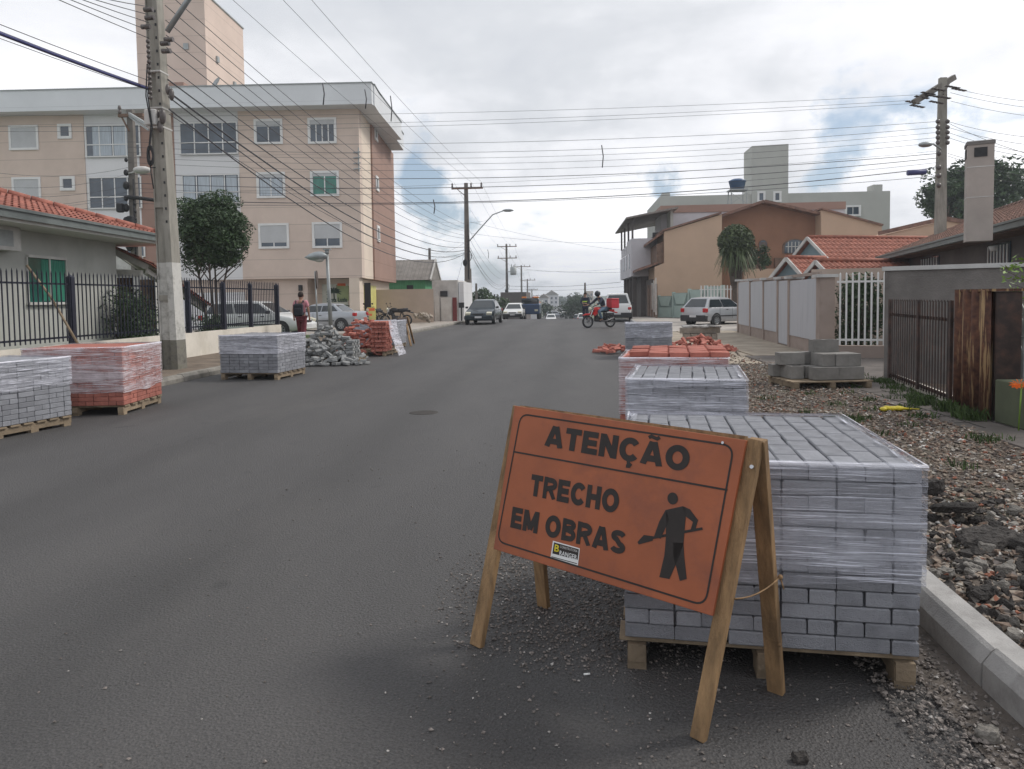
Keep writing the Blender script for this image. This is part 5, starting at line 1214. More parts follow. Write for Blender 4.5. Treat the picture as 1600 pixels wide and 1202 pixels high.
q = P(320, 500, 20.6); shrub('bush', 'low dark shrub at the foot of the round clipped tree', q.x, 20.9, .1, .55, .6, 1.0, 'leaf_dark', 1500, .05, 3)
shrub('bush', 'large dark bush behind the white bar fence', 6.95, 18.4, .1, .62, .55, 1.75, 'leaf_dark', 5200, .05, 6)
q = P(1240, 390, 45); shrub('bush', 'small green shrub below the arched window of the brown gable', q.x-1.2, 47.8, 3.0, .7, .4, 1.5, 'leaf_mid', 1200, .09, 7)
sb = thing('sapling', 'bright yellow green branch reaching in at the right edge above the meter box', 'plant', (5.6, 8.2, .1)); mb = MB(); rn = random.Random(3)
for (px, py) in ((1575, 425), (1585, 445), (1592, 405), (1598, 470), (1580, 462), (1596, 435)):
    e = P(px, py, 8.6); mb.tube([(5.75, 8.3, .1), (5.7, 8.4, 1.2), e], [.02, .015, .003], 5)
mb.build('stem', 'bark', sb); mb = MB()
for (px, py) in ((1572, 420), (1578, 436), (1586, 448), (1592, 405), (1598, 470), (1575, 462), (1596, 435), (1590, 418), (1600, 450), (1583, 478)):
    leaves(mb, P(px, py, 8.6), (.08, .08, .05), 11, .032, rn)
mb.build('foliage', 'leaf_bright', sb)
fl = thing('flower', 'bright orange flower on top of the green meter box', 'flower', (4.6, 7.9, .1)); mb = MB(); c = P(1593, 600, 7.75)
for k in range(12): a = 2*pi*k/12; mb.add([c, c+V((cos(a)*.07-.02, -.01, sin(a)*.035)), c+V((cos(a+.3)*.11, .0, sin(a+.3)*.055)), c+V((cos(a+.5)*.06, -.01, sin(a+.5)*.03))], [(0, 1, 2, 3)])
mb.build('petals', 'flower', fl); mb = MB(); mb.tube([(c.x, c.y, .1), (c.x+.02, c.y, c.z)], .008, 5); mb.build('stem', 'leaf_bright', fl)
# grass tufts
def tuft(x, y, z, r, n, h, seed, mb):
    rn = random.Random(seed)
    for _ in range(n):
        a = rn.uniform(0, 2*pi); d = r*sqrt(rn.random()); p = V((x+cos(a)*d, y+sin(a)*d*.8, z)); b = rn.uniform(0, 2*pi); hh = h*rn.uniform(.4, 1.1); e = V((cos(b), sin(b), 0))*.006; l = V((cos(b+1.3), sin(b+1.3), 0))*hh*rn.uniform(.1, .7)
        o = len(mb.v); mb.v += [p-e, p+e, p+e*.8+l*.4+V((0, 0, hh*.7)), p+l+V((0, 0, hh))]; mb.f.append([o, o+1, o+2, o+3]); mb.sm.append(False)
mb = MB(); rn = random.Random(12)
for i in range(36): f = rn.random(); tuft(4.98-.42*f+rn.uniform(-.2, .12), 12.4-3.2*f, .095, .10, 26, .07, i, mb)
for i in range(24): tuft(4.1+rn.uniform(-.25, .9)**1, rn.uniform(5, 13), .095, .1, 16, .07, 100+i, mb)
for i in range(12): tuft(4.40+rn.uniform(-.12, .1), rn.uniform(8.0, 9.7), .1, .12, 50, .14, 200+i, mb)
for i in range(12): tuft(rn.uniform(2.6, 4.0), rn.uniform(5.5, 12), .09, .13, 28, .07, 300+i, mb)
for (x, y) in ((3.05, 8.3), (3.2, 8.5), (2.95, 8.45), (3.95, 8.6), (4.05, 9.2), (3.9, 7.3)): tuft(x, y, .09, .16, 60, .08, int(x*99), mb)
o = mb.build('grass', 'grass'); o['kind'] = 'stuff'
# ================================================================ paver pallets
def stone_mat(name, stops, sc):
    m = bpy.data.materials.new(name); m.use_nodes = True; t = m.node_tree; b = t.nodes['Principled BSDF']; b.inputs['Roughness'].default_value = .9
    co = N(t, 'ShaderNodeTexCoord').outputs['Object']; v = N(t, 'ShaderNodeTexVoronoi', Scale=sc); L(t, co, v.inputs['Vector'])
    s_ = N(t, 'ShaderNodeSeparateColor'); L(t, v.outputs['Color'], s_.inputs[0])
    c = ramp(t, s_.outputs[0], stops, 'CONSTANT'); n = N(t, 'ShaderNodeTexNoise', Scale=60.0, Detail=3.0); L(t, co, n.inputs['Vector'])
    c = mixc(t, 1.0, c, ramp(t, n.outputs[0], [(.3, .6), (.7, 1.2)]), 'MULTIPLY'); L(t, c, b.inputs['Base Color']); M[name] = m
stone_mat('rubble_mix', [(0, (.17, .12, .09)), (.22, (.24, .19, .15)), (.45, (.13, .11, .10)), (.58, (.30, .25, .20)), (.70, (.09, .07, .06)), (.80, (.26, .10, .06)), (.87, (.36, .33, .29)), (.95, (.55, .53, .50))], 26)
stone_mat('road_gravel', [(0, (.13, .115, .105)), (.3, (.20, .175, .16)), (.6, (.10, .09, .085)), (.8, (.27, .24, .22)), (.95, (.42, .4, .38))], 70)
BL, BW, BH = .2, .1, .06
_pm = {}
def paver_mesh(m, half=False):
    k = (m, half)
    if k not in _pm:
        mb = MB(); mb.box((0, 0, 0), ((BL if not half else .1)-.007, BW-.006, BH-.003), None, .005)
        me = bpy.data.meshes.new('paver'); me.from_pydata([tuple(p) for p in mb.v], [], mb.f); me.materials.append(M[m]); _pm[k] = me
    return _pm[k]
def wrap_film(par, W, D, z0, z1, m, seed, rim=True, fold=.05, top=False):
    rn = random.Random(seed); per = []; nx = 26; g = .012
    for i in range(nx): per.append((-W/2-g+(W+2*g)*i/nx, -D/2-g))
    for i in range(nx): per.append((W/2+g, -D/2-g+(D+2*g)*i/nx))
    for i in range(nx): per.append((W/2+g-(W+2*g)*i/nx, D/2+g))
    for i in range(nx): per.append((-W/2-g, D/2+g-(D+2*g)*i/nx))
    n = len(per); rows = 26; vs = []; fs = []
    for r in range(rows+1):
        f = r/rows
        for i, (x, y) in enumerate(per):
            edge = z0+.035*mnoise.noise(V((i*.11, seed, 0))) if r == 0 else 0
            z = edge if r == 0 else z0+(z1-z0)*f; k = 1+.006*mnoise.noise(V((x*2, y*2+seed, z*22)))+.0012*rn.uniform(-1, 1)
            vs.append((x*k, y*k, z))
    for r in range(rows):
        for i in range(n): fs.append((r*n+i, r*n+(i+1) % n, (r+1)*n+(i+1) % n, (r+1)*n+i))
    if rim:
        for i, (x, y) in enumerate(per):
            kx = 1-fold*2/W*(1+.3*mnoise.noise(V((i*.2, seed, 3)))); vs.append((x*kx, y*(1-fold*2/D), z1+.006))
        for i in range(n): fs.append((rows*n+i, rows*n+(i+1) % n, (rows+1)*n+(i+1) % n, (rows+1)*n+i))
    mb = MB(); mb.add(vs, fs, True); wr_ = mb.build('plastic_wrap', m, par, local=True)
    mb = MB(); e_ = []; ff = []
    for i, (x, y) in enumerate(per):
        dz = .007+.006*mnoise.noise(V((i*.3, seed, 9))); e_ += [(x*1.006, y*1.006, z1-dz), (x*1.004, y*1.004, z1+.009), (x*.985, y*.985, z1+.011)]
    for i in range(n):
        j = (i+1) % n
        for q in (0, 1): ff.append((i*3+q, j*3+q, j*3+q+1, i*3+q+1))
    mb.add(e_, ff, True); mb.build('wrap_edge', 'film_edge', wr_, local=True); return wr_
def wooden_pallet(par, W, D, h=.125):
    mb = MB()
    for x in (-W/2+.05, 0, W/2-.05): mb.box((x, 0, h-.055), (.07, D, .07))
    for x in (-W/2+.05, 0, W/2-.05):
        for y in (-D/2+.06, 0, D/2-.06): mb.box((x, y, .045), (.075, .10, .09))
    wp = mb.build('wooden_pallet', 'wood_pallet', par, local=True); n = 6
    me = None
    for i in range(n):
        if me is None:
            b = MB(); b.box((0, 0, 0), (W+.02, D/n*.72, .02), None, .002); o = b.build('deck_board', 'wood_pallet', wp, local=True); me = o
        else: o = me.copy(); C.objects.link(o); o.parent = wp
        o.location = (rnd.uniform(-.01, .01), -D/2+D*(i+.5)/n, h-.008)
    return wp
def paver_pallet(loc, rz, label, m, nx, ny, layers, film0, fm='film', seed=1, group='wrapped pallets of pavers', parts=100, jit=.004, loose_top=0, rim=True, lean=0.0):
    t = thing('paver_pallet', label, 'pallet', loc, rz, group); rn = random.Random(seed)
    W, D = nx*BW, ny*BL; z = .13; wooden_pallet(t, W, D); bricks = []
    for l in range(layers):
        zc = z+BH*(l+.5); typ = (layers-1-l) % 2; top = l == layers-1
        if typ == 0:
            for i in range(nx):
                x = -W/2+BW*(i+.5); ofs = (i % 2)
                segs = [(BL, -D/2+BL*(j+.5)) for j in range(ny)] if not ofs else [(.1, -D/2+.05)]+[(BL, -D/2+.1+BL*(j+.5)) for j in range(ny-1)]+[(.1, D/2-.05)]
                for (ln, y) in segs:
                    ext = top or i in (0, nx-1) or abs(y)+ln/2 > D/2-.01
                    if ext: bricks.append((x, y, zc, pi/2, ln == .1, l))
        else:
            nr = int(D/BW); sh = l % 4 == 1
            for j in range(nr):
                y = -D/2+BW*(j+.5); x = -W/2; ofs = (j+(1 if sh else 0)) % 2
                if ofs: segs = [.1]
                else: segs = []
                rem = W-sum(segs)
                while rem > .19: segs.append(.2); rem -= .2
                if rem > .05: segs.append(.1)
                for ln in segs:
                    xc = x+ln/2; x += ln
                    ext = j in (0, nr-1) or abs(xc)+ln/2 > W/2-.01
                    if ext: bricks.append((xc, y, zc, 0, ln == .1, l))
    Wm = WM[t.name]; camv = V((0, 0, EYE))
    def score(b):
        p = Wm @ V(b[:3]); d = (p-camv).length
        hid = 0
        q = Wm.to_3x3() @ V((0, -1, 0)); qx = Wm.to_3x3() @ V((1, 0, 0)); s_ = 1 if (camv-p).dot(qx) > 0 else -1
        vis = b[5] == layers-1 or b[1] < -D/2+.11 or (b[0]*s_ > W/2-.11)
        return (0 if vis else 100)+d
    bricks.sort(key=score); cols = [(bricks[i]) for i in range(len(bricks))]
    for b in bricks[:parts]:
        o = bpy.data.objects.new('paver', paver_mesh(m, b[4])); C.objects.link(o); o.parent = t
        o.location = (b[0]+rn.uniform(-jit, jit), b[1]+rn.uniform(-jit, jit), b[2]+(lean and 0)); o.rotation_euler = (0, 0, b[3]+rn.uniform(-.012, .012))
    mb = MB()
    for b in bricks[parts:]: mb.box((b[0]+rn.uniform(-jit, jit), b[1]+rn.uniform(-jit, jit), b[2]), ((.1 if b[4] else BL)-.007, BW-.006, BH-.003), b[3], .005)
    mb.box((0, 0, z+BH*layers/2-.01), (W-.06, D-.06, BH*layers-.03)); o = mb.build('paver', m, t, local=True); o['kind'] = 'stuff'
    if film0 is not None: wrap_film(t, W, D, film0, z+BH*layers+.004, fm, seed, rim)
    return t, z+BH*layers
paver_pallet((.815, 3.47, 0), R(-6), 'nearest pallet of grey pavers in plastic wrap right behind the orange warning sign', 'paver_grey', 11, 6, 12, .40, 'film', 1)
paver_pallet((.98, 6.35, 0), R(-9), 'second pallet of grey pavers in plastic wrap behind the nearest one on the right', 'paver_grey', 9, 6, 12, .14, 'film_dense', 2)
t3, z3 = paver_pallet((1.15, 8.35, 0), R(-8), 'pallet of red pavers with loose rows on top, third in the right line', 'paver_red', 11, 6, 12, .26, 'film_pink', 3, group='wrapped pallets of red pavers')
paver_pallet((1.93, 18.55, 0), R(-3), 'grey paver pallet standing among loose red bricks on the right', 'paver_grey', 11, 5, 12, .5, 'film', 4)
paver_pallet((-6.78, 8.30, 0), R(-13), 'grey paver pallet at the left edge with half torn wrap', 'paver_grey', 10, 5, 12, .52, 'film_dense', 5)
paver_pallet((-6.72, 9.98, 0), R(7), 'red paver pallet at the left under glossy plastic wrap', 'paver_red', 13, 6, 13, .30, 'film_pink', 6, group='wrapped pallets of red pavers')
paver_pallet((-6.12, 14.35, 0), R(-5), 'grey paver pallet by the left kerb beside the big concrete pole', 'paver_grey', 12, 6, 12, .50, 'film_dense', 7)
paver_pallet((-5.95, 22.9, 0), R(-4), 'grey paver pallet behind the red brick heap on the left', 'paver_grey', 13, 6, 12, .35, 'film', 8)
BR = []
def brick(x, y, z, rot, m, label, group, half=False): BR.append((x, y, z, rot, m, label, group, half))
def brick_real(x, y, z, rot, m, label, group, half=False):
    o = bpy.data.objects.new('paver', paver_mesh(m, half)); C.objects.link(o); o.location = (x, y, z); o.rotation_euler = rot; return tag(o, label, 'paver', group)
# loose rows on top of the third pallet
rn = random.Random(31)
for i in range(5):
    for j in range(9):
        if rn.random() < .10: continue
        x = .72+i*.208+j*.016; y = 7.90+j*.122-i*.02; brick(x, y, z3+.032+.006*rn.random(), (rn.uniform(-.04, .04), rn.uniform(-.04, .04), rn.uniform(-.12, .12)), 'paver_red', 'red paver lying loose on top of the red pallet', 'loose red pavers on the red pallet')
# grey heap and red heap (left), red spill (right)
def heap(cx, cy, rx_, ry2, h, n, m, label, group, seed, ridge=0.0, face=None, z0=.0):
    rn = random.Random(seed)
    for i in range(n):
        a = rn.uniform(0, 2*pi); d = sqrt(rn.random()); x = cx+cos(a)*d*rx_; y = cy+sin(a)*d*ry2
        hh = h*max(0, 1-d**1.5)*(1+.35*mnoise.noise(V((x*2.3, y*2.3, seed)))); lay = rn.choice((1, 1, 1, .72, .5)); z = z0+max(.03, hh*lay)
        tilt = .12 if hh < .06 else .5
        brick(x, y, z+.02, (rn.gauss(0, tilt*.6), rn.gauss(0, tilt*.6), rn.uniform(0, pi)), m, label, group)
heap(-5.95, 17.6, .95, 1.15, .78, 250, 'paver_loose', 'grey concrete paver lying loose in the left heap', 'loose grey pavers in the heap', 11)
heap(-5.55, 17.0, .85, .5, .25, 45, 'paver_loose', 'grey concrete paver lying loose in the left heap', 'loose grey pavers in the heap', 12)
heap(-5.72, 20.0, .78, .9, .95, 165, 'paver_red', 'red paver lying loose in the left red heap', 'loose red pavers in the left heap', 13)
for k in range(13):
    for j in range(12): brick(-4.93-.105*(j//3)+rnd.uniform(-.012, .012), 19.4+(j % 3)*.21+.06*(k % 2), .16+.062*k, (0, 0, pi/2+rnd.uniform(-.05, .05)), 'paver_red', 'red paver lying loose in the left red heap', 'loose red pavers in the left heap')
for k in range(7):
    for j in range(3): brick(-5.15-.0*j+rnd.uniform(-.01, .01), 17.0+j*.21+.1*(k % 2), .16+.062*k, (0, 0, pi/2*(1 if k % 2 else 0)), 'paver_loose', 'grey concrete paver lying loose in the left heap', 'loose grey pavers in the heap')
for (x, y, W_, D_, rz_, lb) in ((-5.6, 17.4, 1.2, 1.1, .1, 'wooden pallet half buried under the grey paver heap'), (-5.4, 20.0, 1.1, 1.2, -.1, 'wooden pallet under the red paver heap')):
    t = thing('wooden_pallet', lb, 'pallet', (x, y, 0), rz_); wooden_pallet(t, W_, D_)
# (bricks are linked after the right spill is laid)
# white plastic sheet draped on the red heap
mb = MB(); vs = []; fs = []; nu, nv = 14, 16
for i in range(nu+1):
    for j in range(nv+1):
        f = j/nv; x = -4.80+.02*sin(i*1.7)+.26*f**1.8+.02*mnoise.noise(V((i*.9, j*.5, 0))); y = 19.3+.95*i/nu+.03*sin(j*.8); z = .96*(1-f)**.9+.012; vs.append((x, y, z))
for i in range(nu):
    for j in range(nv): fs.append((i*(nv+1)+j, i*(nv+1)+j+1, (i+1)*(nv+1)+j+1, (i+1)*(nv+1)+j))
mb.add(vs, fs, True); tag(mb.build('plastic_sheet', 'film_edge', None, (-4.8, 19.7, 0)), 'white plastic sheet hanging over the right side of the red brick heap', 'plastic sheet')
# red spill on the right around the pallet
heap(1.15, 19.9, .55, .7, .22, 34, 'paver_red', 'red paver spilled left of the standing grey pallet', 'red pavers spilled left of the grey pallet', 14)
heap(3.35, 19.6, 1.0, .9, .42, 120, 'paver_red', 'red paver spilled right of the standing grey pallet', 'red pavers spilled right of the grey pallet', 15)
BR.sort(key=lambda b: (hypot(b[0], b[1])-(.0 if b[2] > .1 else -.3)-b[2]*1.2))
for b in BR[:296]: brick_real(*b)
mb = MB(); cut = []
for b in BR[296:]:
    n0 = len(mb.f); mb.box(b[:3], (BL-.007, BW-.006, BH-.003), Euler(b[3]).to_matrix(), .005); cut += [1 if b[4] == 'paver_red' else 0]*(len(mb.f)-n0)
o = mb.build('paver', 'paver_loose'); o.data.materials.append(M['paver_red']); o['kind'] = 'stuff'
for p_, c_ in zip(o.data.polygons, cut): p_.material_index = c_
# ---------------- concrete blocks
def block(x, y, z, rz_, label, m='block', holes=True, sz=(.39, .19, .19), tilt=0):
    mb = MB(); lx, ly, lz = sz; w_ = .028
    if holes:
        for s_ in (-1, 1): mb.box((0, s_*(ly/2-w_/2), 0), (lx, w_, lz))
        for k in (-1, 0, 1): mb.box((k*(lx/2-w_/2), 0, 0), (w_, ly-2*w_-.001, lz-.002))
        mb.box((0, 0, -lz/2+.015), (lx-.01, ly-.01, .02))
    else: mb.box((0, 0, 0), sz, None, .006)
    o = mb.build('concrete_block', m, None); o.location = (x, y, z); o.rotation_euler = (tilt, 0, rz_); return tag(o, label, 'block')
bt = thing('wooden_pallet', 'wooden pallet under the grey concrete blocks on the gravel verge', 'pallet', (3.80, 11.65, .085), R(8)); wooden_pallet(bt, 1.2, .95)
c, s_ = cos(R(8)), sin(R(8))
def BP(u, v): return 3.80+u*.93*c-v*s_, 11.65+u*.93*s_+v*c
zb0 = .085+.135
for i in range(5):
    x, y = BP(-.08+.0*i+.14*0+(.0), 0)
k_ = 0
g_ = 'bottom row concrete blocks'
for (u, v, r, z, lb) in ((.35, -.28, 0, 0, 'front right long block in the bottom row of the block pallet'), (-.05, -.28, 0, 0, 'front middle block in the bottom row of the block pallet'), (.35, 0, 0, 0, 'middle right block in the bottom row of the block pallet'), (-.05, 0, 0, 0, 'centre block in the bottom row of the block pallet'), (-.42, .05, pi/2, 0, 'turned block at the left end of the bottom row'), (.35, .28, 0, 0, 'rear right block in the bottom row'), (-.05, .28, 0, 0, 'rear middle block in the bottom row'), (-.45, .33, 0, 0, 'rear left block in the bottom row'),
                     (.44, -.12, pi/2, 1, 'upright end block at the right end of the upper row'), (.235, -.12, pi/2, 1, 'second upper row block from the right'), (.02, -.10, pi/2, 1, 'third upper row block from the right'), (-.40, .18, 0, 1, 'upper row block at the far left of the block pallet'), (-.02, .25, 0, 1, 'rear upper row block'), (.15, .12, 0, 2, 'single topmost block lying on the block pallet stack')):
    x, y = BP(u, v); block(x, y, zb0+.095+.192*z, R(8)+r, lb, holes=(z == 2 or u == -.42))
for i in range(5):
    for k in range(2):
        block(3.72+.22*i, 24.0+.05*i, .19+.2*k, pi/2 if k == 0 else R(10), 'tan concrete block in the far stack beside the red spill', 'block_tan', holes=k == 0)['group'] = 'tan blocks in the far right stack'
for i in range(4):
    mb = MB(); mb.box((0, 0, 0), (.4, .3, .05), None, .005); o = mb.build('curb_slab', 'kerb', None); o.location = (3.8+.27*i, 24.1, .52); o.rotation_euler = (.1, .12*(i % 2)-.05, .3*i); tag(o, 'pale concrete slab lying on top of the tan block stack', 'slab', 'slabs on the tan stack')
mb = MB(); mb.box((4.6, 21.0, .09), (1.3, 1.6, .06)); 
# ================================================================ warning sign (nearest)
FL, FR, RL, RR = V((-.415, 3.10, 0)), V((.42, 2.47, 0)), V((-.14, 3.52, 0)), V((.765, 2.79, 0))
AL, AR = V((-.27, 3.30, 1.0)), V((.59, 2.625, .985))
sg = thing('warning_sign', 'orange A-frame warning sign reading ATENÇÃO TRECHO EM OBRAS in the foreground', 'warning sign', (FL+FR+RL+RR)/4)
ux = (AR-AL).normalized(); dn = (FL+FR-AL-AR).normalized(); dn = (dn-ux*dn.dot(ux)).normalized(); nrm = dn.cross(ux).normalized()
if nrm.y > 0: nrm = -nrm
PO = (AL+AR)/2+nrm*.035
def bp(px, py, d=0.0):
    o = PO+nrm*d; r = ray(px, py); t = (o-V((0, 0, EYE))).dot(nrm)/r.dot(nrm); return V((0, 0, EYE))+r*t
cs = [bp(804, 634), bp(1166, 688), bp(1113, 963), bp(771, 858)]
mb = MB(); mb.add(cs+[p-nrm*.014 for p in cs], [(0, 1, 2, 3), (7, 6, 5, 4), (0, 4, 5, 1), (1, 5, 6, 2), (2, 6, 7, 3), (3, 7, 4, 0)]); board = bezel(mb.build('board', 'sign_orange', sg), .002)
def leg(a, b, wd=.055, th=.028):
    mb = MB(); d = (b-a).normalized(); mb.beam(a-d*.02, b, wd, th, nrm); return bezel(mb.build('leg', 'wood_raw', sg), .003)
back = -nrm*.03
leg(AL+back+nrm*.005+ux*.03, FL, .065); leg(AL+back*1.9+ux*.05, RL, .065)
leg(bp(1170, 694)-nrm*.034+ux*.008, FR, .052, .032); leg(AR-nrm*.012+ux*.062, RR, .060, .032)
mb = MB(); mb.beam(AL-nrm*.05+ux*.02, AR-nrm*.05, .05, .025, nrm); mb.build('crossbar', 'wood_raw', sg)
mb = MB(); q = AR+ux*.062-V((0, 0, .08))+nrm*.03; mb.tube([q, q+nrm*.012], .007, 8); q = bp(1130, 692); mb.tube([q, q+nrm*.006], .005, 8); mb.build('screw', 'chrome', sg)
mb = MB(); a = AR.lerp(FR, .52)+ux*.06; b = AR.lerp(RR, .50)+ux*.08; mb.tube(catenary(a, b, .02, 6), .003, 5); mb.ball(b, .010, 6, 5); mb.tube([b, b+V((.01, -.01, -.04))], .003, 4); q = AR.lerp(RR, .78)+ux*.05-nrm*(-.02); mb.ball(q, .008, 6, 4); mb.build('string', 'wood_raw', sg)
def ribbon(mb, pts, wd, closed=False, d=.0012):
    n = len(pts); vs = []; fs = []
    for i in range(n):
        a = pts[(i-1) % n if closed else max(i-1, 0)]; b = pts[(i+1) % n if closed else min(i+1, n-1)]; tdir = (b-a).normalized(); s_ = nrm.cross(tdir)*wd/2
        vs += [pts[i]-s_+nrm*d, pts[i]+s_+nrm*d]
    for i in range(n if closed else n-1): j = (i+1) % n; fs.append((2*i, 2*i+1, 2*j+1, 2*j))
    mb.add(vs, fs)
b4 = [bp(814, 647), bp(1147, 697), bp(1102, 947), bp(777, 846)]
pts = []
for i in range(4):
    p, a, b = b4[i], b4[i-1], b4[(i+1) % 4]; da = (a-p).normalized(); db = (b-p).normalized(); r = .045
    for k in range(7): f = k/6; pts.append((p+da*r)*(1-f)**2+p*2*f*(1-f)+(p+db*r)*f*f)
mb = MB(); ribbon(mb, pts, .007, True); ribbon(mb, [bp(803, 706), bp(1137, 766)], .007, d=.0016); mb.build('border_line', 'sign_black', sg)
def arc(cx, cy, rx, ry, a0, a1, n=14): return [(cx+rx*cos(R(a0+(a1-a0)*i/n)), cy+ry*sin(R(a0+(a1-a0)*i/n))) for i in range(n+1)]
SW = .262; q_ = SW/2
GL = {'A': (.92, [[(q_+.0, 0), (.46-.03, 1)], [(.92-q_, 0), (.46+.03, 1)], [(.22, .28), (.70, .28)]]),
 'T': (.74, [[(0, 1-q_), (.74, 1-q_)], [(.37, 0), (.37, .9)]]), 'E': (.72, [[(q_, 0), (q_, 1)], [(.1, 1-q_), (.70, 1-q_)], [(.1, .5), (.66, .5)], [(.1, q_), (.72, q_)]]),
 'N': (.80, [[(q_, 0), (q_, 1)], [(.80-q_, 0), (.80-q_, 1)], [(q_+.02, .93), (.80-q_-.02, .07)]]), 'O': (.92, [arc(.46, .5, .46-q_, .51-q_, 0, 360, 28)]),
 'C': (.84, [arc(.45, .5, .45-q_, .51-q_, 38, 322, 24)]), 'R': (.82, [[(q_, 0), (q_, 1)], [(.1, 1-q_), (.45, 1-q_)]+arc(.47, .70, .245, .30-q_, 90, -90, 10)+[(.1, .40)], [(.46, .42), (.72, .0)]]),
 'H': (.80, [[(q_, 0), (q_, 1)], [(.80-q_, 0), (.80-q_, 1)], [(.1, .5), (.7, .5)]]), 'M': (.96, [[(q_, 0), (q_, 1)], [(.96-q_, 0), (.96-q_, 1)], [(q_+.02, .95), (.48, .12)], [(.96-q_-.02, .95), (.48, .12)]]),
 'B': (.80, [[(q_, 0), (q_, 1)], [(.1, 1-q_), (.42, 1-q_)]+arc(.44, .73, .22, .27-q_, 90, -90, 10)+[(.1, .54)], [(.1, .50), (.46, .50)]+arc(.48, .30, .22, .30-q_, 90, -90, 10)+[(.1, q_)]]),
 'S': (.76, [arc(.38, .735, .27, .265-q_+.005, 15, 250, 14)+arc(.38, .275, .28, .275-q_, 70, -165, 14)]), ' ': (.30, [])}
GL['Ç'] = (GL['C'][0], GL['C'][1]+[[(.46, .0), (.47, -.08), (.54, -.13), (.50, -.20), (.38, -.21)]]); GL['Ã'] = (GL['A'][0], GL['A'][1]+[[(.24, 1.12), (.34, 1.19), (.46, 1.15), (.58, 1.12), (.68, 1.20)]])
def sline(s, p0, p1, top0, d=.0014):
    a, b = bp(*p0, d), bp(*p1, d); ux_ = (b-a).normalized(); uy = nrm.cross(ux_); uy = uy if uy.z > 0 else -uy
    h = abs((bp(*top0, d)-a).dot(uy)); gap_ = .075; tot = sum(GL[c][0] for c in s)+gap_*(len(s)-1); kx = (b-a).length/tot; mb = MB(); x = 0; lay = 0
    for c in s:
        for k, pl in enumerate(GL[c][1]):
            n = len(pl); clo = (pl[0][0]-pl[-1][0])**2+(pl[0][1]-pl[-1][1])**2 < 1e-6; w_ = SW*(.55 if (c in 'ÇÃ' and k == len(GL[c][1])-1) else 1)*(.9 if c in 'SBR' else 1); lay = (lay+1) % 5; L_, R_ = [], []
            for i in range(n):
                pa = pl[i-1] if i else (pl[-2] if clo else None); pb = pl[i+1] if i < n-1 else (pl[1] if clo else None); P_ = V((*pl[i], 0))
                d1 = (P_-V((*pa, 0))).normalized() if pa else None; d2 = (V((*pb, 0))-P_).normalized() if pb else None
                t_ = ((d1 or d2)+(d2 or d1)).normalized(); m_ = V((-t_.y, t_.x, 0)); cs_ = m_.dot(V((-(d1 or d2).y, (d1 or d2).x, 0))); o_ = m_*(w_/2/max(.5, cs_)); L_.append(P_+o_); R_.append(P_-o_)
            vs = []; 
            for l, r in zip(L_, R_):
                for p in (l, r):
                    px_, py_ = p.x, p.y
                    if len(pl) == 2 and abs(pl[0][0]-pl[1][0]) > .05 and abs(pl[0][1]-pl[1][1]) > .3: py_ = min(1, max(0, py_))
                    vs.append(a+ux_*((x+px_)*kx)+uy*(py_*h)+nrm*(.00012*lay))
            mb.add(vs, [(2*i, 2*i+1, 2*i+3, 2*i+2) for i in range(n-1)])
        x += GL[c][0]+gap_
    return mb.build('lettering', 'sign_black', sg)
def line_text(s, p0, p1, top0, bold, name='lettering', m='sign_black', d=.0014):
    a, b = bp(*p0, d), bp(*p1, d); ux_ = (b-a).normalized(); uy = nrm.cross(ux_)
    if uy.z < 0: uy = -uy
    h = abs((bp(*top0, d)-a).dot(uy)); 
    o = text(name, s, sg, m, a, ux_, uy, h, (b-a).length, bold, .0008); return o
sline('ATENÇÃO', (850, 697), (1075, 738), (857, 664))
sline('TRECHO', (827, 774), (965, 803), (832, 741))
sline('EM OBRAS', (797, 824), (975, 868), (803, 792))
mb = MB(); c = bp(1051, 779, .0015); vs = [c]+[c+ux*(.0215*cos(a))+dn*(.0215*sin(a)) for a in [2*pi*i/20 for i in range(20)]]; mb.add(vs, [(0, 1+i, 1+(i+1) % 20) for i in range(20)])
def pl2(pts): mb.add([bp(x, y, .0015) for x, y in pts], [tuple(range(len(pts)))])
pl2([(1040, 797), (1067, 791), (1072, 800), (1068, 850), (1040, 846), (1041, 815)]); pl2([(1040, 845), (1068, 849), (1062, 868), (1046, 905), (1030, 902), (1038, 868)]); pl2([(1052, 848), (1068, 849), (1069, 868), (1073, 905), (1062, 908), (1052, 868)])
pl2([(1040, 797), (1046, 812), (1032, 842), (1022, 838), (1030, 815)]); pl2([(1067, 791), (1078, 796), (1090, 812), (1083, 816), (1070, 806)]); pl2([(1083, 815), (1091, 812), (1086, 829), (1079, 828)])
ribbon(mb, [bp(1012, 842), bp(1098, 826)], .009, d=.0018); pl2([(996, 847), (1006, 836), (1020, 838), (1020, 845), (998, 851)]); mb.build('worker_symbol', 'sign_black', sg)
# sticker
mb = MB(); k4 = [(864, 845), (906, 857), (903, 884), (860, 872)]; mb.add([bp(x, y, .001) for x, y in k4], [(0, 1, 2, 3)]); st_ = mb.build('sticker', 'white_paint', sg)
mb = MB(); mb.add([bp(x, y, .0013) for x, y in ((865.5, 847.5), (904.5, 858.5), (902.5, 875), (863, 865))], [(0, 1, 2, 3)]); mb.build('sticker_field', 'sign_black', sg)
line_text('B', (866, 861), (873, 863), (867, 850), .02, 'sticker_lettering', 'yellow_bag', .0016)
line_text('CONSTRUTORA', (875, 856), (902, 863.5), (875.5, 852), .0, 'sticker_lettering', 'white_dirty', .0016)
line_text('RANGER', (874, 867), (901, 874.5), (875, 860), .01, 'sticker_lettering', 'white_paint', .0016)
mb = MB(); ribbon(mb, [bp(862, 870), bp(902, 881)], .003, d=.0016); mb.build('sticker_line', 'sign_black', sg)
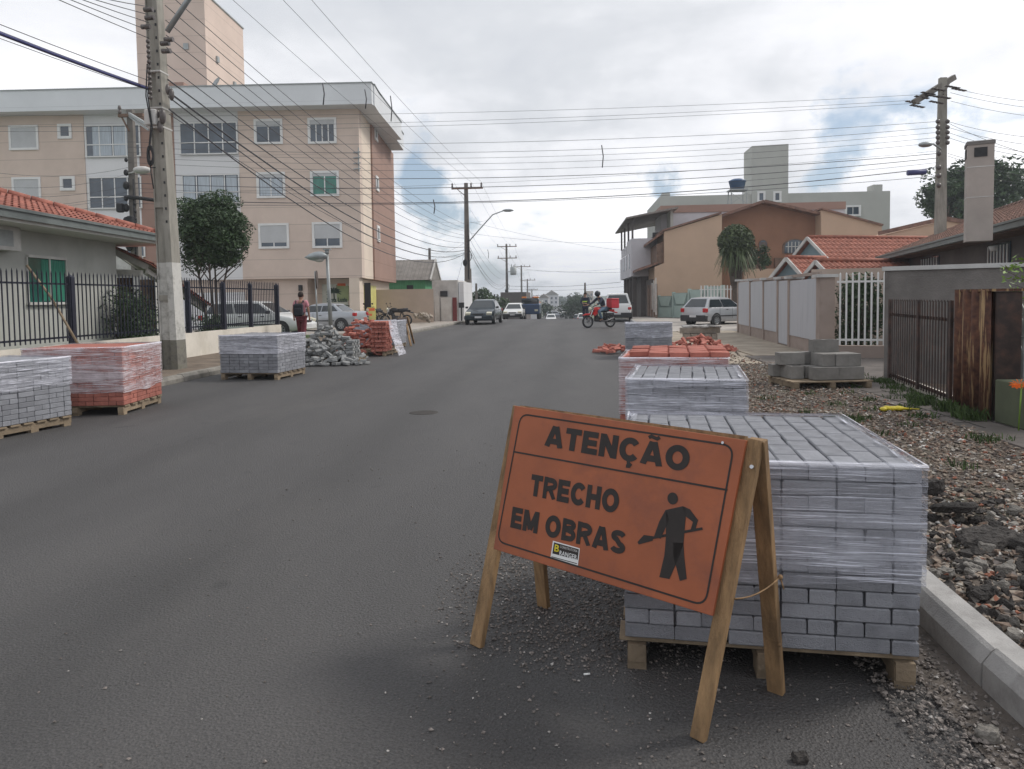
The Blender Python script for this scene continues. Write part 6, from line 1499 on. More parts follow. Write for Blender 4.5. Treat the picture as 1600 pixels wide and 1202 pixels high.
# second sign seen from behind
s2 = thing('warning_sign', 'second wooden A-frame sign seen from behind at the left behind the grey pallet', 'warning sign', (-5.3, 23.9, 0))
mb = MB(); a, b, c, d = P(623, 497, 23.7), P(636, 495, 23.9), P(638, 523, 23.7), P(625, 523, 23.5); e = V((-.03, .05, 0)); mb.add([a, b, c, d, a+e, b+e, c+e, d+e], [(0, 1, 2, 3), (7, 6, 5, 4), (0, 4, 5, 1), (1, 5, 6, 2), (2, 6, 7, 3), (3, 7, 4, 0)]); mb.build('board', 'sign_back', s2)
for (p, q, Yq) in (((633, 496), (642, 541), 23.5), ((636, 495), (647, 537), 24.2), ((623, 497), (626, 538), 23.5)): mb = MB(); g = G(*q); mb.beam(P(*p, 23.9), g, .06, .04); mb.build('leg', 'wood_raw', s2)
# ================================================================ rubble, gravel
def stones(name, regions, m, seed, kind='stuff'):
    rn = random.Random(seed); v = []; f = []
    for (x0, x1, y0, y1, n, s0, s1, z, fn) in regions:
        for _ in range(n):
            x, y = rn.uniform(x0, x1), rn.uniform(y0, y1)
            if fn and not fn(x, y, rn): continue
            s_ = s0+(s1-s0)*rn.random()**3; o = len(v); r = Euler((rn.random()*6, rn.random()*6, rn.random()*6)).to_matrix()
            for p in ((1, 0, 0), (-1, 0, 0), (0, 1, 0), (0, -1, 0), (0, 0, 1), (0, 0, -1)):
                q = r @ V(p)*(s_*rn.uniform(.55, 1.1)); v.append((x+q.x, y+q.y, z+q.z*.65+s_*.25))
            f += [(o+a, o+b, o+c) for a, b, c in ((0, 2, 4), (2, 1, 4), (1, 3, 4), (3, 0, 4), (2, 0, 5), (1, 2, 5), (3, 1, 5), (0, 3, 5))]
    mb = MB(); mb.v = [V(p) for p in v]; mb.f = f; mb.sm = [False]*len(f); o = mb.build(name, m); o['kind'] = kind; return o
vf = lambda x, y, rn: x > rk(y)+.17 and x < 4.05+.3*mnoise.noise(V((y*.8, 3, 0)))+.1
stones('gravel', [(1.7, 4.4, 2.0, 5.0, 11000, .006, .032, .088, vf), (1.7, 4.4, 5.0, 9.0, 12000, .009, .034, .088, vf), (1.9, 4.4, 9.0, 15.5, 7000, .012, .042, .088, vf), (2.2, 4.4, 15.5, 22, 1200, .012, .05, .08, vf),
                  (1.7, 3.3, 2.2, 4.7, 1500, .015, .05, .09, vf)], 'rubble_mix', 3)
stones('asphalt_crumbs', [(1.7, 3.1, 2.0, 5.4, 2600, .012, .055, .088, lambda x, y, rn: vf(x, y, rn) and rn.random() < 1.25-.55*(x-1.7)-.12*(y-2))], 'chunk', 31)
def df(x, y, rn): d = ((x-.12)/.75)**2+((y-3.75)/.85)**2; return rn.random() < max(0, 1.25-d*.95)
def kf(x, y, rn): return x < rk(y)-.004 and x > 1.13+.1*mnoise.noise(V((y*3, 0, 0)))
stones('gravel', [(-.75, 1.0, 2.75, 4.9, 17000, .0045, .012, .001, df), (-.6, 1.5, 1.5, 3.2, 1500, .003, .012, .001, None), (-2.5, 1.3, 1.6, 8, 900, .003, .011, .001, None), (1.1, 1.6, 1.7, 5, 7500, .004, .018, .013, kf), (.2, 1.6, 4.2, 9, 2500, .004, .014, .001, None)], 'road_gravel', 5)
# sandy strip at the kerb foot
mb = MB(); vs = []; fs = []
for i in range(60):
    y = 1.4+i*.09; x0 = 1.33+.06*mnoise.noise(V((y*2.2, 1, 0)))+.03*mnoise.noise(V((y*9, 1, 0))); vs += [(x0, y, .0035), (rk(y)-.08, y, .012), (rk(y)+.01, y, .022)]
for i in range(59):
    for j in range(2): fs.append((i*3+j, i*3+j+1, i*3+4+j, i*3+3+j))
mb.add(vs, fs, True); o = mb.build('sand', 'sand'); o['kind'] = 'stuff'
def chunk(x, y, z, sx, sy, sz, m, label, group, seed, rz_=0, tilt=(0, 0)):
    rn = random.Random(seed); mb = MB(); n = rn.choice((6, 7, 8)); top = []; bot = []; mid = []
    for k in range(n):
        a = 2*pi*k/n+rn.uniform(-.25, .25); r = rn.uniform(.75, 1.1); top.append((cos(a)*r*sx*.42, sin(a)*r*sy*.42, sz*.5+rn.uniform(-.12, .12)*sz)); mid.append((cos(a)*r*sx*.5, sin(a)*r*sy*.5, rn.uniform(-.1, .2)*sz)); bot.append((cos(a)*r*sx*.44, sin(a)*r*sy*.44, -sz*.5))
    vs = bot+mid+top; fs = [tuple(range(n))[::-1]]+[(i, (i+1) % n, n+(i+1) % n, n+i) for i in range(n)]+[(n+i, n+(i+1) % n, 2*n+(i+1) % n, 2*n+i) for i in range(n)]
    vs.append((0, 0, sz*.55)); fs += [(2*n+i, 2*n+(i+1) % n, 3*n) for i in range(n)]
    mb.add(vs, fs); o = mb.build('rubble_chunk', m, None); o.location = (x, y, z); o.rotation_euler = (tilt[0], tilt[1], rz_)
    sub = o.modifiers.new('sub', 'SUBSURF'); sub.subdivision_type = 'SIMPLE'; sub.levels = 2; sub.render_levels = 3
    tx_ = bpy.data.textures.get('rough') or bpy.data.textures.new('rough', 'CLOUDS'); tx_.noise_scale = .035; dm = o.modifiers.new('disp', 'DISPLACE'); dm.texture = tx_; dm.strength = min(.035, sz*.6); dm.texture_coords = 'GLOBAL'
    return tag(o, label, 'rubble', group)
q = G(1548, 833, .16); chunk(q.x, q.y, .12, .40, .30, .07, 'chunk', 'largest flat brown black asphalt slab on the rubble right of the near pallet', None, 1, .3, (.1, -.1))
q = G(1520, 800, .2); chunk(q.x, q.y+.2, .17, .30, .26, .05, 'chunk', 'flat asphalt slab leaning on top of the largest slab', None, 2, .8, (-.2, .15))
q = G(1590, 845, .14); chunk(q.x+.1, q.y, .12, .38, .26, .06, 'chunk', 'asphalt slab cut by the right edge beside the largest slab', None, 3, .1)
q = G(1452, 765, .12); chunk(q.x, q.y, .14, .22, .16, .09, 'chunk', 'small dark asphalt lump right beside the near pallet corner', None, 4)
rn = random.Random(77)
for i in range(60):
    y = rn.uniform(2.3, 5.0)*1.0; x = rk(y)+.25+abs(rn.gauss(0, .5)); s_ = rn.uniform(.04, .10)
    if x > 3.6: continue
    pale = rn.random() < .45
    chunk(x, y, .095+s_*.18, s_*1.3, s_, s_*.5, 'chunk_pale' if pale else 'chunk', 'pale grey broken stone in the rubble along the near kerb' if pale else 'black broken asphalt lump in the rubble along the near kerb', 'pale stones by the kerb' if pale else 'asphalt lumps by the kerb', 100+i, rn.random()*6, (rn.gauss(0, .2), rn.gauss(0, .2)))
for i in range(170):
    y = rn.uniform(2.2, 5.2)*1.0; x = rk(y)+.2+abs(rn.gauss(0, .6)); s_ = rn.uniform(.025, .07)
    if x > 3.9: continue
    pale = rn.random() < .5
    chunk(x, y, .092+s_*.2, s_*1.3, s_, s_*.6, 'chunk_pale' if pale else 'chunk', 'pale grey broken stone in the rubble along the near kerb' if pale else 'black broken asphalt lump in the rubble along the near kerb', 'pale stones by the kerb' if pale else 'asphalt lumps by the kerb', 300+i, rn.random()*6, (rn.gauss(0, .4), rn.gauss(0, .4)))
q = G(1545, 1160); chunk(q.x, q.y, .025, .09, .06, .05, 'chunk_pale', 'single bluish grey stone at the foot of the near kerb', None, 6)
q = G(1250, 1190); chunk(q.x, q.y, .012, .07, .045, .03, 'chunk', 'dark crumb of asphalt on the road at the bottom edge', None, 7)
q = G(917, 1056); mb = MB(); mb.tube([q+V((-.012, 0, .005)), q+V((.012, .006, .005))], .004, 6); tag(mb.build('cigarette_butt', 'cigar', None, q), 'small white cigarette butt on the road below the warning sign', 'litter')
q = G(662, 645); mb = MB(); mb.lathe([(0, .005), (.17, .005), (.19, .002), (.2, -.002)], (q.x, q.y, 0), 28); tag(mb.build('manhole_cover', 'chunk', None, (q.x, q.y, 0)), 'dark round cover in the middle of the road', 'manhole cover')
# cracked path joints and paving tiles
mb = MB()
for i in range(7): 
    x0, y0 = 4.1, 8.2+i*.42; mb.beam((x0, y0, .101), (5.0, y0+.25, .101), .018, .006)
for i in range(3): mb.beam((4.25+i*.28, 7.9, .1015), (4.2+i*.28, 11, .1015), .016, .006)
o = mb.build('paving_joints', 'chunk'); o['kind'] = 'structure'
mb = MB(); q = G(1393, 641, .1); rn = random.Random(2)
for k in range(7): mb.ball(q+V((rn.uniform(-.12, .12), rn.uniform(-.05, .05), .02)), rn.uniform(.03, .06), 7, 5, (1.6, 1, .6), Matrix.Rotation(rn.random()*3, 3, 'Z'))
mb.tube([q+V((.1, 0, .02)), q+V((.32, .0, .01))], [.02, .006], 5)
tag(mb.build('yellow_bag', 'yellow_bag', None, q), 'crumpled yellow plastic bag on the path near the brown gate', 'litter')
# ================================================================ vehicles
def car(name, label, loc, heading, paint, Ln=4.0, Wd=1.65, Ht=1.42, kind='hatch', cat='car', group=None, bumper='car_black'):
    """heading: azimuth clockwise from +Y. local x forward"""
    t = thing(name, label, cat, loc, pi/2-heading, group); h = Ln/2; hw = Wd/2
    belt = .90*Ht/1.42; hood = .86
    if kind == 'hatch': top = [(-h, .62), (-h+.04, .92), (-h+.5, .93), (h-1.15, .92), (h-.45, .80), (h-.08, .66), (h, .52)]; cab = (-h+.06, -h+.48, h-1.80, h-1.02); wins = ((.02, .44), (.47, .97))
    elif kind == 'sedan': top = [(-h, .70), (-h+.06, .94), (-h+.85, .98), (h-1.2, .93), (h-.5, .80), (h-.08, .66), (h, .50)]; cab = (-h+.55, -h+1.2, h-1.95, h-1.12); wins = ((.05, .46), (.49, .96))
    else: top = [(-h, 1.0), (-h+.03, 1.06), (-h+.8, 1.08), (h-1.5, 1.08), (h-.5, 1.0), (h-.05, .85), (h, .6)]; cab = (-h+.08, -h+.30, h-2.1, h-1.4); wins = ((.03, .5), (.53, .97)); belt = 1.06
    def sec(x, zt_, hw_, zb_=.22):
        return [(x, 0, zt_), (x, hw_*.80, zt_), (x, hw_*.94, zt_-.025), (x, hw_*.99, zt_-.12), (x, hw_, (zt_+zb_)/2), (x, hw_*.985, zb_+.1), (x, hw_*.9, zb_), (x, 0, zb_)]
    mb = MB(); secs = []
    for i, (x, z) in enumerate(top):
        f = min(1, (h-abs(x))/.35); secs.append(sec(x, z, hw*(.86+.14*sqrt(max(0, f))), .22+.08*(1-f)))
    n = 8; vs = []; fs = []
    for s_ in secs: vs += [(p[0], p[1], p[2]) for p in s_]+[(p[0], -p[1], p[2]) for p in s_[-2:0:-1]]
    k = 14
    for i in range(len(secs)-1):
        for j in range(k): fs.append((i*k+j, i*k+(j+1) % k, (i+1)*k+(j+1) % k, (i+1)*k+j))
    fs.append(tuple(range(k))[::-1]); fs.append(tuple((len(secs)-1)*k+j for j in range(k)))
    mb.add(vs, fs, True); body = mb.build('body', paint, t, local=True)
    es = body.modifiers.new('bevel', 'BEVEL'); es.width = .02; es.segments = 2; es.limit_method = 'ANGLE'; es.angle_limit = R(35)
    # cabin
    xb0, xt0, xt1, xb1 = cab; wb, wt_ = hw*.93, hw*.70; zt_ = Ht; zb_ = belt-.02
    st = [(xb0, zb_+.01, wb), (xt0, zt_-.05, wt_), ((xt0+xt1)/2, zt_, wt_*1.02), (xt1, zt_-.06, wt_), (xb1, zb_+.01, wb*.97)]
    vs = []; fs = []
    for (x, z, w_) in st:
        wbb = wb if abs(x-xb0) > .01 and abs(x-xb1) > .01 else w_
        vs += [(x if z > zb_+.1 else x, -wb, zb_), (x, -w_, z-.03 if z > zb_+.1 else zb_+.005), (x, -w_*.86, z), (x, w_*.86, z), (x, w_, z-.03 if z > zb_+.1 else zb_+.005), (x, wb, zb_)]
    for i in range(4):
        for j in range(5): fs.append((i*6+j, i*6+j+1, i*6+6+j+1, i*6+6+j))
    mb = MB(); mb.add(vs, fs, False); cabin = mb.build('cabin', paint, t, local=True)
    # glass
    def lerp(a, b, f): return a+(b-a)*f
    for s_ in (-1, 1):
        for (f0, f1) in wins:
            zb2, zt2 = zb_+.05, zt_-.13
            fb = lambda f: lerp(xb0+.12, xb1-.1, f); ft = lambda f: lerp(xt0+.02, xt1-.02, f)
            def y(z): return s_*(lerp(wb, wt_, (z-zb_)/(zt_-.06-zb_))+.024)
            def X(f, z): return lerp(fb(f), ft(f), (z-zb_)/(zt_-.06-zb_))
            q = [(X(f0, zb2), y(zb2), zb2), (X(f1, zb2), y(zb2), zb2), (X(f1, zt2), y(zt2), zt2), (X(f0, zt2), y(zt2), zt2)]
            m2 = MB(); m2.add(q, [(0, 1, 2, 3) if s_ < 0 else (3, 2, 1, 0)]); m2.build('side_window', 'car_glass', cabin, local=True)
    for (xa, xb_, nm, sg2) in ((xb0, xt0, 'rear_window', -1), (xb1, xt1, 'windscreen', 1)):
        q = []
        for (f, ws) in ((.10, .86), (.88, .80)):
            z = lerp(zb_, zt_-.05, f); x = lerp(xa, xb_, f)+sg2*.012; w_ = lerp(wb, wt_, f)*ws; q += [(x, -w_, z+.008), (x, w_, z+.008)]
        m2 = MB(); m2.add([q[0], q[1], q[3], q[2]], [(0, 1, 2, 3)]); m2.build(nm, 'car_glass', cabin, local=True)
    # wheels and arches
    wr = .295 if kind != 'pickup' else .36
    for x in (h-.78, -h+.72):
        for s_ in (-1, 1):
            m2 = MB(); m2.tube([(x, s_*(hw-.12), wr+.02), (x, s_*(hw+.004), wr+.02)], wr+.045, 20); m2.build('wheel_arch', 'car_black', t, local=True)
            m2 = MB(); m2.wheel((x, s_*(hw-.068), wr), (0, 1, 0), wr*.6, wr, .19, 22); w_ = m2.build('wheel', 'black_rubber', t, local=True)
            m2 = MB(); m2.tube([(x, s_*(hw-.01), wr), (x, s_*(hw+.024), wr)], wr*.16, 10)
            for q_ in range(7): a = 2*pi*q_/7; m2.beam((x, s_*(hw+.014), wr), (x+cos(a)*wr*.6, s_*(hw+.016), wr+sin(a)*wr*.6), .06, .012, (0, 1, 0))
            m2.wheel((x, s_*(hw+.0), wr), (0, 1, 0), wr*.54, wr*.66, .05, 20); m2.build('rim', 'rim', w_, local=True)
            m2 = MB(); m2.tube([(x, s_*(hw-.10), wr), (x, s_*(hw+.006), wr)], wr*.58, 16); m2.build('brake_disc', 'dark', w_, local=True)
    # bumpers, lights, plate, mirrors, trim
    z_r = top[0][1]
    for (x, s_, nm) in ((-h+.04, -1, 'rear_bumper'), (h-.06, 1, 'front_bumper')):
        m2 = MB(); m2.box((x, 0, .40), (.16, Wd*.955, .24 if s_ > 0 else .30), None, .03); m2.build(nm, bumper, t, local=True)
        m2 = MB(); m2.box((x+s_*.083, 0, .44 if s_ > 0 else .5), (.012, .40, .11)); m2.build('number_plate', 'plate', t, local=True)
    for s_ in (-1, 1):
        m2 = MB(); zz_ = .78 if kind == 'hatch' else .80; m2.box((-h+.06, s_*(hw*.84), zz_), (.16, .2, .20 if kind == 'hatch' else .16), None, .02); m2.build('taillight', 'taillight', t, local=True)
        m2 = MB(); m2.box((h-.12, s_*(hw*.72), .645 if kind != 'pickup' else .8), (.22, .30, .14), Matrix.Rotation(.35, 3, 'Y'), .02); m2.build('headlight', 'headlight', t, local=True)
        m2 = MB(); m2.box((xb1-.25, s_*(hw+.06), belt+.06), (.10, .16, .12), None, .02); m2.build('mirror', 'car_black', t, local=True)
        m2 = MB(); m2.box((0, s_*(hw+.002), .50), (Ln*.50, .02, .05)); m2.build('side_trim', 'car_black', t, local=True)
        for xx in (-.35, .55): m2 = MB(); m2.box((xx, s_*(hw*.985), belt-.1), (.14, .03, .03)); m2.build('door_handle', 'car_black', t, local=True)
    m2 = MB(); m2.box((h-.03, 0, .60), (.05, .62, .09)); m2.build('grille', 'car_black', t, local=True)
    m2 = MB()
    for s_ in (-1, 1):
        for xx in (.02, .95, -.9): m2.box((xx, s_*(hw+.001), .62), (.01, .006, .5))
    m2.build('door_gap', 'car_black', t, local=True)
    return t
car('parked_car', 'silver hatchback parked beyond the panelled fence, rear corner toward the street', (7.35, 37.3, .02), R(50), 'car_silver_light', 3.75, 1.62, 1.42)
car('parked_car', 'silver sedan parked in front of the shop behind the walking person', (-12.35, 36.0, .03), R(-83), 'car_silver', 4.3, 1.7, 1.36, 'sedan')
car('parked_car', 'white hatchback behind the black picket fence beside the round tree', (-12.45, 28.8, .11), R(93), 'car_white', 4.2, 1.7, 1.45, bumper='car_white')
car('parked_car', 'dark green car parked by the left kerb facing the camera', (-5.15, 44.4, -.0), R(183), 'car_dark', 4.2, 1.72, 1.46, 'sedan', bumper='car_dark')
car('car', 'white older car behind the dark parked car', (-4.7, 63, zt(63)), R(181), 'car_white', 4.0, 1.65, 1.40)
car('pickup', 'white estate car with dark rear window seen from behind the motorcyclist', (3.0, 46.8, .0), R(4), 'car_white', 4.4, 1.72, 1.72, 'pickup')
for (px, Y, hd, m, lb) in ((904, 110, 0, 'car_dark', 'dark parked car far down the right side of the road'), (911, 100, 0, 'car_white', 'white car far away just left of the man in the vest'), (881, 170, 180, 'car_white', 'tiny white car driving on the far road'), (861, 120, 180, 'car_white', 'white far car at the left side of the far road'), (868, 150, 90, 'car_silver', 'tiny silver car far down on the left')):
    q = P(px, 490, Y); car('car', lb, (q.x, Y, zt(Y)), R(hd), m, 4, 1.7, 1.45)
# small dark truck with beacons
q = P(827, 490, 64); tk_ = thing('tow_truck', 'dark blue truck with orange roof beacons behind the white older car', 'truck', (q.x, 66, zt(66)))
z0 = zt(66); x = q.x
mb = MB(); mb.box((x, 66, z0+.95), (1.75, 3.6, .9), None, .06); mb.build('body', 'car_blue', tk_); mb = MB(); mb.box((x, 66.3, z0+1.6), (1.5, 1.8, .6), None, .08); cb_ = mb.build('cabin', 'car_dark', tk_)
mb = MB(); mb.box((x, 65.37, z0+1.6), (1.25, .03, .4)); mb.build('windscreen', 'car_glass', cb_)
for s_ in (-1, 1):
    mb = MB(); mb.box((x+s_*.55, 65.9, z0+1.97), (.42, .2, .14), None, .03); mb.build('beacon', 'beacon', tk_)
    for y in (64.9, 67.1): mb = MB(); mb.wheel((x+s_*.75, y, z0+.4), (1, 0, 0), .2, .4, .24, 16); mb.build('wheel', 'black_rubber', tk_)
    mb = MB(); mb.box((x+s_*.6, 64.19, z0+.85), (.3, .03, .16)); mb.build('headlight', 'headlight', tk_)
# ---------------- motorcycles
def motorcycle(label, loc, heading, paint, box=False, group=None):
    t = thing('motorcycle', label, 'motorcycle', loc, pi/2-heading, group); wb = .66; wr = .31
    for (x, nm) in ((-wb, 'rear_wheel'), (wb, 'front_wheel')):
        mb = MB(); mb.wheel((x, 0, wr), (0, 1, 0), wr*.80, wr, .09, 24); w_ = mb.build('wheel', 'black_rubber', t, local=True)
        mb = MB(); mb.wheel((x, 0, wr), (0, 1, 0), wr*.74, wr*.8, .05, 20); mb.tube([(x, -.05, wr), (x, .05, wr)], .05, 8)
        for k in range(10): a = 2*pi*k/10; mb.tube([(x, 0, wr), (x+cos(a)*wr*.76, 0, wr+sin(a)*wr*.76)], .006, 4, caps=False)
        mb.build('rim', 'rim', w_, local=True)
    mb = MB(); 
    for s_ in (-1, 1): mb.tube([(wb, s_*.09, wr), (wb-.28, s_*.09, .98)], .024, 7)
    mb.build('fork', 'chrome', t, local=True)
    mb = MB(); mb.tube([(wb-.28, -.36, 1.10), (wb-.24, -.2, 1.06), (wb-.25, 0, 1.0), (wb-.24, .2, 1.06), (wb-.28, .36, 1.10)], .016, 6); mb.tube([(wb-.26, .2, 1.05), (wb-.2, .28, 1.25)], .008, 4); mb.tube([(wb-.26, -.2, 1.05), (wb-.2, -.28, 1.25)], .008, 4); mb.ball((wb-.2, .29, 1.27), .06, 8, 5, (.4, 1.2, .8)); mb.ball((wb-.2, -.29, 1.27), .06, 8, 5, (.4, 1.2, .8)); mb.build('handlebar', 'black_rubber', t, local=True)
    mb = MB(); mb.tube([(wb-.26, 0, .92), (.05, 0, .78), (-.35, 0, .76), (-.7, 0, .84)], .03, 6); mb.tube([(wb-.28, 0, .88), (.18, 0, .38), (-.2, 0, .34), (-.3, 0, .72)], .03, 6)
    for s_ in (-1, 1): mb.tube([(-.2, s_*.08, .38), (-wb, s_*.08, wr)], .025, 6); mb.tube([(-.35, s_*.09, .76), (-wb+.04, s_*.09, wr+.03)], .022, 6)
    mb.build('frame', 'black_rubber', t, local=True)
    mb = MB(); mb.box((.02, 0, .43), (.40, .24, .26), None, .05); mb.tube([(.12, 0, .5), (.2, 0, .72)], .09, 10); mb.tube([(.2, .12, .42), (.05, .16, .3), (-.3, .17, .32), (-.75, .17, .46)], [.022, .025, .035, .05], 8); mb.build('engine', 'engine', t, local=True)
    mb = MB(); mb.ball((.12, 0, .88), .2, 12, 8, (1.35, .72, .72)); mb.box((.3, .13, .72), (.25, .03, .2), Matrix.Rotation(.5, 3, 'Y')); mb.box((.3, -.13, .72), (.25, .03, .2), Matrix.Rotation(.5, 3, 'Y')); mb.build('tank', paint, t, local=True)
    mb = MB(); mb.tube([(-.12, 0, .86), (-.4, 0, .86), (-.72, 0, .93)], [.10, .12, .08], 8); mb.build('seat', 'black_rubber', t, local=True)
    mb = MB(); mb.box((wb+.05, 0, .67), (.46, .12, .03), Matrix.Rotation(.2, 3, 'Y'), .01); mb.ball((wb+.02, 0, .66), .09, 8, 5, (2.2, .8, .6)); mb.build('front_fender', paint, t, local=True)
    mb = MB(); mb.box((-wb-.15, 0, .78), (.5, .16, .05), Matrix.Rotation(-.25, 3, 'Y'), .01); mb.box((-wb-.05, 0, .84), (.3, .18, .1), None, .02); mb.build('rear_fender', paint if box else 'black_rubber', t, local=True)
    mb = MB(); mb.ball((wb-.14, 0, .92), .11, 10, 7, (.7, 1, 1)); mb.build('headlight', 'headlight', t, local=True)
    if box: mb = MB(); mb.box((-.82, 0, 1.16), (.44, .46, .44), None, .03); bx_ = mb.build('delivery_box', 'box_red', t, local=True); mb = MB(); mb.box((-.82, 0, 1.40), (.46, .48, .05), None, .02); mb.build('lid', 'box_red', bx_, local=True)
    else: mb = MB(); mb.tube([(0, .1, .34), (-.05, .28, 0)], .012, 5); mb.build('kickstand', 'engine', t, local=True)
    return t
mh_ = R(238); mloc = V((1.43, 36.5, 0))
motorcycle('red motorcycle with red delivery box riding toward the camera on the crest', mloc, mh_, 'bike_red', True)
motorcycle('red parked motorcycle beside the shop pillar', P(578, 500, 41.5)*V((1, 1, 0)) if False else (P(583, 497, 41.5).x, 41.5, .03), R(200), 'bike_red')
motorcycle('black parked motorcycle standing in front of the beige wall', (P(617, 497, 41.5).x, 41.8, .03), R(-82), 'black_rubber')
# poster stand beside the shop
q = P(580, 485, 41); ps = thing('poster_stand', 'small poster stand with orange and yellow poster beside the parked motorcycles', 'sign', (q.x, 41, .11)); mb = MB(); mb.box((q.x, 41, .62), (.45, .05, .95), None, .01); mb.box((q.x, 41.2, .5), (.4, .04, .9)); mb.build('board', 'poster_yellow', ps); mb = MB(); mb.box((q.x, 40.97, .98), (.42, .01, .16)); mb.box((q.x, 40.97, .3), (.42, .01, .2)); mb.box((q.x-.05, 40.97, .68), (.2, .01, .12)); mb.build('print', 'poster_orange', ps)
mb = MB(); q = P(660, 492, 45.5)
rn = random.Random(6)
for k in range(16): mb.box((q.x+rn.uniform(-.5, .5), 45.5+rn.uniform(-.3, .3), .16+rn.uniform(0, .45)), (.3, .2, .14), Euler((rn.random(), rn.random(), rn.random())).to_matrix(), .01)
o = mb.build('brick_rubble', 'block_tan', None, (q.x, 45.5, .1)); o['kind'] = 'stuff'
# ================================================================ people
def skinned(name, pts, edges, m, par, sub=2):
    keys = list(pts); idx = {k: i for i, k in enumerate(keys)}; me = bpy.data.meshes.new(name)
    me.from_pydata([tuple(pts[k][0]) for k in keys], [(idx[a], idx[b]) for a, b in edges], []); o = bpy.data.objects.new(name, me); C.objects.link(o)
    sk = o.modifiers.new('Skin', 'SKIN'); sk.use_smooth_shade = True; sk.branch_smoothing = .3
    for i, k in enumerate(keys):
        r = pts[k][1]; r = r if hasattr(r, '__len__') else (r, r); sv = me.skin_vertices[0].data[i]; sv.radius = r; sv.use_root = (i == 0)
    s_ = o.modifiers.new('Sub', 'SUBSURF'); s_.levels = sub; s_.render_levels = sub
    me.materials.append(M[m]); 
    if par is not None: o.parent = par; WM[o.name] = WM[par.name]
    return o
def lrp(a, b, f): return tuple(V(a).lerp(V(b), f))
def person(label, loc, rz_, J, top, bottom, sleeve='short', hair='hair', shoe='cloth_black', helmet=None):
    """local: y forward, x right"""
    t = thing('person', label, 'person', loc, rz_); p = J; b = {}
    for k, r in (('pelvis', (.15, .11)), ('belly', (.125, .10)), ('chest', (.15, .115)), ('neck', .055), ('head0', .07), ('head1', .088), ('head2', .075)): b[k] = (p[k], r)
    E_ = [('pelvis', 'belly'), ('belly', 'chest'), ('chest', 'neck'), ('neck', 'head0'), ('head0', 'head1'), ('head1', 'head2')]
    for s_ in 'LR':
        for k, r in (('sh', .06), ('el', .042), ('wr', .03), ('ha', (.045, .022)), ('hip', .09), ('kn', .06), ('an', .04), ('to', (.045, .03))): b[k+s_] = (p[k+s_], r)
        b['fg'+s_] = (lrp(p['wr'+s_], p['ha'+s_], 1.8), (.034, .014)); b['th'+s_] = (tuple(V(p['ha'+s_])+V((.03 if s_ == 'L' else -.03, .03, -.01))), .012)
        E_ += [('chest', 'sh'+s_), ('sh'+s_, 'el'+s_), ('el'+s_, 'wr'+s_), ('wr'+s_, 'ha'+s_), ('ha'+s_, 'fg'+s_), ('ha'+s_, 'th'+s_), ('pelvis', 'hip'+s_), ('hip'+s_, 'kn'+s_), ('kn'+s_, 'an'+s_), ('an'+s_, 'to'+s_)]
    skinned('body', b, E_, 'skin', t)
    s_ = {'pelvis': (lrp(p['pelvis'], p['belly'], .1), (.165, .13)), 'belly': (p['belly'], (.15, .125)), 'chest': (p['chest'], (.175, .14)), 'neck': (lrp(p['chest'], p['neck'], .7), .075)}; E2 = [('pelvis', 'belly'), ('belly', 'chest'), ('chest', 'neck')]
    for q in 'LR':
        s_['sh'+q] = (p['sh'+q], .085); s_['el'+q] = (lrp(p['sh'+q], p['el'+q], .72 if sleeve == 'short' else 1), .066 if sleeve == 'short' else .058); E2 += [('chest', 'sh'+q), ('sh'+q, 'el'+q)]
        if sleeve != 'short': s_['wr'+q] = (lrp(p['el'+q], p['wr'+q], .95), .045); E2.append(('el'+q, 'wr'+q))
    skinned('jacket' if sleeve != 'short' else 'shirt', s_, E2, top, t)
    l = {'pelvis': (p['pelvis'], (.16, .125))}; E3 = []
    for q in 'LR': l['hip'+q] = (p['hip'+q], .105); l['kn'+q] = (p['kn'+q], .08); l['an'+q] = (lrp(p['kn'+q], p['an'+q], .93), .062); E3 += [('pelvis', 'hip'+q), ('hip'+q, 'kn'+q), ('kn'+q, 'an'+q)]
    skinned('trousers', l, E3, bottom, t)
    for q in 'LR':
        a = V(p['an'+q]); d = V(p['to'+q]); sh = {'a': (tuple(a), .055), 'b': (tuple(a.lerp(d, .5)-V((0, 0, .02))), (.05, .035)), 'c': (tuple(d+(d-a)*.15), (.045, .03))}; skinned('shoe', sh, [('a', 'b'), ('b', 'c')], shoe, t, 1)
    h1, h2 = V(p['head1']), V(p['head2'])
    fwd = V(p.get('face', (0, 1, 0))).normalized(); rt_ = fwd.cross(V((0, 0, 1))).normalized()
    mb = MB(); mb.ball(h1+fwd*.092-V((0, 0, .01)), .018, 6, 5, (1, 1, 1.5)); 
    for s1 in (-1, 1): mb.ball(h1+rt_*(s1*.088), .028, 6, 5, (.5, 1, 1.3))
    mb.build('face', 'skin', t, local=True)
    mb = MB()
    for s1 in (-1, 1): mb.ball(h1+fwd*.082+rt_*(s1*.033)+V((0, 0, .018)), .012, 6, 4)
    mb.ball(h1+fwd*.082-V((0, 0, .052)), .018, 6, 4, (1.3, .5, .3)); mb.build('eye', 'dark', t, local=True)
    if helmet: mb = MB(); mb.ball(h1+V((0, 0, .035))-fwd*.01, .15, 14, 10, (.92, 1.0, 1.0)); hm = mb.build('helmet', helmet, t, local=True); mb = MB(); mb.ball(h1+V((0, 0, .02))+fwd*.055, .105, 12, 8, (.9, .9, .6)); mb.build('visor', 'car_glass', hm, local=True)
    else: mb = MB(); mb.ball(h1*.5+h2*.5-fwd*.018+V((0, 0, .018)), .102, 12, 8, (.93, 1.0, 1.02)); mb.build('hair', hair, t, local=True)
    return t
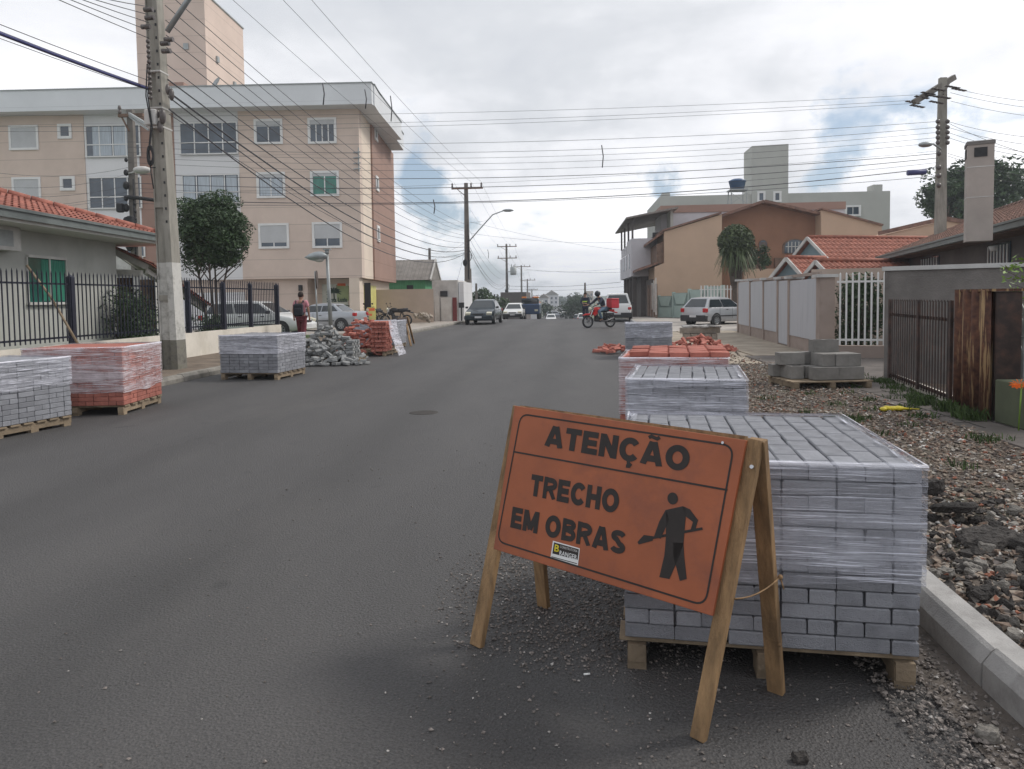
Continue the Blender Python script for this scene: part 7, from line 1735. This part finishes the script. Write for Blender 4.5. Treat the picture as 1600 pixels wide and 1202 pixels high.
def stand(h=1.70, step=.0, arm=.0):
    k = h/1.70; s_ = {'pelvis': (0, 0, .92), 'belly': (0, 0, 1.08), 'chest': (0, -.01, 1.30), 'neck': (0, 0, 1.45), 'head0': (0, .01, 1.51), 'head1': (0, .015, 1.59), 'head2': (0, .01, 1.645)}
    for n, x in (('L', -1), ('R', 1)):
        f = step*(-x)
        s_.update({'sh'+n: (x*.18, -.01, 1.40), 'el'+n: (x*.235, -.03-.3*arm*f, 1.13), 'wr'+n: (x*.24, .04-.6*arm*f, .89), 'ha'+n: (x*.24, .06-.7*arm*f, .82), 'hip'+n: (x*.09, 0, .86), 'kn'+n: (x*.10, .04+f*.5, .48), 'an'+n: (x*.10, f-.03, .08+(.10 if f < 0 else 0)), 'to'+n: (x*.12, f+.12, .03+(.03 if f < 0 else 0))})
    return {q: tuple(c*k for c in v) for q, v in s_.items()}
wp = P(471, 500, 23.6); pr = person('person seen from behind walking away in a pink T-shirt and maroon trousers', (wp.x, 23.6, .1), R(6), stand(1.68, .22, .4), 'cloth_pink', 'cloth_maroon')
# backpack held by the walker: a thing of its own
bk = thing('backpack', 'dark backpack on the back of the walking person', 'backpack', (wp.x, 23.45, 1.1), R(6)); mb = MB(); mb.box((0, -.14, .12), (.29, .15, .42), None, .05); mb.box((0, -.23, .06), (.22, .06, .24), None, .025); bo = bezel(mb.build('bag', 'cloth_black', bk, local=True), .03, 3)
mb = MB()
for s_ in (-1, 1): mb.tube([(s_*.1, -.08, .32), (s_*.12, .0, .42), (s_*.13, .12, .34), (s_*.13, .17, .15), (s_*.12, .02, -.05)], .016, 5)
mb.build('strap', 'cloth_black', bk, local=True)
vp = G(916, 505, 0); J = stand(1.78, .03, 0); J['elL'] = (-.27, .12, 1.16); J['wrL'] = (-.12, .30, 1.12); J['haL'] = (-.05, .33, 1.12); J['elR'] = (.27, .12, 1.16); J['wrR'] = (.12, .30, 1.14); J['haR'] = (.05, .33, 1.14)
pv = person('person in dark clothes with a yellow reflective band standing left of the motorcyclist', (vp.x, 45.2, 0), R(170), J, 'cloth_navy', 'cloth_navy', 'long')
mb = MB(); mb.lathe([(.205, -.035), (.21, 0), (.205, .035)], (0, 0, 1.24), 20); mb.v = [V((p.x, p.y*.8, p.z)) for p in mb.v]; mb.build('reflective_band', 'hivis', pv, local=True)
# rider: local y forward -> rz so that forward matches the motorcycle heading
J = {'pelvis': (0, -.28, 1.0), 'belly': (0, -.24, 1.14), 'chest': (0, -.08, 1.38), 'neck': (0, .02, 1.50), 'head0': (0, .06, 1.55), 'head1': (0, .09, 1.63), 'head2': (0, .08, 1.69), 'face': (0, 1, -.1)}
for n, x in (('L', -1), ('R', 1)): J.update({'sh'+n: (x*.19, -.04, 1.44), 'el'+n: (x*.33, .16, 1.22), 'wr'+n: (x*.34, .36, 1.13), 'ha'+n: (x*.35, .41, 1.12), 'hip'+n: (x*.11, -.24, .93), 'kn'+n: (x*.23, .16, .82), 'an'+n: (x*.19, -.06, .40), 'to'+n: (x*.19, .1, .34)})
person('person with dark helmet, dark jacket and jeans riding the red motorcycle', mloc, -mh_, J, 'cloth_navy', 'denim', 'long', helmet='helmet')
# ================================================================ haze
mb = MB(); mb.box((0, 690, 12), (1900, 1460, 32)); hz = mb.build('haze', None); hz['kind'] = 'stuff'
hm = bpy.data.materials.new('haze'); hm.use_nodes = True; ht = hm.node_tree; ht.nodes.clear()
pv_ = ht.nodes.new('ShaderNodeVolumePrincipled'); pv_.inputs['Density'].default_value = 0.0009; pv_.inputs['Color'].default_value = (.80, .86, .94, 1); pv_.inputs['Anisotropy'].default_value = .2
ho = ht.nodes.new('ShaderNodeOutputMaterial'); ht.links.new(pv_.outputs[0], ho.inputs['Volume']); hz.data.materials.append(hm)
